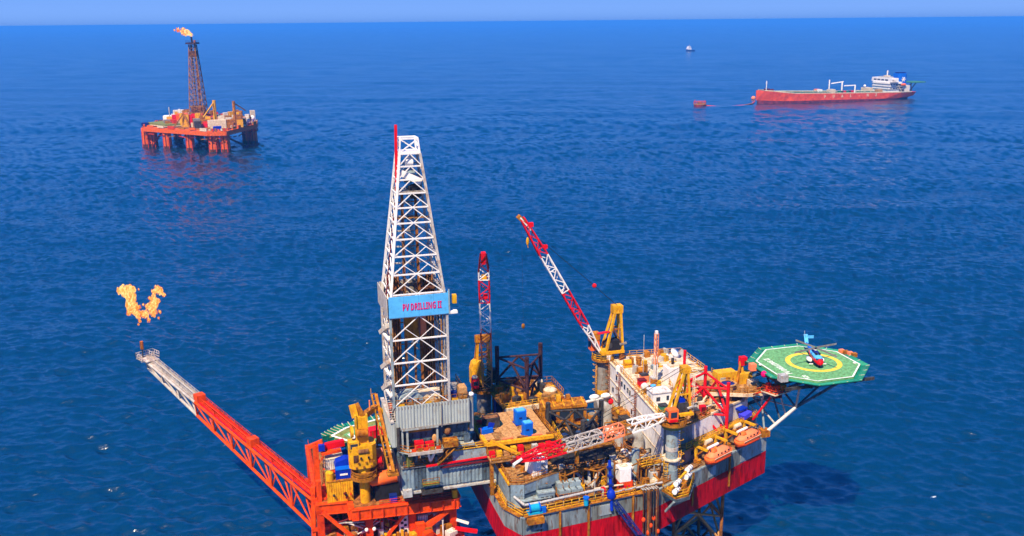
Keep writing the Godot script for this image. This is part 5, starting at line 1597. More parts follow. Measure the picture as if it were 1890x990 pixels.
func lifeboats():
	var t := loose("lifeboat", "orange covered lifeboat in the davits nearest the starboard crane", "lifeboat", V(42.6, 27.0, -9.2), 25.6, "lifeboats on the starboard side")
	part(t, "hull", loft_mesh([[-3.9, 0.2, 0.2, 1.2], [-3.5, 0.8, 0.8, 1.1], [-2.4, 1.3, 1.15, 1.05], [2.2, 1.35, 1.2, 1.05], [3.4, 0.8, 0.9, 1.15], [4.0, 0.12, 0.2, 1.4]], true, 18, 0.35), "boat_orange")
	part(t, "keel_band", loft_mesh([[-3.6, 0.7, 0.85, 1.06], [-2.4, 1.33, 1.22, 1.0], [2.2, 1.38, 1.26, 1.0], [3.5, 0.7, 0.85, 1.1]], true, 18, -0.25), "orange")
	part(t, "canopy", loft_mesh([[-3.4, 0.5, 0.3, 1.5], [-2.6, 1.15, 0.95, 1.5], [1.8, 1.2, 1.0, 1.5], [3.1, 0.6, 0.45, 1.5]], true, 18, 2.0, -0.1), "pale_orange")
	part(t, "steering_dome", loft_mesh([[-2.5, 0.35, 0.2, 2.4], [-2.1, 0.6, 0.55, 2.4], [-1.3, 0.6, 0.55, 2.4], [-0.9, 0.3, 0.2, 2.4]], true, 14), "boat_orange")
	for k in 4:
		block(t, "porthole", V(-1.6 + k * 1.1, 1.95, 1.09), V(0.35, 0.28, 0.12), "dark")
	bar(t, "grab_rail", V(-3.0, 1.45, 1.36), V(2.8, 1.45, 1.36), 0.09, "cream")
	for x in [-2.6, 2.4]:
		bar(t, "lifting_hook", V(x, 2.2, 0), V(x, 3.0, 0), 0.16, "grey_dark")
	again(t, "orange covered lifeboat in the davits nearest the bow and helideck", V(51.4, 27.4, -13.6), 25.6)
	var d := loose("lifeboat_davit", "yellow davit frame over the lifeboat nearest the starboard crane", "davit", V(42.0, 26.5, -10.8), 25.6, "lifeboat davits on the starboard side")
	for x in [-3.4, 2.9]:
		slab(d, "arm", V(x, 0, -1.0), V(x, 3.5, -1.4), 0.45, 0.5, "lemon")
		slab(d, "arm", V(x, 3.4, -1.6), V(x, 3.3, 1.5), 0.4, 0.45, "lemon")
		slab(d, "arm", V(x, 1.6, -1.0), V(x, 3.2, 0.6), 0.3, 0.3, "amber")
		tube(d, "fall_rope", V(x + 0.5, 3.3, 1.3), V(x + 0.5, 2.9, 1.4), 0.06, "dark")
		crate(d, "foot", V(x, 0, -0.8), V(0.9, 0.7, 1.2), "amber")
	slab(d, "top_beam", V(-3.8, 3.5, -1.5), V(3.4, 3.5, -1.5), 0.5, 0.4, "lemon")
	drum(d, "winch_drum", V(-0.8, 3.2, -1.2), V(1.2, 3.2, -1.2), 0.5, "cream")
	crate(d, "winch_bed", V(0.2, 2.4, -1.2), V(2.6, 0.4, 1.2), "ochre")
	block(d, "walkway", V(0, 3.0, -1.9), V(8.0, 0.15, 1.1), "amber")
	railing(d, [V(-4, 3.08, -1.3), V(4, 3.08, -1.3)], "yellow", 1.1, 1.3)
	tube(d, "roller", V(-2.6, 3.4, 0.9), V(0.6, 3.4, 0.9), 0.28, "white")
	again(d, "yellow davit frame over the lifeboat nearest the bow", V(50.8, 26.8, -15.2), 25.6)
	var s := thing("blue_chute", "blue and violet escape chute box on the flank left of bow lifeboat", "chute", V(53.6, 29.8, -18.9))
	slab(s, "box", V(52.4, 31.0, -18.0), V(54.6, 31.4, -19.0), 1.6, 0.9, "violet_blue")
	slab(s, "cover", V(52.0, 32.2, -19.0), V(54.0, 32.4, -19.6), 1.4, 0.3, "blue_deep")
	var l := thing("raft_platform", "yellow sponson platform with life raft racks on the starboard hull edge", "platform", V(31.5, 26, -3))
	prism(l, "floor", P2([27.6, -3.0, 28.8, 0.9, 31.6, 0.4, 35.0, -4.4, 34.4, -6.4]), 25.8, 26.1, "amber")
	prism(l, "floor_beam", P2([27.6, -3.0, 28.8, 1.1, 31.7, 0.6, 35.2, -4.3, 34.4, -6.4]), 25.2, 25.8, "grey_blue_dark")
	railing(l, [V(27.8, 26.1, -2.6), V(28.9, 26.1, 0.9), V(31.6, 26.1, 0.4), V(34.9, 26.1, -4.4)], "lemon", 1.3, 1.0)
	slab(l, "raft_rail", V(28.0, 28.0, 0.4), V(34.0, 29.6, -3.6), 0.35, 0.35, "lemon")
	slab(l, "raft_rail", V(29.4, 26.6, 0.2), V(33.6, 28.2, -2.8), 0.3, 0.3, "amber")
	slab(l, "bracket", V(28.6, 25.2, 0.6), V(28.2, 22.0, -2.0), 0.35, 0.35, "grey_blue_pale")
	slab(l, "bracket", V(31.6, 25.2, 0.2), V(30.6, 22.0, -3.6), 0.35, 0.35, "grey_blue_pale")
	crate(l, "store_box", V(30.6, 26.1, -1.6), V(2.4, 1.4, 1.4), "ochre")
	var n := 0
	for q in [[29.0, 27.4, 0.5, "lowest white life raft canister on the yellow starboard platform"], [29.5, 28.5, -0.2, "white life raft canister just above the lowest one"], [32.6, 28.4, -2.3, "lower of the bow-side pair of white life raft canisters"], [33.1, 29.5, -2.9, "upper of the bow-side pair of white life raft canisters"]]:
		var o := loose("raft_canister", q[3], "life raft", V(q[0], q[1], q[2]), 40.0, "life raft canisters on the yellow platform")
		drum(o, "shell", V(-0.85, 0, 0), V(0.85, 0, 0), 0.48, "white")
		for x in [-0.45, 0.45]:
			drum(o, "strap", V(x - 0.06, 0, 0), V(x + 0.06, 0, 0), 0.52, "grey_dark")

# ---------------------------------------------------------------- the orange platform on the left, its flare boom
func platform():
	var t := thing("wellhead_platform", "bright orange wellhead platform under the derrick at bottom left", "platform", V(-21, 12, -30))
	var top = P2([-33.4, -19.4, -27.8, -18.8, -27.8, -15.6, -8.4, -14.4, -8.4, -44, -33.4, -46])
	prism(t, "upper_deck", top, 23.6, 24.1, "deep_orange")
	prism(t, "deck_plating", P2([-32.8, -20, -27.4, -19.4, -27.4, -16.2, -9, -15, -9, -43.5, -32.8, -45.4]), 24.1, 24.25, "rust")
	var ring = [V(-33.4, 23.3, -19.4), V(-27.8, 23.3, -18.8), V(-27.8, 23.3, -15.4), V(-8.2, 23.3, -14.3), V(-8.2, 23.3, -44)]
	for k in ring.size() - 1:
		slab(t, "edge_girder", ring[k], ring[k + 1], 0.6, 1.9, "orange")
		slab(t, "girder_flange", ring[k] + V(0, 0.98, 0), ring[k + 1] + V(0, 0.98, 0), 1.1, 0.12, "orange")
		slab(t, "girder_flange", ring[k] - V(0, 0.98, 0), ring[k + 1] - V(0, 0.98, 0), 1.1, 0.12, "orange")
	slab(t, "edge_girder", V(-33.6, 23.3, -19), V(-33.6, 23.3, -46), 0.6, 1.9, "orange")
	for k in 9:
		block(t, "girder_stiffener", V(-26.6 + k * 2.2, 23.3, -15.0 + k * 0.125), V(0.14, 1.7, 0.7), "deep_orange")
	# the deck below with its modules, wells and pipework
	var low = P2([-34.5, -15.5, -27, -12.5, -7.4, -10.6, -6.6, -44, -34.5, -46])
	prism(t, "lower_deck", low, 16.0, 16.6, "deep_orange")
	var edge = [V(-34.5, 16.6, -15.3), V(-27, 16.6, -12.3), V(-7.4, 16.6, -10.4)]
	for k in 2:
		slab(t, "lower_girder", edge[k] - V(0, 0.4, 0), edge[k + 1] - V(0, 0.4, 0), 0.6, 1.6, "orange")
		railing(t, [edge[k] + V(0, 0.2, 0), edge[k + 1] + V(0, 0.2, 0)], "amber" if k else "orange", 1.3, 1.2)
	block(t, "bulkhead", V(-21, 18, -27), V(24, 10, 1.0), "maroon")
	block(t, "bulkhead", V(-32, 18, -32), V(1.0, 10, 20), "maroon")
	for q in [[-33.2, -19.6], [-24.6, -17.0], [-16.6, -16.6], [-9.0, -16.0], [-33.2, -44], [-9, -43], [-21, -42]]:
		crate(t, "column", V(q[0], -4, q[1]), V(1.3, 27.2, 1.3), "deep_orange")
	for q in [[-32.8, 22.8, -18.8, -27.6, 18.0, -16.6, 0.55], [-24.8, 13.4, -16.6, -17.2, 22.4, -16.2, 0.5], [-9.0, 22.6, -14.8, -14.8, 18.4, -15.2, 0.95], [-9.6, 22.2, -16, -14.0, 18.6, -18, 0.5], [-16.0, 15.5, -15.2, -9.0, 13.4, -14.4, 0.6]]:
		bar(t, "brace", V(q[0], q[1], q[2]), V(q[3], q[4], q[5]), q[6], "orange")
	crate(t, "brace_node", V(-15.4, 16.6, -15.2), V(1.7, 3.2, 1.4), "orange")
	# white valve panels and heat exchangers between the columns
	var p := assembly(t, "valve_panel")
	block(p, "board", V(-18.2, 18.7, -17.0), V(1.7, 4.2, 0.4), "white")
	crate(p, "hood", V(-18.2, 20.8, -16.9), V(1.7, 0.9, 0.9), "grey_pale")
	for k in 6:
		block(p, "gauge", V(-18.5 + (k % 2) * 0.6, 17.2 + k * 0.55, -16.72), V(0.5, 0.42, 0.14), "dark")
	for x in [-14.6, -11.6]:
		var e := assembly(t, "exchanger")
		block(e, "core", V(x, 19.0, -17.2), V(2.0, 3.0, 1.2), "grey_pale")
		for k in 6:
			block(e, "tube_plate", V(x - 0.8 + k * 0.32, 19.0, -16.5), V(0.14, 2.8, 0.3), "white")
		crate(e, "header", V(x, 16.8, -17.0), V(2.2, 0.7, 1.5), "white")
	for q in [[-25.2, 19.4, -16.2], [-23.8, 19.4, -16.1]]:
		ball(t, "float_lamp_housing", V(q[0], q[1], q[2]), V(0.35, 0.4, 0.35), "white")
	var r := RandomNumberGenerator.new()
	r.seed = 71
	for k in 70:
		var u = r.randf_range(-33, -8)
		var z = r.randf_range(-24, -14.0) + (u + 20) * 0.06
		var m = ["white_worn", "maroon", "red", "orange", "cream", "amber", "deep_orange", "grey_pale", "rust", "lemon"][r.randi() % 10]
		if k % 3 == 0:
			tube(t, "riser_pipe", V(u, 16.6, z), V(u, 17 + r.randf_range(1.5, 6), z), r.randf_range(0.12, 0.3), ["white_worn", "maroon", "grey_pale", "rust", "deep_orange"][k % 5])
		else:
			crate(t, ["valve", "manifold", "skid", "pump"][k % 4], V(u, 16.6, z), V(r.randf_range(0.6, 2.2), r.randf_range(0.6, 2.4), r.randf_range(0.6, 1.6)), m, r.randf_range(0, 30))
	for k in 10:
		crate(t, "yellow_valve", V(-22.4 + k * 0.75, 16.6, -16.6 + k * 0.06), V(0.55, 0.9 + (k % 3) * 0.3, 0.6), "lemon" if k % 2 else "amber")
	for k in 18:
		var u = r.randf_range(-32, -10)
		tube(t, "pipe", V(u, 17 + r.randf_range(0, 5), -18), V(u + r.randf_range(2, 6), 17 + r.randf_range(0, 5), -17.4), 0.16, ["white_worn", "maroon", "red", "grey_pale"][k % 4])
	slab(t, "discharge_pipe", V(-9, 18.2, -14), V(-5.0, 17.4, -13), 0.6, 0.6, "red")
	slab(t, "discharge_pipe", V(-8.6, 19.6, -14.6), V(-6.4, 18.8, -14), 0.4, 0.4, "white")
	crate(t, "corner_box", V(-8.8, 24.3, -14.6), V(0.9, 1.6, 1.0), "yellow")
	for k in 30:
		var u = r.randf_range(-32, -19)
		var z = r.randf_range(-34, -20)
		crate(t, ["valve_box", "vent", "pump", "locker"][k % 4], V(u, 24.2, z), V(r.randf_range(0.6, 1.8), r.randf_range(0.6, 2.2), r.randf_range(0.6, 1.8)), ["deep_orange", "maroon", "dark", "navy", "orange", "red", "pale_orange", "rust"][r.randi() % 8], r.randf_range(0, 40))
	for k in 10:
		var u = r.randf_range(-31, -20)
		tube(t, "pipe", V(u, 24.8, -24), V(u + r.randf_range(-3, 3), 24.8 + r.randf_range(0, 1.4), -18.5), 0.2, ["maroon", "orange", "dark"][k % 3])
	railing(t, [V(-33.2, 24.2, -46), V(-33.2, 24.2, -27)], "orange")
	railing(t, [V(-22.6, 24.3, -15.6), V(-9.2, 24.3, -14.8)], "deep_orange", 1.0, 1.8)
	# corner tower with its red arm
	var w := thing("corner_tower", "tall orange corner post with red arm and tan ladder, left platform edge", "post", V(-32.8, 24.2, -24))
	crate(w, "post", V(-33.0, 24.2, -24.4), V(1.0, 9.6, 1.0), "orange")
	crate(w, "post", V(-33.1, 24.2, -20.6), V(0.9, 4.2, 0.9), "orange")
	slab(w, "head_beam", V(-34.2, 33.4, -24.8), V(-31.6, 34.4, -24.4), 0.7, 0.7, "orange")
	slab(w, "arm", V(-32.6, 33.0, -24.6), V(-27.6, 33.2, -25.4), 0.9, 1.2, "red")
	slab(w, "arm_plate", V(-32.0, 32.2, -23.6), V(-28.4, 32.4, -24.0), 0.9, 0.5, "orange")
	crate(w, "blue_box", V(-31.9, 32.8, -23.8), V(1.1, 1.2, 0.8), "blue_deep")
	ladder(w, V(-31.9, 24.3, -23.0), 7.6, V(0, 0, 1), "tan")
	crate(w, "cable_tray", V(-31.4, 24.3, -22.4), V(0.7, 5.0, 0.5), "olive")
	slab(w, "brace", V(-32.6, 30.2, -24.2), V(-30.6, 32.6, -24.2), 0.4, 0.4, "orange")

func box_container(called, label, p: Vector3, s: Vector3, yaw: float, m, roof, group = ""):
	var o := loose(called, label, "container", p, yaw, group)
	for k in 2:
		var z = s.z * 0.5 * (1 - 2 * k)
		part(o, "side_wall", corrugated(s.x - 0.16, s.y - 0.2, 0.4, 0.07), m, Transform3D(Basis(V(1 - 2 * k, 0, 0), V(0, 1, 0), V(0, 0, 1 - 2 * k)), V((-s.x * 0.5 + 0.08) * (1 - 2 * k), 0.1, z - 0.07 * (1 - 2 * k))))
		crate(o, "end_wall", V((s.x * 0.5 - 0.08) * (1 - 2 * k), 0.05, 0), V(0.1, s.y - 0.1, s.z - 0.1), m)
	for x in [-1, 1]:
		for z in [-1, 1]:
			crate(o, "corner_post", V(x * (s.x * 0.5 - 0.06), 0, z * (s.z * 0.5 - 0.06)), V(0.16, s.y + 0.02, 0.16), m)
	crate(o, "roof", V(0, s.y, 0), V(s.x, 0.12, s.z), roof)
	return o

func platform_things():
	box_container("generator_house", "big yellow box unit at the platform's left edge under blue containers", V(-29.3, 24.25, -20.6), V(4.7, 4.1, 3.0), -2.0, "yellow", "ochre")
	var g := thing("vent_hood", "round yellow vent hood on the left end of the yellow box unit", "vent", V(-31.0, 28.4, -20.2))
	drum(g, "hood", V(-31.0, 28.4, -20.2), V(-31.0, 29.8, -20.2), 0.75, "yellow")
	ball(g, "cap", V(-31.0, 29.8, -20.2), V(0.75, 0.4, 0.75), "lemon")
	var k = box_container("blue_container", "dark blue container with white lettering above the yellow box unit", V(-28.4, 28.4, -20.9), V(2.9, 1.9, 2.4), -2.0, "blue_deep", "blue")
	block(k, "white_mark", V(0, 1.0, 1.22), V(1.4, 0.35, 0.04), "white")
	box_container("cream_container", "cream white container behind the dark blue one on the platform", V(-29.8, 28.8, -24.6), V(3.6, 2.2, 2.6), 4.0, "white_worn", "cream")
	box_container("blue_container", "sky blue container farthest back left of the yellow pedestal crane", V(-27.8, 29.4, -28.6), V(3.0, 2.2, 2.6), 4.0, "blue", "sky_blue")
	var rack := thing("container_rack", "orange steel rack holding the blue and cream containers", "rack", V(-29, 24.2, -26))
	for q in [[-31.6, -26], [-27.4, -26], [-31.6, -22.8], [-27.4, -22.8], [-29.2, -29.8], [-26.2, -29.8], [-26.2, -26.6]]:
		crate(rack, "post", V(q[0], 24.2, q[1]), V(0.4, 4.4, 0.4), "deep_orange")
	block(rack, "shelf", V(-29.5, 28.55, -24.6), V(4.6, 0.3, 3.6), "deep_orange")
	block(rack, "shelf", V(-27.8, 29.2, -28.4), V(4.0, 0.3, 3.2), "deep_orange")
	var b := thing("blue_cover", "bright blue canvas cover over gear between containers and yellow crane", "cover", V(-27.0, 30.3, -22.6))
	part(b, "canvas", prism_mesh(P2([-1.9, 0, 1.9, 0, 1.7, 0.9, 0.2, 1.3, -1.6, 0.8]), 0, 2.0), "blue_deep", Transform3D(Basis(Vector3.RIGHT, -PI / 2), V(-28.0, 30.4, -21.2)))
	var s := thing("small_blue_box", "small blue box on the orange platform edge near the cantilever", "box", V(-20.0, 24.25, -16.4))
	crate(s, "body", V(-20.0, 24.25, -16.4), V(1.3, 1.3, 1.0), "blue_deep")
	crate(s, "lid", V(-20.0, 25.55, -16.4), V(1.4, 0.15, 1.1), "navy")
	# yellow pedestal crane of the platform
	var c := thing("pedestal_crane", "bulky all yellow pedestal crane on the orange platform, boom folded away", "crane", V(-24.9, 24.2, -18.0))
	post(c, "pedestal", V(-24.9, 24.2, -18.0), 5.2, 0.95, "yellow")
	disc(c, "ring_platform", V(-24.9, 29.5, -18.0), 2.5, 0.5, "ochre")
	disc(c, "ring_platform", V(-24.9, 30.2, -18.0), 1.9, 0.7, "ochre")
	round_rail(c, V(-24.9, 29.7, -18.0), 2.4, "amber")
	drum(c, "turntable", V(-24.9, 30.4, -18.0), V(-24.9, 31.6, -18.0), 1.25, "lemon")
	part(c, "machine_house", prism_mesh(P2([-2.4, -2.0, 1.9, -2.0, 2.4, -1.0, 2.4, 1.2, 1.6, 2.0, -1.8, 2.0, -2.6, 1.0]), 0, 4.4), "yellow", Transform3D(Basis(), V(-25.0, 31.6, -18.4)))
	crate(c, "operator_cab", V(-26.6, 35.2, -17.6), V(1.8, 1.6, 1.8), "lemon")
	crate(c, "cab_window", V(-26.6, 35.6, -16.66), V(1.3, 0.9, 0.08), "glass")
	crate(c, "service_hatch", V(-26.4, 33.0, -16.36), V(0.9, 1.4, 0.1), "rust_dark")
	crate(c, "service_hatch", V(-23.8, 32.8, -16.36), V(0.6, 0.6, 0.1), "ochre")
	crate(c, "mast", V(-25.0, 36.0, -18.6), V(1.9, 5.0, 1.6), "yellow")
	crate(c, "mast_cheek", V(-26.0, 36.0, -17.8), V(0.35, 5.6, 0.6), "lemon")
	crate(c, "mast_cheek", V(-24.0, 36.0, -17.8), V(0.35, 5.6, 0.6), "lemon")
	drum(c, "winch_drum", V(-26.0, 38.2, -17.4), V(-24.0, 38.2, -17.4), 0.75, "amber")
	drum(c, "winch_drum", V(-25.9, 35.0, -16.6), V(-24.1, 35.0, -16.6), 0.5, "pipe_brown")
	drum(c, "sheave", V(-27.0, 38.4, -18.0), V(-26.5, 38.4, -18.0), 1.1, "yellow")
	slab(c, "head_frame", V(-25.9, 40.8, -18.6), V(-26.3, 43.0, -19.6), 0.9, 1.0, "yellow")
	slab(c, "head_frame", V(-24.6, 40.8, -18.6), V(-25.6, 43.0, -19.8), 0.7, 0.8, "amber")
	slab(c, "boom_stub", V(-24.8, 40.6, -19.0), V(-21.6, 40.8, -22.4), 1.0, 1.0, "amber")
	slab(c, "boom_stub", V(-21.6, 40.8, -22.4), V(-19.2, 38.6, -22.6), 0.8, 0.8, "yellow")
	post(c, "warning_rod", V(-23.0, 40.9, -20.4), 2.2, 0.12, "pale_orange")
	for k2 in 8:
		crate(c, "fitting", V(-26.4 + k2 * 0.45, 31.8 + (k2 % 3) * 0.9, -16.25), V(0.3, 0.35, 0.3), ["rust", "ochre", "dark"][k2 % 3])
	# small green helideck of the platform
	var h := thing("platform_helideck", "small green helideck with white lines behind the yellow pedestal crane", "helideck", V(-21, 32, -28))
	var poly = P2([-29.8, -31.0, -26.4, -34.2, -15.5, -38, -11.5, -28, -17.6, -21.6, -25.8, -26.2])
	prism(h, "deck", poly, 31.9, 32.3, "olive")
	var inner = Geometry2D.offset_polygon(PackedVector2Array(poly), -0.35)[0]
	for n in inner.size():
		var a := V(inner[n].x, 32.34, inner[n].y)
		var b2 := V(inner[(n + 1) % inner.size()].x, 32.34, inner[(n + 1) % inner.size()].y)
		slab(h, "border_line", a, b2, 0.5, 0.05, "marking_white")
	prism(h, "painted_field", P2([-27.2, -30.6, -25.6, -32.0, -17, -35, -14, -28.4, -18, -23.6, -24.8, -27.4]), 32.3, 32.33, "helideck_green")
	for n in 2:
		block(h, "marking_bar", V(-25.4 + n * 1.5, 32.36, -29.2 + n * 0.4), V(0.9, 0.05, 3.4), "marking_white", 20)
	for n in 6:
		var a := V(-29.8, 32.1, -31.0).lerp(V(-26.4, 32.1, -34.2), n / 5.0)
		slab(h, "net_panel", a, a + V(-1.4, 0.2, -1.2), 0.06, 0.85, "net_green")
		var a3 := V(-29.8, 32.1, -31.0).lerp(V(-25.8, 32.1, -25.6), n / 5.0)
		slab(h, "net_panel", a3, a3 + V(-1.4, 0.2, 0.9), 0.06, 0.85, "net_green")
		bar(h, "net_arm", a, a + V(-1.5, 0.35, -1.3), 0.12, "cream")
	for n in 10:
		var a := V(-26.4, 32.1, -34.2).lerp(V(-15.5, 32.1, -38), n / 9.0)
		bar(h, "net_arm", a, a + V(-0.5, 0.5, -1.5), 0.12, "cream")
		slab(h, "net_panel", a, a + V(-0.5, 0.3, -1.4), 1.1, 0.06, "net_green")
	for q in [[-26, -30], [-18, -23], [-15, -35], [-13, -28]]:
		crate(h, "support_post", V(q[0], 24.2, q[1]), V(0.5, 7.7, 0.5), "orange")
	slab(h, "edge_beam", V(-29.6, 31.7, -30.8), V(-25.8, 31.7, -25.4), 0.5, 0.5, "cream")
	slab(h, "edge_beam", V(-25.8, 31.7, -25.4), V(-17.6, 31.7, -21.4), 0.5, 0.5, "cream")
	var n2 := 0
	for q in [[-21.4, -28.2, 2.6, 1.6, "red", "red crate on the small green helideck right of the yellow crane"], [-17.4, -25.0, 1.7, 1.9, "white_worn", "white crate on the small green helideck beside the derrick wall"], [-20.6, -25.4, 1.2, 1.2, "orange", "small orange crate nearest the edge of the small green helideck"], [-17.6, -29.5, 2.2, 2.0, "amber", "amber crate at the back of the small green helideck"]]:
		var o := loose("deck_crate", q[5], "crate", V(q[0], 32.34, q[1]), 14.0 + n2 * 9, "crates on the small helideck")
		crate(o, "body", V(0, 0, 0), V(q[2], q[3], q[2] * 0.8), q[4])
		crate(o, "lid", V(0, q[3], 0), V(q[2] + 0.1, 0.12, q[2] * 0.8 + 0.1), q[4])
		for x in [-1, 1]:
			crate(o, "batten", V(x * q[2] * 0.3, 0.05, q[2] * 0.4 + 0.03), V(0.15, q[3] - 0.1, 0.06), "rust")
		n2 += 1
	# free fall boat and its neighbours
	var f := loose("freefall_lifeboat", "orange freefall lifeboat on the platform between yellow crane and cantilever", "lifeboat", V(-20.9, 27.2, -18.4), 8.0)
	part(f, "hull", loft_mesh([[-3.4, 0.3, 0.3, 0.9], [-2.8, 1.1, 1.0, 1.0], [-1.0, 1.4, 1.3, 1.2], [2.0, 1.4, 1.4, 1.3], [3.2, 1.1, 1.1, 1.3], [3.6, 0.5, 0.5, 1.3]], true, 16), "boat_orange")
	part(f, "cabin", loft_mesh([[0.4, 0.5, 0.3, 2.4], [1.0, 0.9, 0.7, 2.5], [2.6, 0.9, 0.7, 2.5], [3.0, 0.5, 0.4, 2.4]], true, 14), "pale_orange")
	crate(f, "cradle", V(0, -2.9, 0), V(4.6, 3.0, 1.6), "dark")
	crate(f, "cabin_window", V(1.8, 2.5, 0.86), V(0.8, 0.35, 0.1), "dark")
	var pc := thing("pump_cabin", "pale orange cabin with rounded roof right of the yellow crane", "cabin", V(-22.3, 24.2, -20.6))
	crate(pc, "body", V(-22.2, 29.6, -20.6), V(2.4, 3.0, 2.2), "pale_orange")
	drum(pc, "roof", V(-23.3, 32.4, -20.6), V(-21.1, 32.4, -20.6), 0.9, "pale_orange")
	crate(pc, "stand", V(-22.2, 24.2, -20.6), V(2.0, 5.4, 1.8), "deep_orange")
	crate(pc, "door", V(-22.2, 29.7, -19.45), V(0.8, 1.9, 0.1), "orange")
	var rd := thing("red_hose_reel", "red hose reel beside the foot of the yellow crane's house", "hose reel", V(-22.3, 31.4, -18.2))
	drum(rd, "reel", V(-22.6, 32.0, -18.2), V(-21.6, 32.0, -18.2), 0.7, "red")
	crate(rd, "frame", V(-22.1, 31.0, -18.2), V(1.4, 0.4, 1.0), "maroon")
	slab(rd, "bracket", V(-22.1, 31.0, -18.2), V(-23.6, 30.4, -18.2), 0.4, 0.3, "ochre")
	var gl := thing("slanted_gangway", "long yellow gangway slanting down the left wall of the drill floor", "gangway", V(-20.8, 33, -16))
	slab(gl, "stringer", V(-21.2, 42.2, -25.0), V(-20.4, 32.6, -11.4), 0.5, 0.6, "amber")
	slab(gl, "stringer", V(-22.0, 42.2, -25.0), V(-21.2, 32.6, -11.4), 0.3, 0.4, "ochre")
	for n in 12:
		var q := V(-21.2, 42.4, -25.0).lerp(V(-20.4, 32.8, -11.4), n / 11.0)
		bar(gl, "rung", q, q + V(-0.9, 0, 0), 0.18, "ochre")
		bar(gl, "stanchion", q + V(-0.9, 0, 0), q + V(-0.9, 1.1, 0), 0.1, "lemon")
	crate(gl, "landing", V(-20.6, 32.2, -11.6), V(2.0, 0.4, 2.0), "ochre")
	slab(gl, "hanger", V(-21.6, 40.0, -23), V(-21.6, 24.4, -24), 0.25, 0.25, "rust")

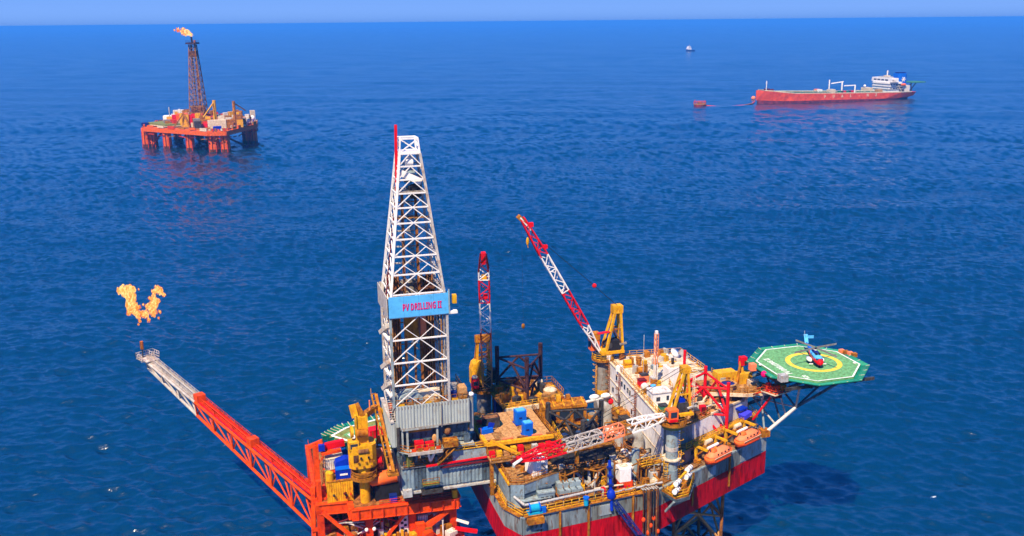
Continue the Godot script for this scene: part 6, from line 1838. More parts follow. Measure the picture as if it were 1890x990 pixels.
func flare_boom():
	var F := Transform3D()
	var t := thing("flare_boom", "long orange lattice flare boom with white tip reaching out to the left", "flare boom", V(-37, 18, -159), "", F)
	var a1 := V(-37.4, 24.4, -159.2)
	var b1 := V(-81.2, 38.1, -197.6)
	var side := V(0.65, 0, -0.76)
	var a3 := V(-38.0, 18.6, -158.6)
	var b3 := V(-82.0, 35.6, -199.2)
	var n := 9
	var hue = func(s: float):
		return "orange" if s < 0.655 else "steel_white"
	for k in n:
		var s = float(k) / n
		var e = float(k + 1) / n
		var m = hue.call((s + e) * 0.5)
		var w0 = lerpf(2.5, 1.9, s)
		var w1 = lerpf(2.5, 1.9, e)
		var p0 = a1.lerp(b1, s)
		var p1 = a1.lerp(b1, e)
		var q0 = p0 + side * w0
		var q1 = p1 + side * w1
		var l0 = a3.lerp(b3, s) + side * w0 * 0.35
		var l1 = a3.lerp(b3, e) + side * w1 * 0.35
		tube(t, "top_chord", p0, p1, 0.3, m)
		tube(t, "top_chord", q0, q1, 0.3, m)
		tube(t, "bottom_chord", l0, l1, 0.32, m)
		tube(t, "post", p1, l1, 0.17, m)
		tube(t, "post", q1, l1, 0.17, m)
		tube(t, "diagonal", l0, p1, 0.17, m)
		tube(t, "diagonal", l0, q1, 0.17, m)
		tube(t, "crossbar", p1, q1, 0.16, m)
		slab(t, "walkway", (p0 + q0) * 0.5 + V(0, 0.25, 0), (p1 + q1) * 0.5 + V(0, 0.25, 0), 1.5, 0.14, "red" if s < 0.655 else "steel_white")
		railing(t, [p0.lerp(q0, 0.25) + V(0, 0.3, 0), p1.lerp(q1, 0.25) + V(0, 0.3, 0)], "orange" if s < 0.655 else "steel_white", 1.0, 1.3)
		railing(t, [p0.lerp(q0, 0.85) + V(0, 0.3, 0), p1.lerp(q1, 0.85) + V(0, 0.3, 0)], "deep_orange" if s < 0.655 else "steel_white", 1.0, 1.3)
		tube(t, "gas_pipe", p0.lerp(q0, 0.55) + V(0, 0.55, 0), p1.lerp(q1, 0.55) + V(0, 0.55, 0), 0.2, "deep_orange" if s < 0.655 else "grey_pale")
	for s in [0.34, 0.66]:
		var p = a1.lerp(b1, s) + side * 1.0
		crate(t, "pipe_clamp", p + V(0, 0.1, 0), V(1.9, 1.6, 1.9), "orange", 40)
	var tip := assembly(t, "tip_platform")
	block(tip, "grating", V(-81.0, 38.3, -198.6), V(4.6, 0.2, 3.0), "steel_white", -40)
	var c := V(-81.0, 38.4, -198.6)
	var ex := V(0.65, 0, -0.76) * 2.0
	var ez := V(-0.76, 0, -0.65) * 1.4
	railing(tip, [c + ex - ez, c + ex + ez, c - ex + ez, c - ex - ez], "steel_white", 1.4, 0.8)
	railing(tip, [c + ex * 0.4 - ez, c + ex * 0.4 + ez], "grey_pale", 1.4, 0.8)
	crate(tip, "tip_bracket", V(-82.2, 37.4, -199.0), V(1.0, 0.8, 1.0), "white", 40)
	tube(tip, "burner_pipe", V(-82.2, 38.2, -199.0), V(-82.2, 40.4, -199.0), 0.14, "grey_dark")
	drum(tip, "burner_tip", V(-82.2, 40.4, -199.0), V(-82.2, 42.2, -199.0), 0.36, "rust")
	var base := assembly(t, "boom_root")
	slab(base, "root_post", V(-37.6, 13, -158.8), V(-37.2, 27.0, -159.6), 0.8, 0.8, "orange")
	slab(base, "root_post", V(-35.6, 13, -161.2), V(-35.4, 26.4, -161.4), 0.8, 0.8, "orange")
	slab(base, "root_link", V(-37.4, 24.4, -159.2), V(-35.0, 24.2, -160.0), 0.9, 0.9, "orange")
	slab(base, "root_link", V(-37.8, 18.6, -158.6), V(-34.6, 18.6, -159.6), 0.6, 0.6, "orange")
	slab(base, "root_link", V(-36.0, 25.6, -160.8), V(-33.5, 23.4, -160.0), 0.7, 0.7, "deep_orange")
	var f := thing("flare_flame", "large U shaped orange and yellow gas flame above the flare boom tip", "flame", V(-81.5, 46, -199), "", F)
	var blobs := []
	var r := RandomNumberGenerator.new()
	r.seed = 12
	for q in [[178, 120, 36, 0.35], [212, 128, 34, 0.25], [172, 150, 30, 0.3], [200, 170, 34, 0.3], [228, 160, 22, 0.0], [195, 210, 36, 0.3], [180, 245, 28, 0.1], [215, 235, 30, 0.1], [212, 268, 30, 0.1], [178, 280, 18, -0.2], [238, 292, 24, 0.1], [248, 330, 11, -0.3], [244, 345, 7, -0.3], [250, 235, 16, -0.3], [270, 288, 20, -0.1], [300, 282, 26, 0.1], [318, 312, 14, -0.25], [300, 240, 20, -0.1], [330, 250, 28, 0.15], [350, 268, 24, -0.05], [350, 220, 28, 0.2], [372, 205, 18, 0.1], [325, 182, 11, -0.2], [368, 172, 22, 0.2], [366, 135, 20, 0.05], [385, 112, 16, 0.0], [402, 138, 24, 0.3], [424, 162, 12, -0.2], [410, 115, 12, -0.1], [395, 260, 10, -0.25], [384, 302, 8, -0.3], [262, 121, 6, -0.2], [240, 105, 9, -0.1], [290, 215, 8, -0.3], [270, 262, 9, -0.35]]:
		var x: float = -85.6 + (180 + q[0] / 3.537 - 220) * 0.118
		var y: float = 54.6 - (500 + q[1] / 3.537 - 530) * 0.123
		blobs.append([V(x + 81.5, y - 46, r.randf_range(-0.9, 0.9)), q[2] * 0.034 * 1.02, q[3]])
	part(f, "fire", flame_mesh(blobs, 31, 0.5), "flame", Transform3D(Basis(), V(-81.5, 46, -199)))
	fire_light(f, V(0.3, -1.6, 0.8), 12.0)

# ---------------------------------------------------------------- gear on the rig's decks
func deck_gear():
	var d := thing("stern_deckhouse", "blue grey walled deckhouse with tan roof at the rig's near stern corner", "deckhouse", V(4, 26.5, -10))
	var poly = P2([-1.2, -16.4, -1.2, -3.4, 1.2, -2.8, 8.4, -5.4, 8.4, -16.4])
	prism(d, "core", poly, 26.5, 31.3, "grey_blue_dark")
	plate_wall(d, V(-1.3, 26.7, -16.4), V(-1.3, 26.7, -3.4), 4.6, ["grey_blue_pale", "grey_blue", "grey_blue_pale"], 2.4, "wall_plate", 0.14, 2)
	plate_wall(d, V(-1.2, 26.7, -3.3), V(1.2, 26.7, -2.7), 4.6, ["grey_blue_pale", "grey_blue"], 2.6, "wall_plate", 0.14, 2)
	plate_wall(d, V(1.2, 29.4, -2.75), V(8.4, 29.4, -5.3), 1.9, ["grey_blue", "grey_blue_pale"], 2.4, "wall_plate", 0.14)
	prism(d, "roof", P2([-1.4, -16.4, -1.4, -3.2, 1.2, -2.5, 8.6, -5.2, 8.6, -16.4]), 31.3, 31.6, "tan")
	railing(d, [V(-1.3, 31.6, -16.2), V(-1.3, 31.6, -3.3), V(1.2, 31.6, -2.7), V(8.4, 31.6, -5.2)], "amber", 1.2, 1.3)
	slab(d, "roof_edge", V(-1.5, 31.4, -16.4), V(-1.5, 31.4, -3.2), 0.3, 0.45, "yellow")
	for k in 3:
		block(d, "doorway", V(2.6 + k * 2.0, 27.9, -3.65 - k * 0.6), V(1.1, 2.2, 0.16), "dark", 17)
	prism(d, "lower_ledge", P2([-1.0, -4.2, 0.9, -1.9, 6.2, -2.2, 6.0, -4.6, 1.2, -3.2]), 28.2, 28.4, "grey_blue_pale")
	stair(d, V(9.0, 31.4, -6.0), V(9.4, 26.7, -2.6), 1.1, "ochre")
	for k in 22:
		crate(d, "roof_box", V(0.2 + (k * 37 % 70) * 0.1, 31.6, -15 + (k * 53 % 90) * 0.1), V(0.4 + (k % 3) * 0.3, 0.4 + (k % 4) * 0.25, 0.6), ["ochre", "cream", "rust", "grey_pale", "amber", "grey_blue"][k % 6], k * 23.0)
	var wb = box_container("white_cabin", "white square cabin on tan roof beneath the crane boom tip", V(4.4, 31.6, -5.9), V(2.9, 3.0, 3.0), 12.0, "white", "white_worn")
	block(wb, "door", V(0.6, 1.2, 1.52), V(0.8, 2.0, 0.06), "grey_pale")
	var vt := thing("vent_stacks", "cluster of blue grey vent stacks at the stern end of tan roof", "vent", V(0.2, 31.6, -11))
	for k in 3:
		post(vt, "stack", V(-0.2 + k * 0.7, 31.6, -12.2 + k * 1.5), 2.2 - k * 0.3, 0.42, "grey_blue_pale")
		ball(vt, "cowl", V(-0.2 + k * 0.7, 33.8 - k * 0.3, -12.2 + k * 1.5), V(0.6, 0.4, 0.6), "grey_blue")
	# the containers and tanks on the pipe deck
	var bin := thing("scrap_bin", "dark grey open scrap bin at the far side of the pipe deck", "bin", V(-0.6, 35.9, -18.4))
	for z in [-1.0, 1.0]:
		block(bin, "side", V(-0.6, 36.9, -18.4 + z), V(3.0, 2.0, 0.14), "grey_dark")
	for x in [-1.45, 1.45]:
		block(bin, "side", V(-0.6 + x, 36.9, -18.4), V(0.14, 2.0, 1.9), "purple_brown")
	block(bin, "contents", V(-0.6, 37.5, -18.4), V(2.7, 0.5, 1.8), "pipe_brown")
	for q in [[5.0, -18.0, 2.3, 2.7, "tall blue tank container standing behind the shorter one on pipe deck"], [4.8, -12.6, 2.0, 2.5, "shorter blue tank container nearest the orange edge of the pipe deck"]]:
		var o := loose("blue_tank", q[4], "tank container", V(q[0], 35.9, q[1]), 6.0, "blue tank containers on the pipe deck")
		part(o, "body", prism_mesh(P2([-q[2] * 0.5 + 0.25, -q[2] * 0.45, q[2] * 0.5 - 0.25, -q[2] * 0.45, q[2] * 0.5, -q[2] * 0.2, q[2] * 0.5, q[2] * 0.2, q[2] * 0.5 - 0.25, q[2] * 0.45, -q[2] * 0.5 + 0.25, q[2] * 0.45, -q[2] * 0.5, q[2] * 0.2, -q[2] * 0.5, -q[2] * 0.2]), 0.15, q[3]), "blue")
		crate(o, "lid", V(0, q[3], 0), V(q[2] * 0.7, 0.18, q[2] * 0.6), "sky_blue")
		crate(o, "base", V(0, 0, 0), V(q[2], 0.2, q[2] * 0.85), "blue_deep")
		crate(o, "latch", V(-0.3, q[3] * 0.5, q[2] * 0.46), V(0.6, 0.3, 0.08), "navy")
	var sk := loose("blue_skip", "low blue skip at the derrick end of the pipe deck", "skip", V(-2.3, 35.9, -15.8), 12.0)
	crate(sk, "body", V(0, 0, 0), V(2.4, 0.9, 1.3), "blue")
	slab(sk, "tail_plate", V(0.9, 0.6, 0), V(1.3, 1.7, 0), 0.14, 1.2, "blue_deep")
	var rdr := loose("red_drum_rack", "red drum lying beside the dark scrap bin", "drum", V(-2.6, 35.9, -19.6), 0.0)
	drum(rdr, "shell", V(-0.6, 0.5, 0), V(0.6, 0.5, 0), 0.5, "red")
	crate(rdr, "chock", V(0, 0, 0), V(0.9, 0.2, 1.0), "rust")
	# yellow deck office on stilts
	var y := thing("deck_office", "long amber deck office on stilts with dark windows behind the pipe deck", "deck office", V(15.5, 26.5, -26))
	prism(y, "roof", P2([10.4, -21.4, 19.6, -20.6, 20.2, -24.6, 11.2, -25.4]), 36.4, 36.9, "amber")
	for k in 5:
		slab(y, "roof_rib", V(11.0 + k * 2.0, 36.95, -21.4 + k * 0.15), V(11.7 + k * 2.0, 36.95, -25.2 + k * 0.15), 0.2, 0.14, "lemon")
	prism(y, "floor", P2([10.6, -21.6, 19.6, -20.8, 20.2, -24.8, 11.2, -25.6]), 32.4, 32.8, "ochre")
	for q in [[10.9, -21.8], [13.8, -21.5], [16.6, -21.3], [19.3, -21.1], [11.4, -25.0], [20.0, -24.4]]:
		crate(y, "post", V(q[0], 32.8, q[1]), V(0.55, 3.5, 0.55), "amber")
		crate(y, "stilt", V(q[0], 26.5, q[1]), V(0.4, 6.0, 0.4), "grey_dark")
	block(y, "back_wall", V(15.8, 34.6, -25.0), V(8.6, 3.6, 0.3), "amber", 4)
	block(y, "front_sill", V(15.2, 33.4, -21.4), V(8.6, 1.2, 0.3), "amber", 5)
	for x in [12.3, 15.2, 18.0]:
		block(y, "window", V(x, 34.9, -21.55 + (x - 12.3) * 0.08), V(2.1, 1.9, 0.12), "glass", 5)
	slab(y, "stair_stringer", V(10.2, 36.0, -21.6), V(8.8, 31.0, -21.2), 0.5, 0.5, "amber")
	slab(y, "cross_brace", V(11, 27.0, -21.6), V(15, 32.2, -21.4), 0.3, 0.3, "grey_dark")
	slab(y, "cross_brace", V(19.2, 27.0, -21.2), V(15, 32.2, -21.4), 0.3, 0.3, "grey_dark")
	for k in 5:
		crate(y, "roof_fitting", V(12.4 + k * 1.1, 36.9, -24.6 + (k % 3) * 0.5), V(0.8, 0.6 + (k % 3) * 0.4, 0.8), ["amber", "ochre", "lemon"][k % 3])
	# port stern platform
	var ps := thing("port_platform", "cluttered tan and yellow platform around the purple brown leg top", "platform", V(13, 31.8, -40))
	prism(ps, "floor", P2([6.6, -34.6, 16.8, -35.4, 20.8, -38, 20.8, -46, 6.0, -46]), 31.4, 31.8, "ochre")
	prism(ps, "floor_edge", P2([6.4, -34.2, 16.8, -35.0, 21.0, -37.7, 20.8, -38, 16.8, -35.4, 6.6, -34.6]), 30.9, 31.9, "cream")
	railing(ps, [V(6.2, 31.8, -34.6), V(16.8, 31.8, -35.4), V(20.7, 31.8, -38)], "lemon", 1.2, 1.2)
	railing(ps, [V(6.2, 31.8, -45.8), V(20.7, 31.8, -45.8), V(20.7, 31.8, -38)], "amber", 1.6, 1.2)
	slab(ps, "wind_fence", V(8.0, 32.8, -45.9), V(17.8, 32.8, -45.9), 0.2, 1.8, "tan")
	for q in [[7, -36], [14, -36], [20, -39], [7, -45], [20, -45]]:
		crate(ps, "support_post", V(q[0], 26.5, q[1]), V(0.6, 5.0, 0.6), "ochre")
	var r := RandomNumberGenerator.new()
	r.seed = 37
	for k in 26:
		crate(ps, ["valve", "pump", "locker", "fan_box"][k % 4], V(r.randf_range(7, 20), 31.8, r.randf_range(-45, -36.4)), V(r.randf_range(0.6, 1.8), r.randf_range(0.6, 2.2), r.randf_range(0.6, 1.6)), ["amber", "lemon", "ochre", "tan", "grey_dark", "cream", "rust", "amber"][r.randi() % 8], r.randf_range(0, 40))
	var tank := thing("cream_mud_tank", "round cream mud tank at the near right corner of cluttered port platform", "tank", V(17.6, 31.8, -37.6))
	drum(tank, "shell", V(17.6, 31.8, -37.8), V(17.6, 33.6, -37.8), 1.5, "tan_pale")
	ball(tank, "dome", V(17.6, 33.6, -37.8), V(1.4, 0.5, 1.4), "cream")
	drum(tank, "rim", V(17.6, 31.9, -37.8), V(17.6, 32.2, -37.8), 1.9, "grey")
	var nv := thing("navy_tarpaulin", "dark blue tarpaulin bundle beside the grey pedestal of the stern crane", "tarpaulin", V(8.2, 26.5, -45))
	crate(nv, "bundle", V(8.2, 26.6, -44.6), V(2.6, 4.4, 2.2), "navy", 8)
	ball(nv, "bulge", V(8.2, 31.0, -44.6), V(1.3, 0.6, 1.1), "blue_deep")
	# machinery on the starboard side
	var mp := thing("mud_pumps", "pair of pale blue grey pump housings framed by brown rails at the deck edge", "pump", V(9.8, 26.5, -4))
	crate(mp, "bed", V(9.9, 26.6, -4.3), V(5.0, 0.7, 3.6), "rust")
	for k in 2:
		for j in 2:
			block(mp, "housing", V(8.8 + k * 2.3, 28.4 + j * 0.9, -3.4 - j * 1.1), V(2.1, 0.9, 1.5), "grey_blue_pale")
			crate(mp, "rib", V(8.8 + k * 2.3, 28.85 + j * 0.9, -3.4 - j * 1.1), V(0.2, 0.14, 1.5), "grey_blue_dark")
	crate(mp, "drive", V(9.9, 27.2, -5.4), V(4.4, 1.6, 1.0), "grey_blue_dark")
	railing(mp, [V(7.4, 27.3, -2.5), V(12.4, 27.3, -2.6)], "rust", 1.0, 0.9)
	var ge := thing("engine_housing", "blue grey engine housing with dark louvres left of the pump housings", "engine", V(5.4, 26.5, -3.4))
	crate(ge, "body", V(5.2, 26.6, -3.2), V(3.0, 2.5, 1.8), "grey_blue")
	for k in 3:
		block(ge, "louvre", V(4.4 + k * 0.85, 27.9, -2.27), V(0.55, 1.2, 0.1), "dark")
	crate(ge, "hood", V(5.2, 29.1, -3.2), V(3.2, 0.25, 2.0), "grey_blue_pale")
	drum(ge, "silencer", V(4.0, 29.8, -3.6), V(6.4, 29.8, -3.6), 0.4, "grey_blue_dark")
	var lp := thing("grey_pipeline", "long pale grey pipe bent along the near deck edge rail", "pipe", V(7.5, 28.3, -0.9))
	var pl = [V(-0.6, 29.0, -3.0), V(0.6, 28.4, -0.7), V(4.0, 28.4, -0.8), V(15.0, 28.6, -1.9), V(15.8, 28.2, -2.2), V(15.9, 26.6, -2.3)]
	for k in pl.size() - 1:
		tube(lp, "pipe_length", pl[k], pl[k + 1], 0.24, "grey_pale")
	for k in 5:
		post(lp, "pipe_stand", V(2 + k * 3.0, 26.6, -0.9 - k * 0.22), 1.7, 0.1, "grey")
	var bw := thing("blue_winch", "bright blue mooring winch on the railed corner above the stern chamfer", "winch", V(2.4, 26.6, -0.6))
	crate(bw, "bed", V(2.4, 26.65, -0.6), V(2.6, 0.4, 1.5), "cyan")
	drum(bw, "winch_drum", V(1.6, 27.7, -0.6), V(3.2, 27.7, -0.6), 0.75, "cyan")
	for x in [1.5, 3.3]:
		part(bw, "flange", ring_mesh(0.5, 0.95, 0.18, 20), "blue", Transform3D(Basis(Vector3.BACK, PI / 2), V(x, 27.7, -0.6)))
	crate(bw, "motor", V(3.9, 26.65, -0.5), V(0.9, 1.1, 1.0), "blue")
	crate(bw, "hull_bracket", V(2.2, 25.4, 0.6), V(3.0, 1.0, 1.2), "amber")
	for k in 4:
		slab(bw, "fender_strut", V(1.0 + k * 0.8, 25.4, 0.7), V(0.6 + k * 0.9, 24.2, 0.3), 0.2, 0.2, "grey_blue_dark")
	var cap := thing("blue_capstan", "small blue capstan on the walkway right of the blue winch", "capstan", V(12.0, 26.6, -0.9))
	drum(cap, "drum", V(12.0, 26.65, -0.6), V(12.0, 27.9, -0.6), 0.42, "cyan")
	drum(cap, "head", V(12.0, 27.9, -0.6), V(12.0, 28.2, -0.6), 0.55, "blue")
	var sp := thing("blue_standpipe", "dark blue standing pipe with bulb above a blue gangway over the hull side", "pipe", V(17.2, 25, -1.4))
	tube(sp, "pipe_length", V(17.1, 24.5, -1.0), V(17.3, 33.4, -3.0), 0.3, "blue_deep")
	ball(sp, "bulb", V(17.1, 27.4, -1.5), V(0.8, 1.1, 0.8), "blue_deep")
	for k in 3:
		crate(sp, "pipe_clamp", V(17.2, 29.0 + k * 1.5, -2.0 - k * 0.3), V(0.9, 0.35, 0.9), "navy")
	crate(sp, "red_valve", V(16.0, 26.7, -2.6), V(0.7, 1.7, 0.7), "red")
	var gw := thing("blue_gangway", "dark blue lattice gangway slanting down outside the starboard hull side", "gangway", V(20, 18, 0.6))
	lattice(gw, V(17.4, 26.4, -0.4), V(24.0, 16.6, 2.4), 0.9, 0.8, 8, [[1.0, "navy"]], 0.14, 0.09, 0.05, 0.9, 0.9)
	var wt := thing("white_silo", "white box silo on bright red base among the deck machinery", "silo", V(20.8, 26.5, -4.6))
	crate(wt, "base", V(20.8, 26.6, -4.4), V(2.6, 1.9, 2.2), "orange")
	part(wt, "body", prism_mesh(P2([-1.3, -1.1, 1.3, -1.1, 1.3, 0.5, 0.9, 1.1, -1.3, 1.1]), 0, 2.6), "white", Transform3D(Basis(), V(20.8, 28.5, -4.4)))
	slab(wt, "hatch", V(20.0, 31.1, -4.6), V(21.4, 31.3, -4.6), 1.2, 0.2, "cream")
	crate(wt, "name_plate", V(20.8, 27.2, -3.27), V(1.4, 0.6, 0.05), "red")
	var sacks := thing("sack_stack", "pile of cream sacks under netting beside the white silo", "sacks", V(22.4, 26.5, -9))
	for k in 26:
		var y2 := 27.2 + (k / 9) * 1.45
		ball(sacks, "sack", V(20.6 + (k % 3) * 1.5 + r.randf_range(-0.3, 0.3), y2 + 0.4, -10.8 + (k / 3 % 3) * 1.6 + r.randf_range(-0.3, 0.3)), V(0.9, 0.75, 0.85), ["cream", "tan_pale", "white_worn"][k % 3], r.randf_range(0, 90))
	for k in 12:
		var u := 24.2 + (k % 3) * 1.0
		ball(sacks, "sack", V(u, 27.2 + (k / 6) * 1.2, -12.5 + (k / 3 % 2) * 1.4), V(0.8, 0.75, 0.8), ["cream", "pale_orange", "tan_pale"][k % 3], k * 31.0)
	for q in [[24.4, -7.6, 5.4, 0.75, "grey_blue_pale", "pale grey cement tank nearest the white silo"], [23.6, -13.8, 6.2, 0.85, "grey_pale", "pale grey cement tank behind the cream sacks"], [18.6, -5.6, 4.4, 0.6, "grey_blue_pale", "short pale grey cement tank by the blue standing pipe"]]:
		var o := thing("cement_tank", q[5], "tank", V(q[0], 26.5, q[1]), "upright cement tanks on the deck")
		post(o, "shell", V(q[0], 26.9, q[1]), q[2], q[3], q[4])
		ball(o, "dome", V(q[0], 26.9 + q[2], q[1]), V(q[3], q[3] * 0.5, q[3]), q[4])
		drum(o, "skirt", V(q[0], 26.5, q[1]), V(q[0], 26.9, q[1]), q[3] * 1.15, "grey_dark")
		ladder(o, V(q[0] + q[3], 26.6, q[1]), q[2] + 0.4, V(1, 0, 0), "ochre")
	for q in [[29.2, 26.5, -17.4, 1.5, "big grey curved air duct against the white quarters wall, nearer the camera"], [28.4, 26.5, -31.6, 1.3, "big grey curved air duct against the white quarters wall, farther off"]]:
		var o := thing("air_duct", q[4], "air duct", V(q[0], q[1], q[2]), "curved air ducts at the quarters wall")
		post(o, "riser", V(q[0], q[1], q[2]), 3.0, q[3] * 0.8, "grey_pale")
		for k in 6:
			var a = PI * 0.5 * k / 6
			var b = PI * 0.5 * (k + 1) / 6
			drum(o, "elbow", V(q[0] - 1.8 * (1 - cos(a)), q[1] + 3.0 + 1.8 * sin(a), q[2]), V(q[0] - 1.8 * (1 - cos(b)) - 0.05, q[1] + 3.0 + 1.8 * sin(b) + 0.05, q[2]), q[3] * 0.8, "grey_pale")
		drum(o, "mouth", V(q[0] - 1.8, q[1] + 4.8, q[2]), V(q[0] - 2.7, q[1] + 4.8, q[2]), q[3] * 0.95, "grey")
	var wh := thing("wall_landing", "yellow boxed landing with red cone on the stern wall of the quarters", "landing", V(30.4, 29.4, -31))
	crate(wh, "box", V(30.4, 29.6, -29.0), V(2.6, 1.2, 4.0), "amber", 4)
	block(wh, "box_floor", V(30.4, 30.82, -29.0), V(2.2, 0.08, 3.6), "ochre", 4)
	railing(wh, [V(29.2, 30.8, -31), V(29.0, 30.8, -27)], "lemon", 0.9, 0.8)
	ball(wh, "cone", V(29.9, 31.0, -33.6), V(0.6, 0.7, 0.6), "red")
	crate(wh, "canopy", V(29.6, 29.6, -25.0), V(2.0, 1.4, 2.6), "grey_dark", 4)
	# pipe racks behind the starboard leg
	var pr := thing("pipe_rack", "rack of brown drill pipes lying before the white quarters wall", "pipe rack", V(24.5, 26.5, -19))
	for k in 14:
		tube(pr, "drill_pipe", V(22.6 + k * 0.42, 28.0 + (k % 2) * 0.16, -23.5), V(24.2 + k * 0.42, 28.0 + (k % 2) * 0.16, -14.4), 0.17, ["pipe_brown", "rust", "tan", "rust_dark"][k % 4])
	for z in [-22, -18.5, -15]:
		crate(pr, "bearer", V(26.0, 26.5, z), V(7.6, 1.4, 0.4), "ochre")
	for q in [[23.9, -29.6, 2.0, 2.2, "cyan", "teal machine box between the amber deck office and quarters wall"], [27.0, -27.0, 1.8, 1.6, "white", "white machine box close to the quarters wall"], [25.6, -33.4, 2.4, 2.0, "ochre", "ochre machine box at the far side by the port crane"], [20.8, -31.4, 1.6, 2.8, "amber", "tall amber machine box behind the deck office"], [29.0, -35.4, 2.2, 2.4, "grey", "grey machine box nearest the port crane pedestal"], [13.0, -16.6, 2.6, 0.8, "white_worn", "low white round-lidded hatch box inside the dark leg frame"], [22.0, -17.2, 2.0, 1.8, "orange", "orange machine box at the end of the pipe rack"], [19.8, -12.2, 1.8, 2.2, "tan_pale", "tan machine box beside the dark leg frame"], [27.6, -11.0, 2.2, 1.7, "grey_dark", "dark machine box at the near end of the quarters wall"], [27.4, -6.4, 1.8, 1.5, "grey_pale", "pale grey machine box left of the starboard crane pedestal"]]:
		var o := loose("machine_box", q[5], "machine", V(q[0], 26.55, q[1]), q[0] * 3.0, "machine boxes on the main deck")
		crate(o, "body", V(0, 0.2, 0), V(q[2], q[3], q[2] * 0.8), q[4])
		crate(o, "skid", V(0, 0, 0), V(q[2] * 1.15, 0.2, q[2] * 0.9), "grey_dark")
		drum(o, "fan_cowl", V(0, q[3] + 0.2, 0), V(0, q[3] + 0.45, 0), q[2] * 0.28, "grey")
		block(o, "panel", V(0, q[3] * 0.5 + 0.2, q[2] * 0.41), V(q[2] * 0.5, q[3] * 0.5, 0.06), "grey")
		tube(o, "pipe", V(q[2] * 0.5, 0.5, 0), V(q[2] * 0.5 + 0.9, 0.5, 0.2), 0.12, "ochre")
	# a long white pipe bridge towards the quarters
	var wp := thing("white_pipe_bridge", "white pipe bridge running from amber deck office to the quarters", "pipe", V(25, 32, -33))
	tube(wp, "pipe_length", V(20.5, 32.0, -32.0), V(30.5, 32.0, -34.0), 0.32, "white_worn")
	tube(wp, "pipe_length", V(20.5, 31.4, -32.8), V(30.5, 31.4, -34.8), 0.22, "grey_pale")
	for k in 2:
		ball(wp, "expansion_tank", V(26 + k * 2.6, 32.6, -33.4), V(1.1, 0.6, 0.6), "white")
	for x in [22.0, 27.5]:
		post(wp, "pipe_stand", V(x, 26.5, -33.0), 5.4, 0.2, "grey")
	# hoses over the side
	for k in 9:
		var u := 23.4 + k * 0.34 + 0.1 * (k % 3)
		var w = -1.6 + 0.22 * (k % 2) + 0.25
		var o := thing("hanging_hose", "dark rusty hose hanging straight down over the starboard hull side", "hose", V(u, 26.6, w), "hoses hanging over the starboard hull side")
		tube(o, "hose", V(u, 27.2, w - 1.2), V(u, 27.4, w), 0.12, "grey_pale")
		tube(o, "hose", V(u, 27.4, w), V(u + 0.1, 10.0 + (k % 4), w + 0.3), 0.13, ["rust_dark", "grey_dark", "rust", "pipe_brown"][k % 4])
		if k % 2 == 0:
			ball(o, "float", V(u + 0.05, 21.5 - (k % 3) * 1.4, w + 0.2), V(0.38, 0.5, 0.38), "orange")
	var rail := thing("hose_rail", "scalloped grey hose rail curving along the starboard deck edge", "rail", V(22, 27.6, -2))
	for k in 9:
		tube(rail, "rail_length", V(17.8 + k * 1.1, 27.6, -1.9 - k * 0.09), V(18.9 + k * 1.1, 27.6 + 0.2 * (k % 2), -2.0 - k * 0.09), 0.2, "grey_pale")
		post(rail, "stanchion", V(17.8 + k * 1.1, 26.5, -1.9 - k * 0.09), 1.1, 0.12, "ochre")
	var pf := thing("pipework_frame", "tangle of thin ochre and rusty pipework on frames around the pump housings", "pipework", V(13, 26.5, -6))
	for k in 90:
		var u = r.randf_range(2.5, 28)
		var z = r.randf_range(-13, -3.2)
		var h = r.randf_range(27.2, 31.4)
		var e = V(u, h, z) + [V(r.randf_range(1, 4.5), 0, 0), V(0, 0, -r.randf_range(1, 4)), V(0, -(h - 26.5), 0), V(r.randf_range(1, 2), 0.4, -1)][k % 4]
		bar(pf, "pipe", V(u, h, z), e, r.randf_range(0.1, 0.24), ["ochre", "rust", "amber", "tan", "grey_dark", "pipe_brown", "grey_pale", "ochre"][r.randi() % 8])
	for k in 12:
		var u := 3.0 + k * 2.1
		bar(pf, "frame_post", V(u, 26.5, -4.4 - (k % 3)), V(u, 31.0, -4.4 - (k % 3)), 0.22, "ochre" if k % 2 else "rust")
		bar(pf, "frame_beam", V(u, 30.8, -4.4 - (k % 3)), V(u + 2.1, 30.8, -4.4 - ((k + 1) % 3)), 0.2, "ochre")
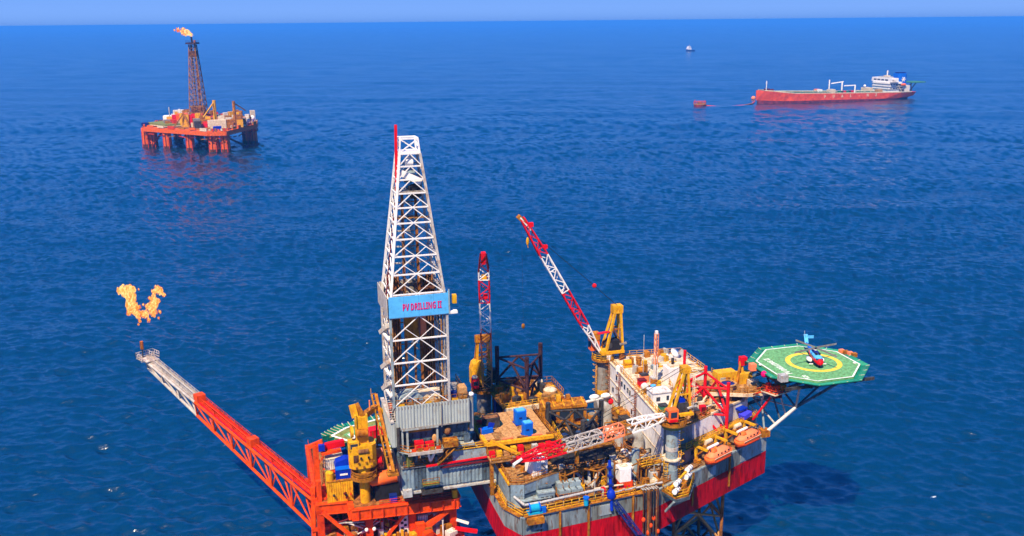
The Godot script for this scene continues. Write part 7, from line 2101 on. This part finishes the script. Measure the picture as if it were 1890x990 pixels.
	# elevated catwalks between the machinery
	for q in [[V(9.4, 30.2, -6.6), V(22.4, 30.2, -7.6), "ochre", "ochre railed catwalk running bow to stern above the pump housings"], [V(22.6, 30.4, -7.6), V(23.4, 30.4, -16.4), "amber", "amber railed catwalk leading away past the white silo"], [V(11.0, 33.6, -12.0), V(11.6, 33.6, -20.4), "lemon", "yellow railed catwalk at the derrick side of the dark leg frame"], [V(24.6, 29.6, -6.2), V(29.6, 29.6, -7.0), "lemon", "short yellow catwalk ending at the starboard crane pedestal"]]:
		var a: Vector3 = q[0]
		var b: Vector3 = q[1]
		var o := thing("catwalk", q[3], "catwalk", V(a.x, 26.5, a.z), "railed catwalks over the main deck")
		slab(o, "grating", a, b, 1.0, 0.14, "ochre")
		var s = (b - a).normalized().cross(Vector3.UP) * 0.5
		railing(o, [a + s, b + s], q[2], 1.2, 1.2)
		railing(o, [a - s, b - s], q[2], 1.2, 1.2)
		for e in [0.08, 0.5, 0.92]:
			var f = a.lerp(b, e)
			bar(o, "post", V(f.x, 26.5, f.z), f, 0.18, "ochre")
	# loose drums
	var drum0: Node3D = null
	for q in [[12.6, -12.0], [13.4, -11.4], [12.4, -11.0], [26.0, -9.4], [26.8, -9.0], [17.0, -9.2], [10.6, -33.0], [11.4, -32.4], [24.8, -24.8], [25.4, -25.4]]:
		if drum0 == null:
			drum0 = loose("oil_drum", "small blue oil drum standing loose on the main deck", "drum", V(q[0], 26.55, q[1]), 0.0, "oil drums on the main deck")
			drum(drum0, "shell", V(0, 0, 0), V(0, 0.9, 0), 0.32, "blue")
			drum(drum0, "hoop", V(0, 0.42, 0), V(0, 0.48, 0), 0.345, "blue_deep")
		else:
			again(drum0, "small blue oil drum standing loose on the main deck", V(q[0], 26.55, q[1]))

func build_all():
	flame_material()
	hull()
	legs()
	cantilever()
	drill_floor()
	derrick()
	pipe_deck()
	quarters()
	bow_deck()
	helideck()
	platform()
	flare_boom()
	far_rig()
	tanker()
	far_boat()
	crane_port()
	crane_stern()
	crane_starboard()
	roof_things()
	helicopter()
	lifeboats()
	platform_things()
	deck_gear()
	whitecaps()
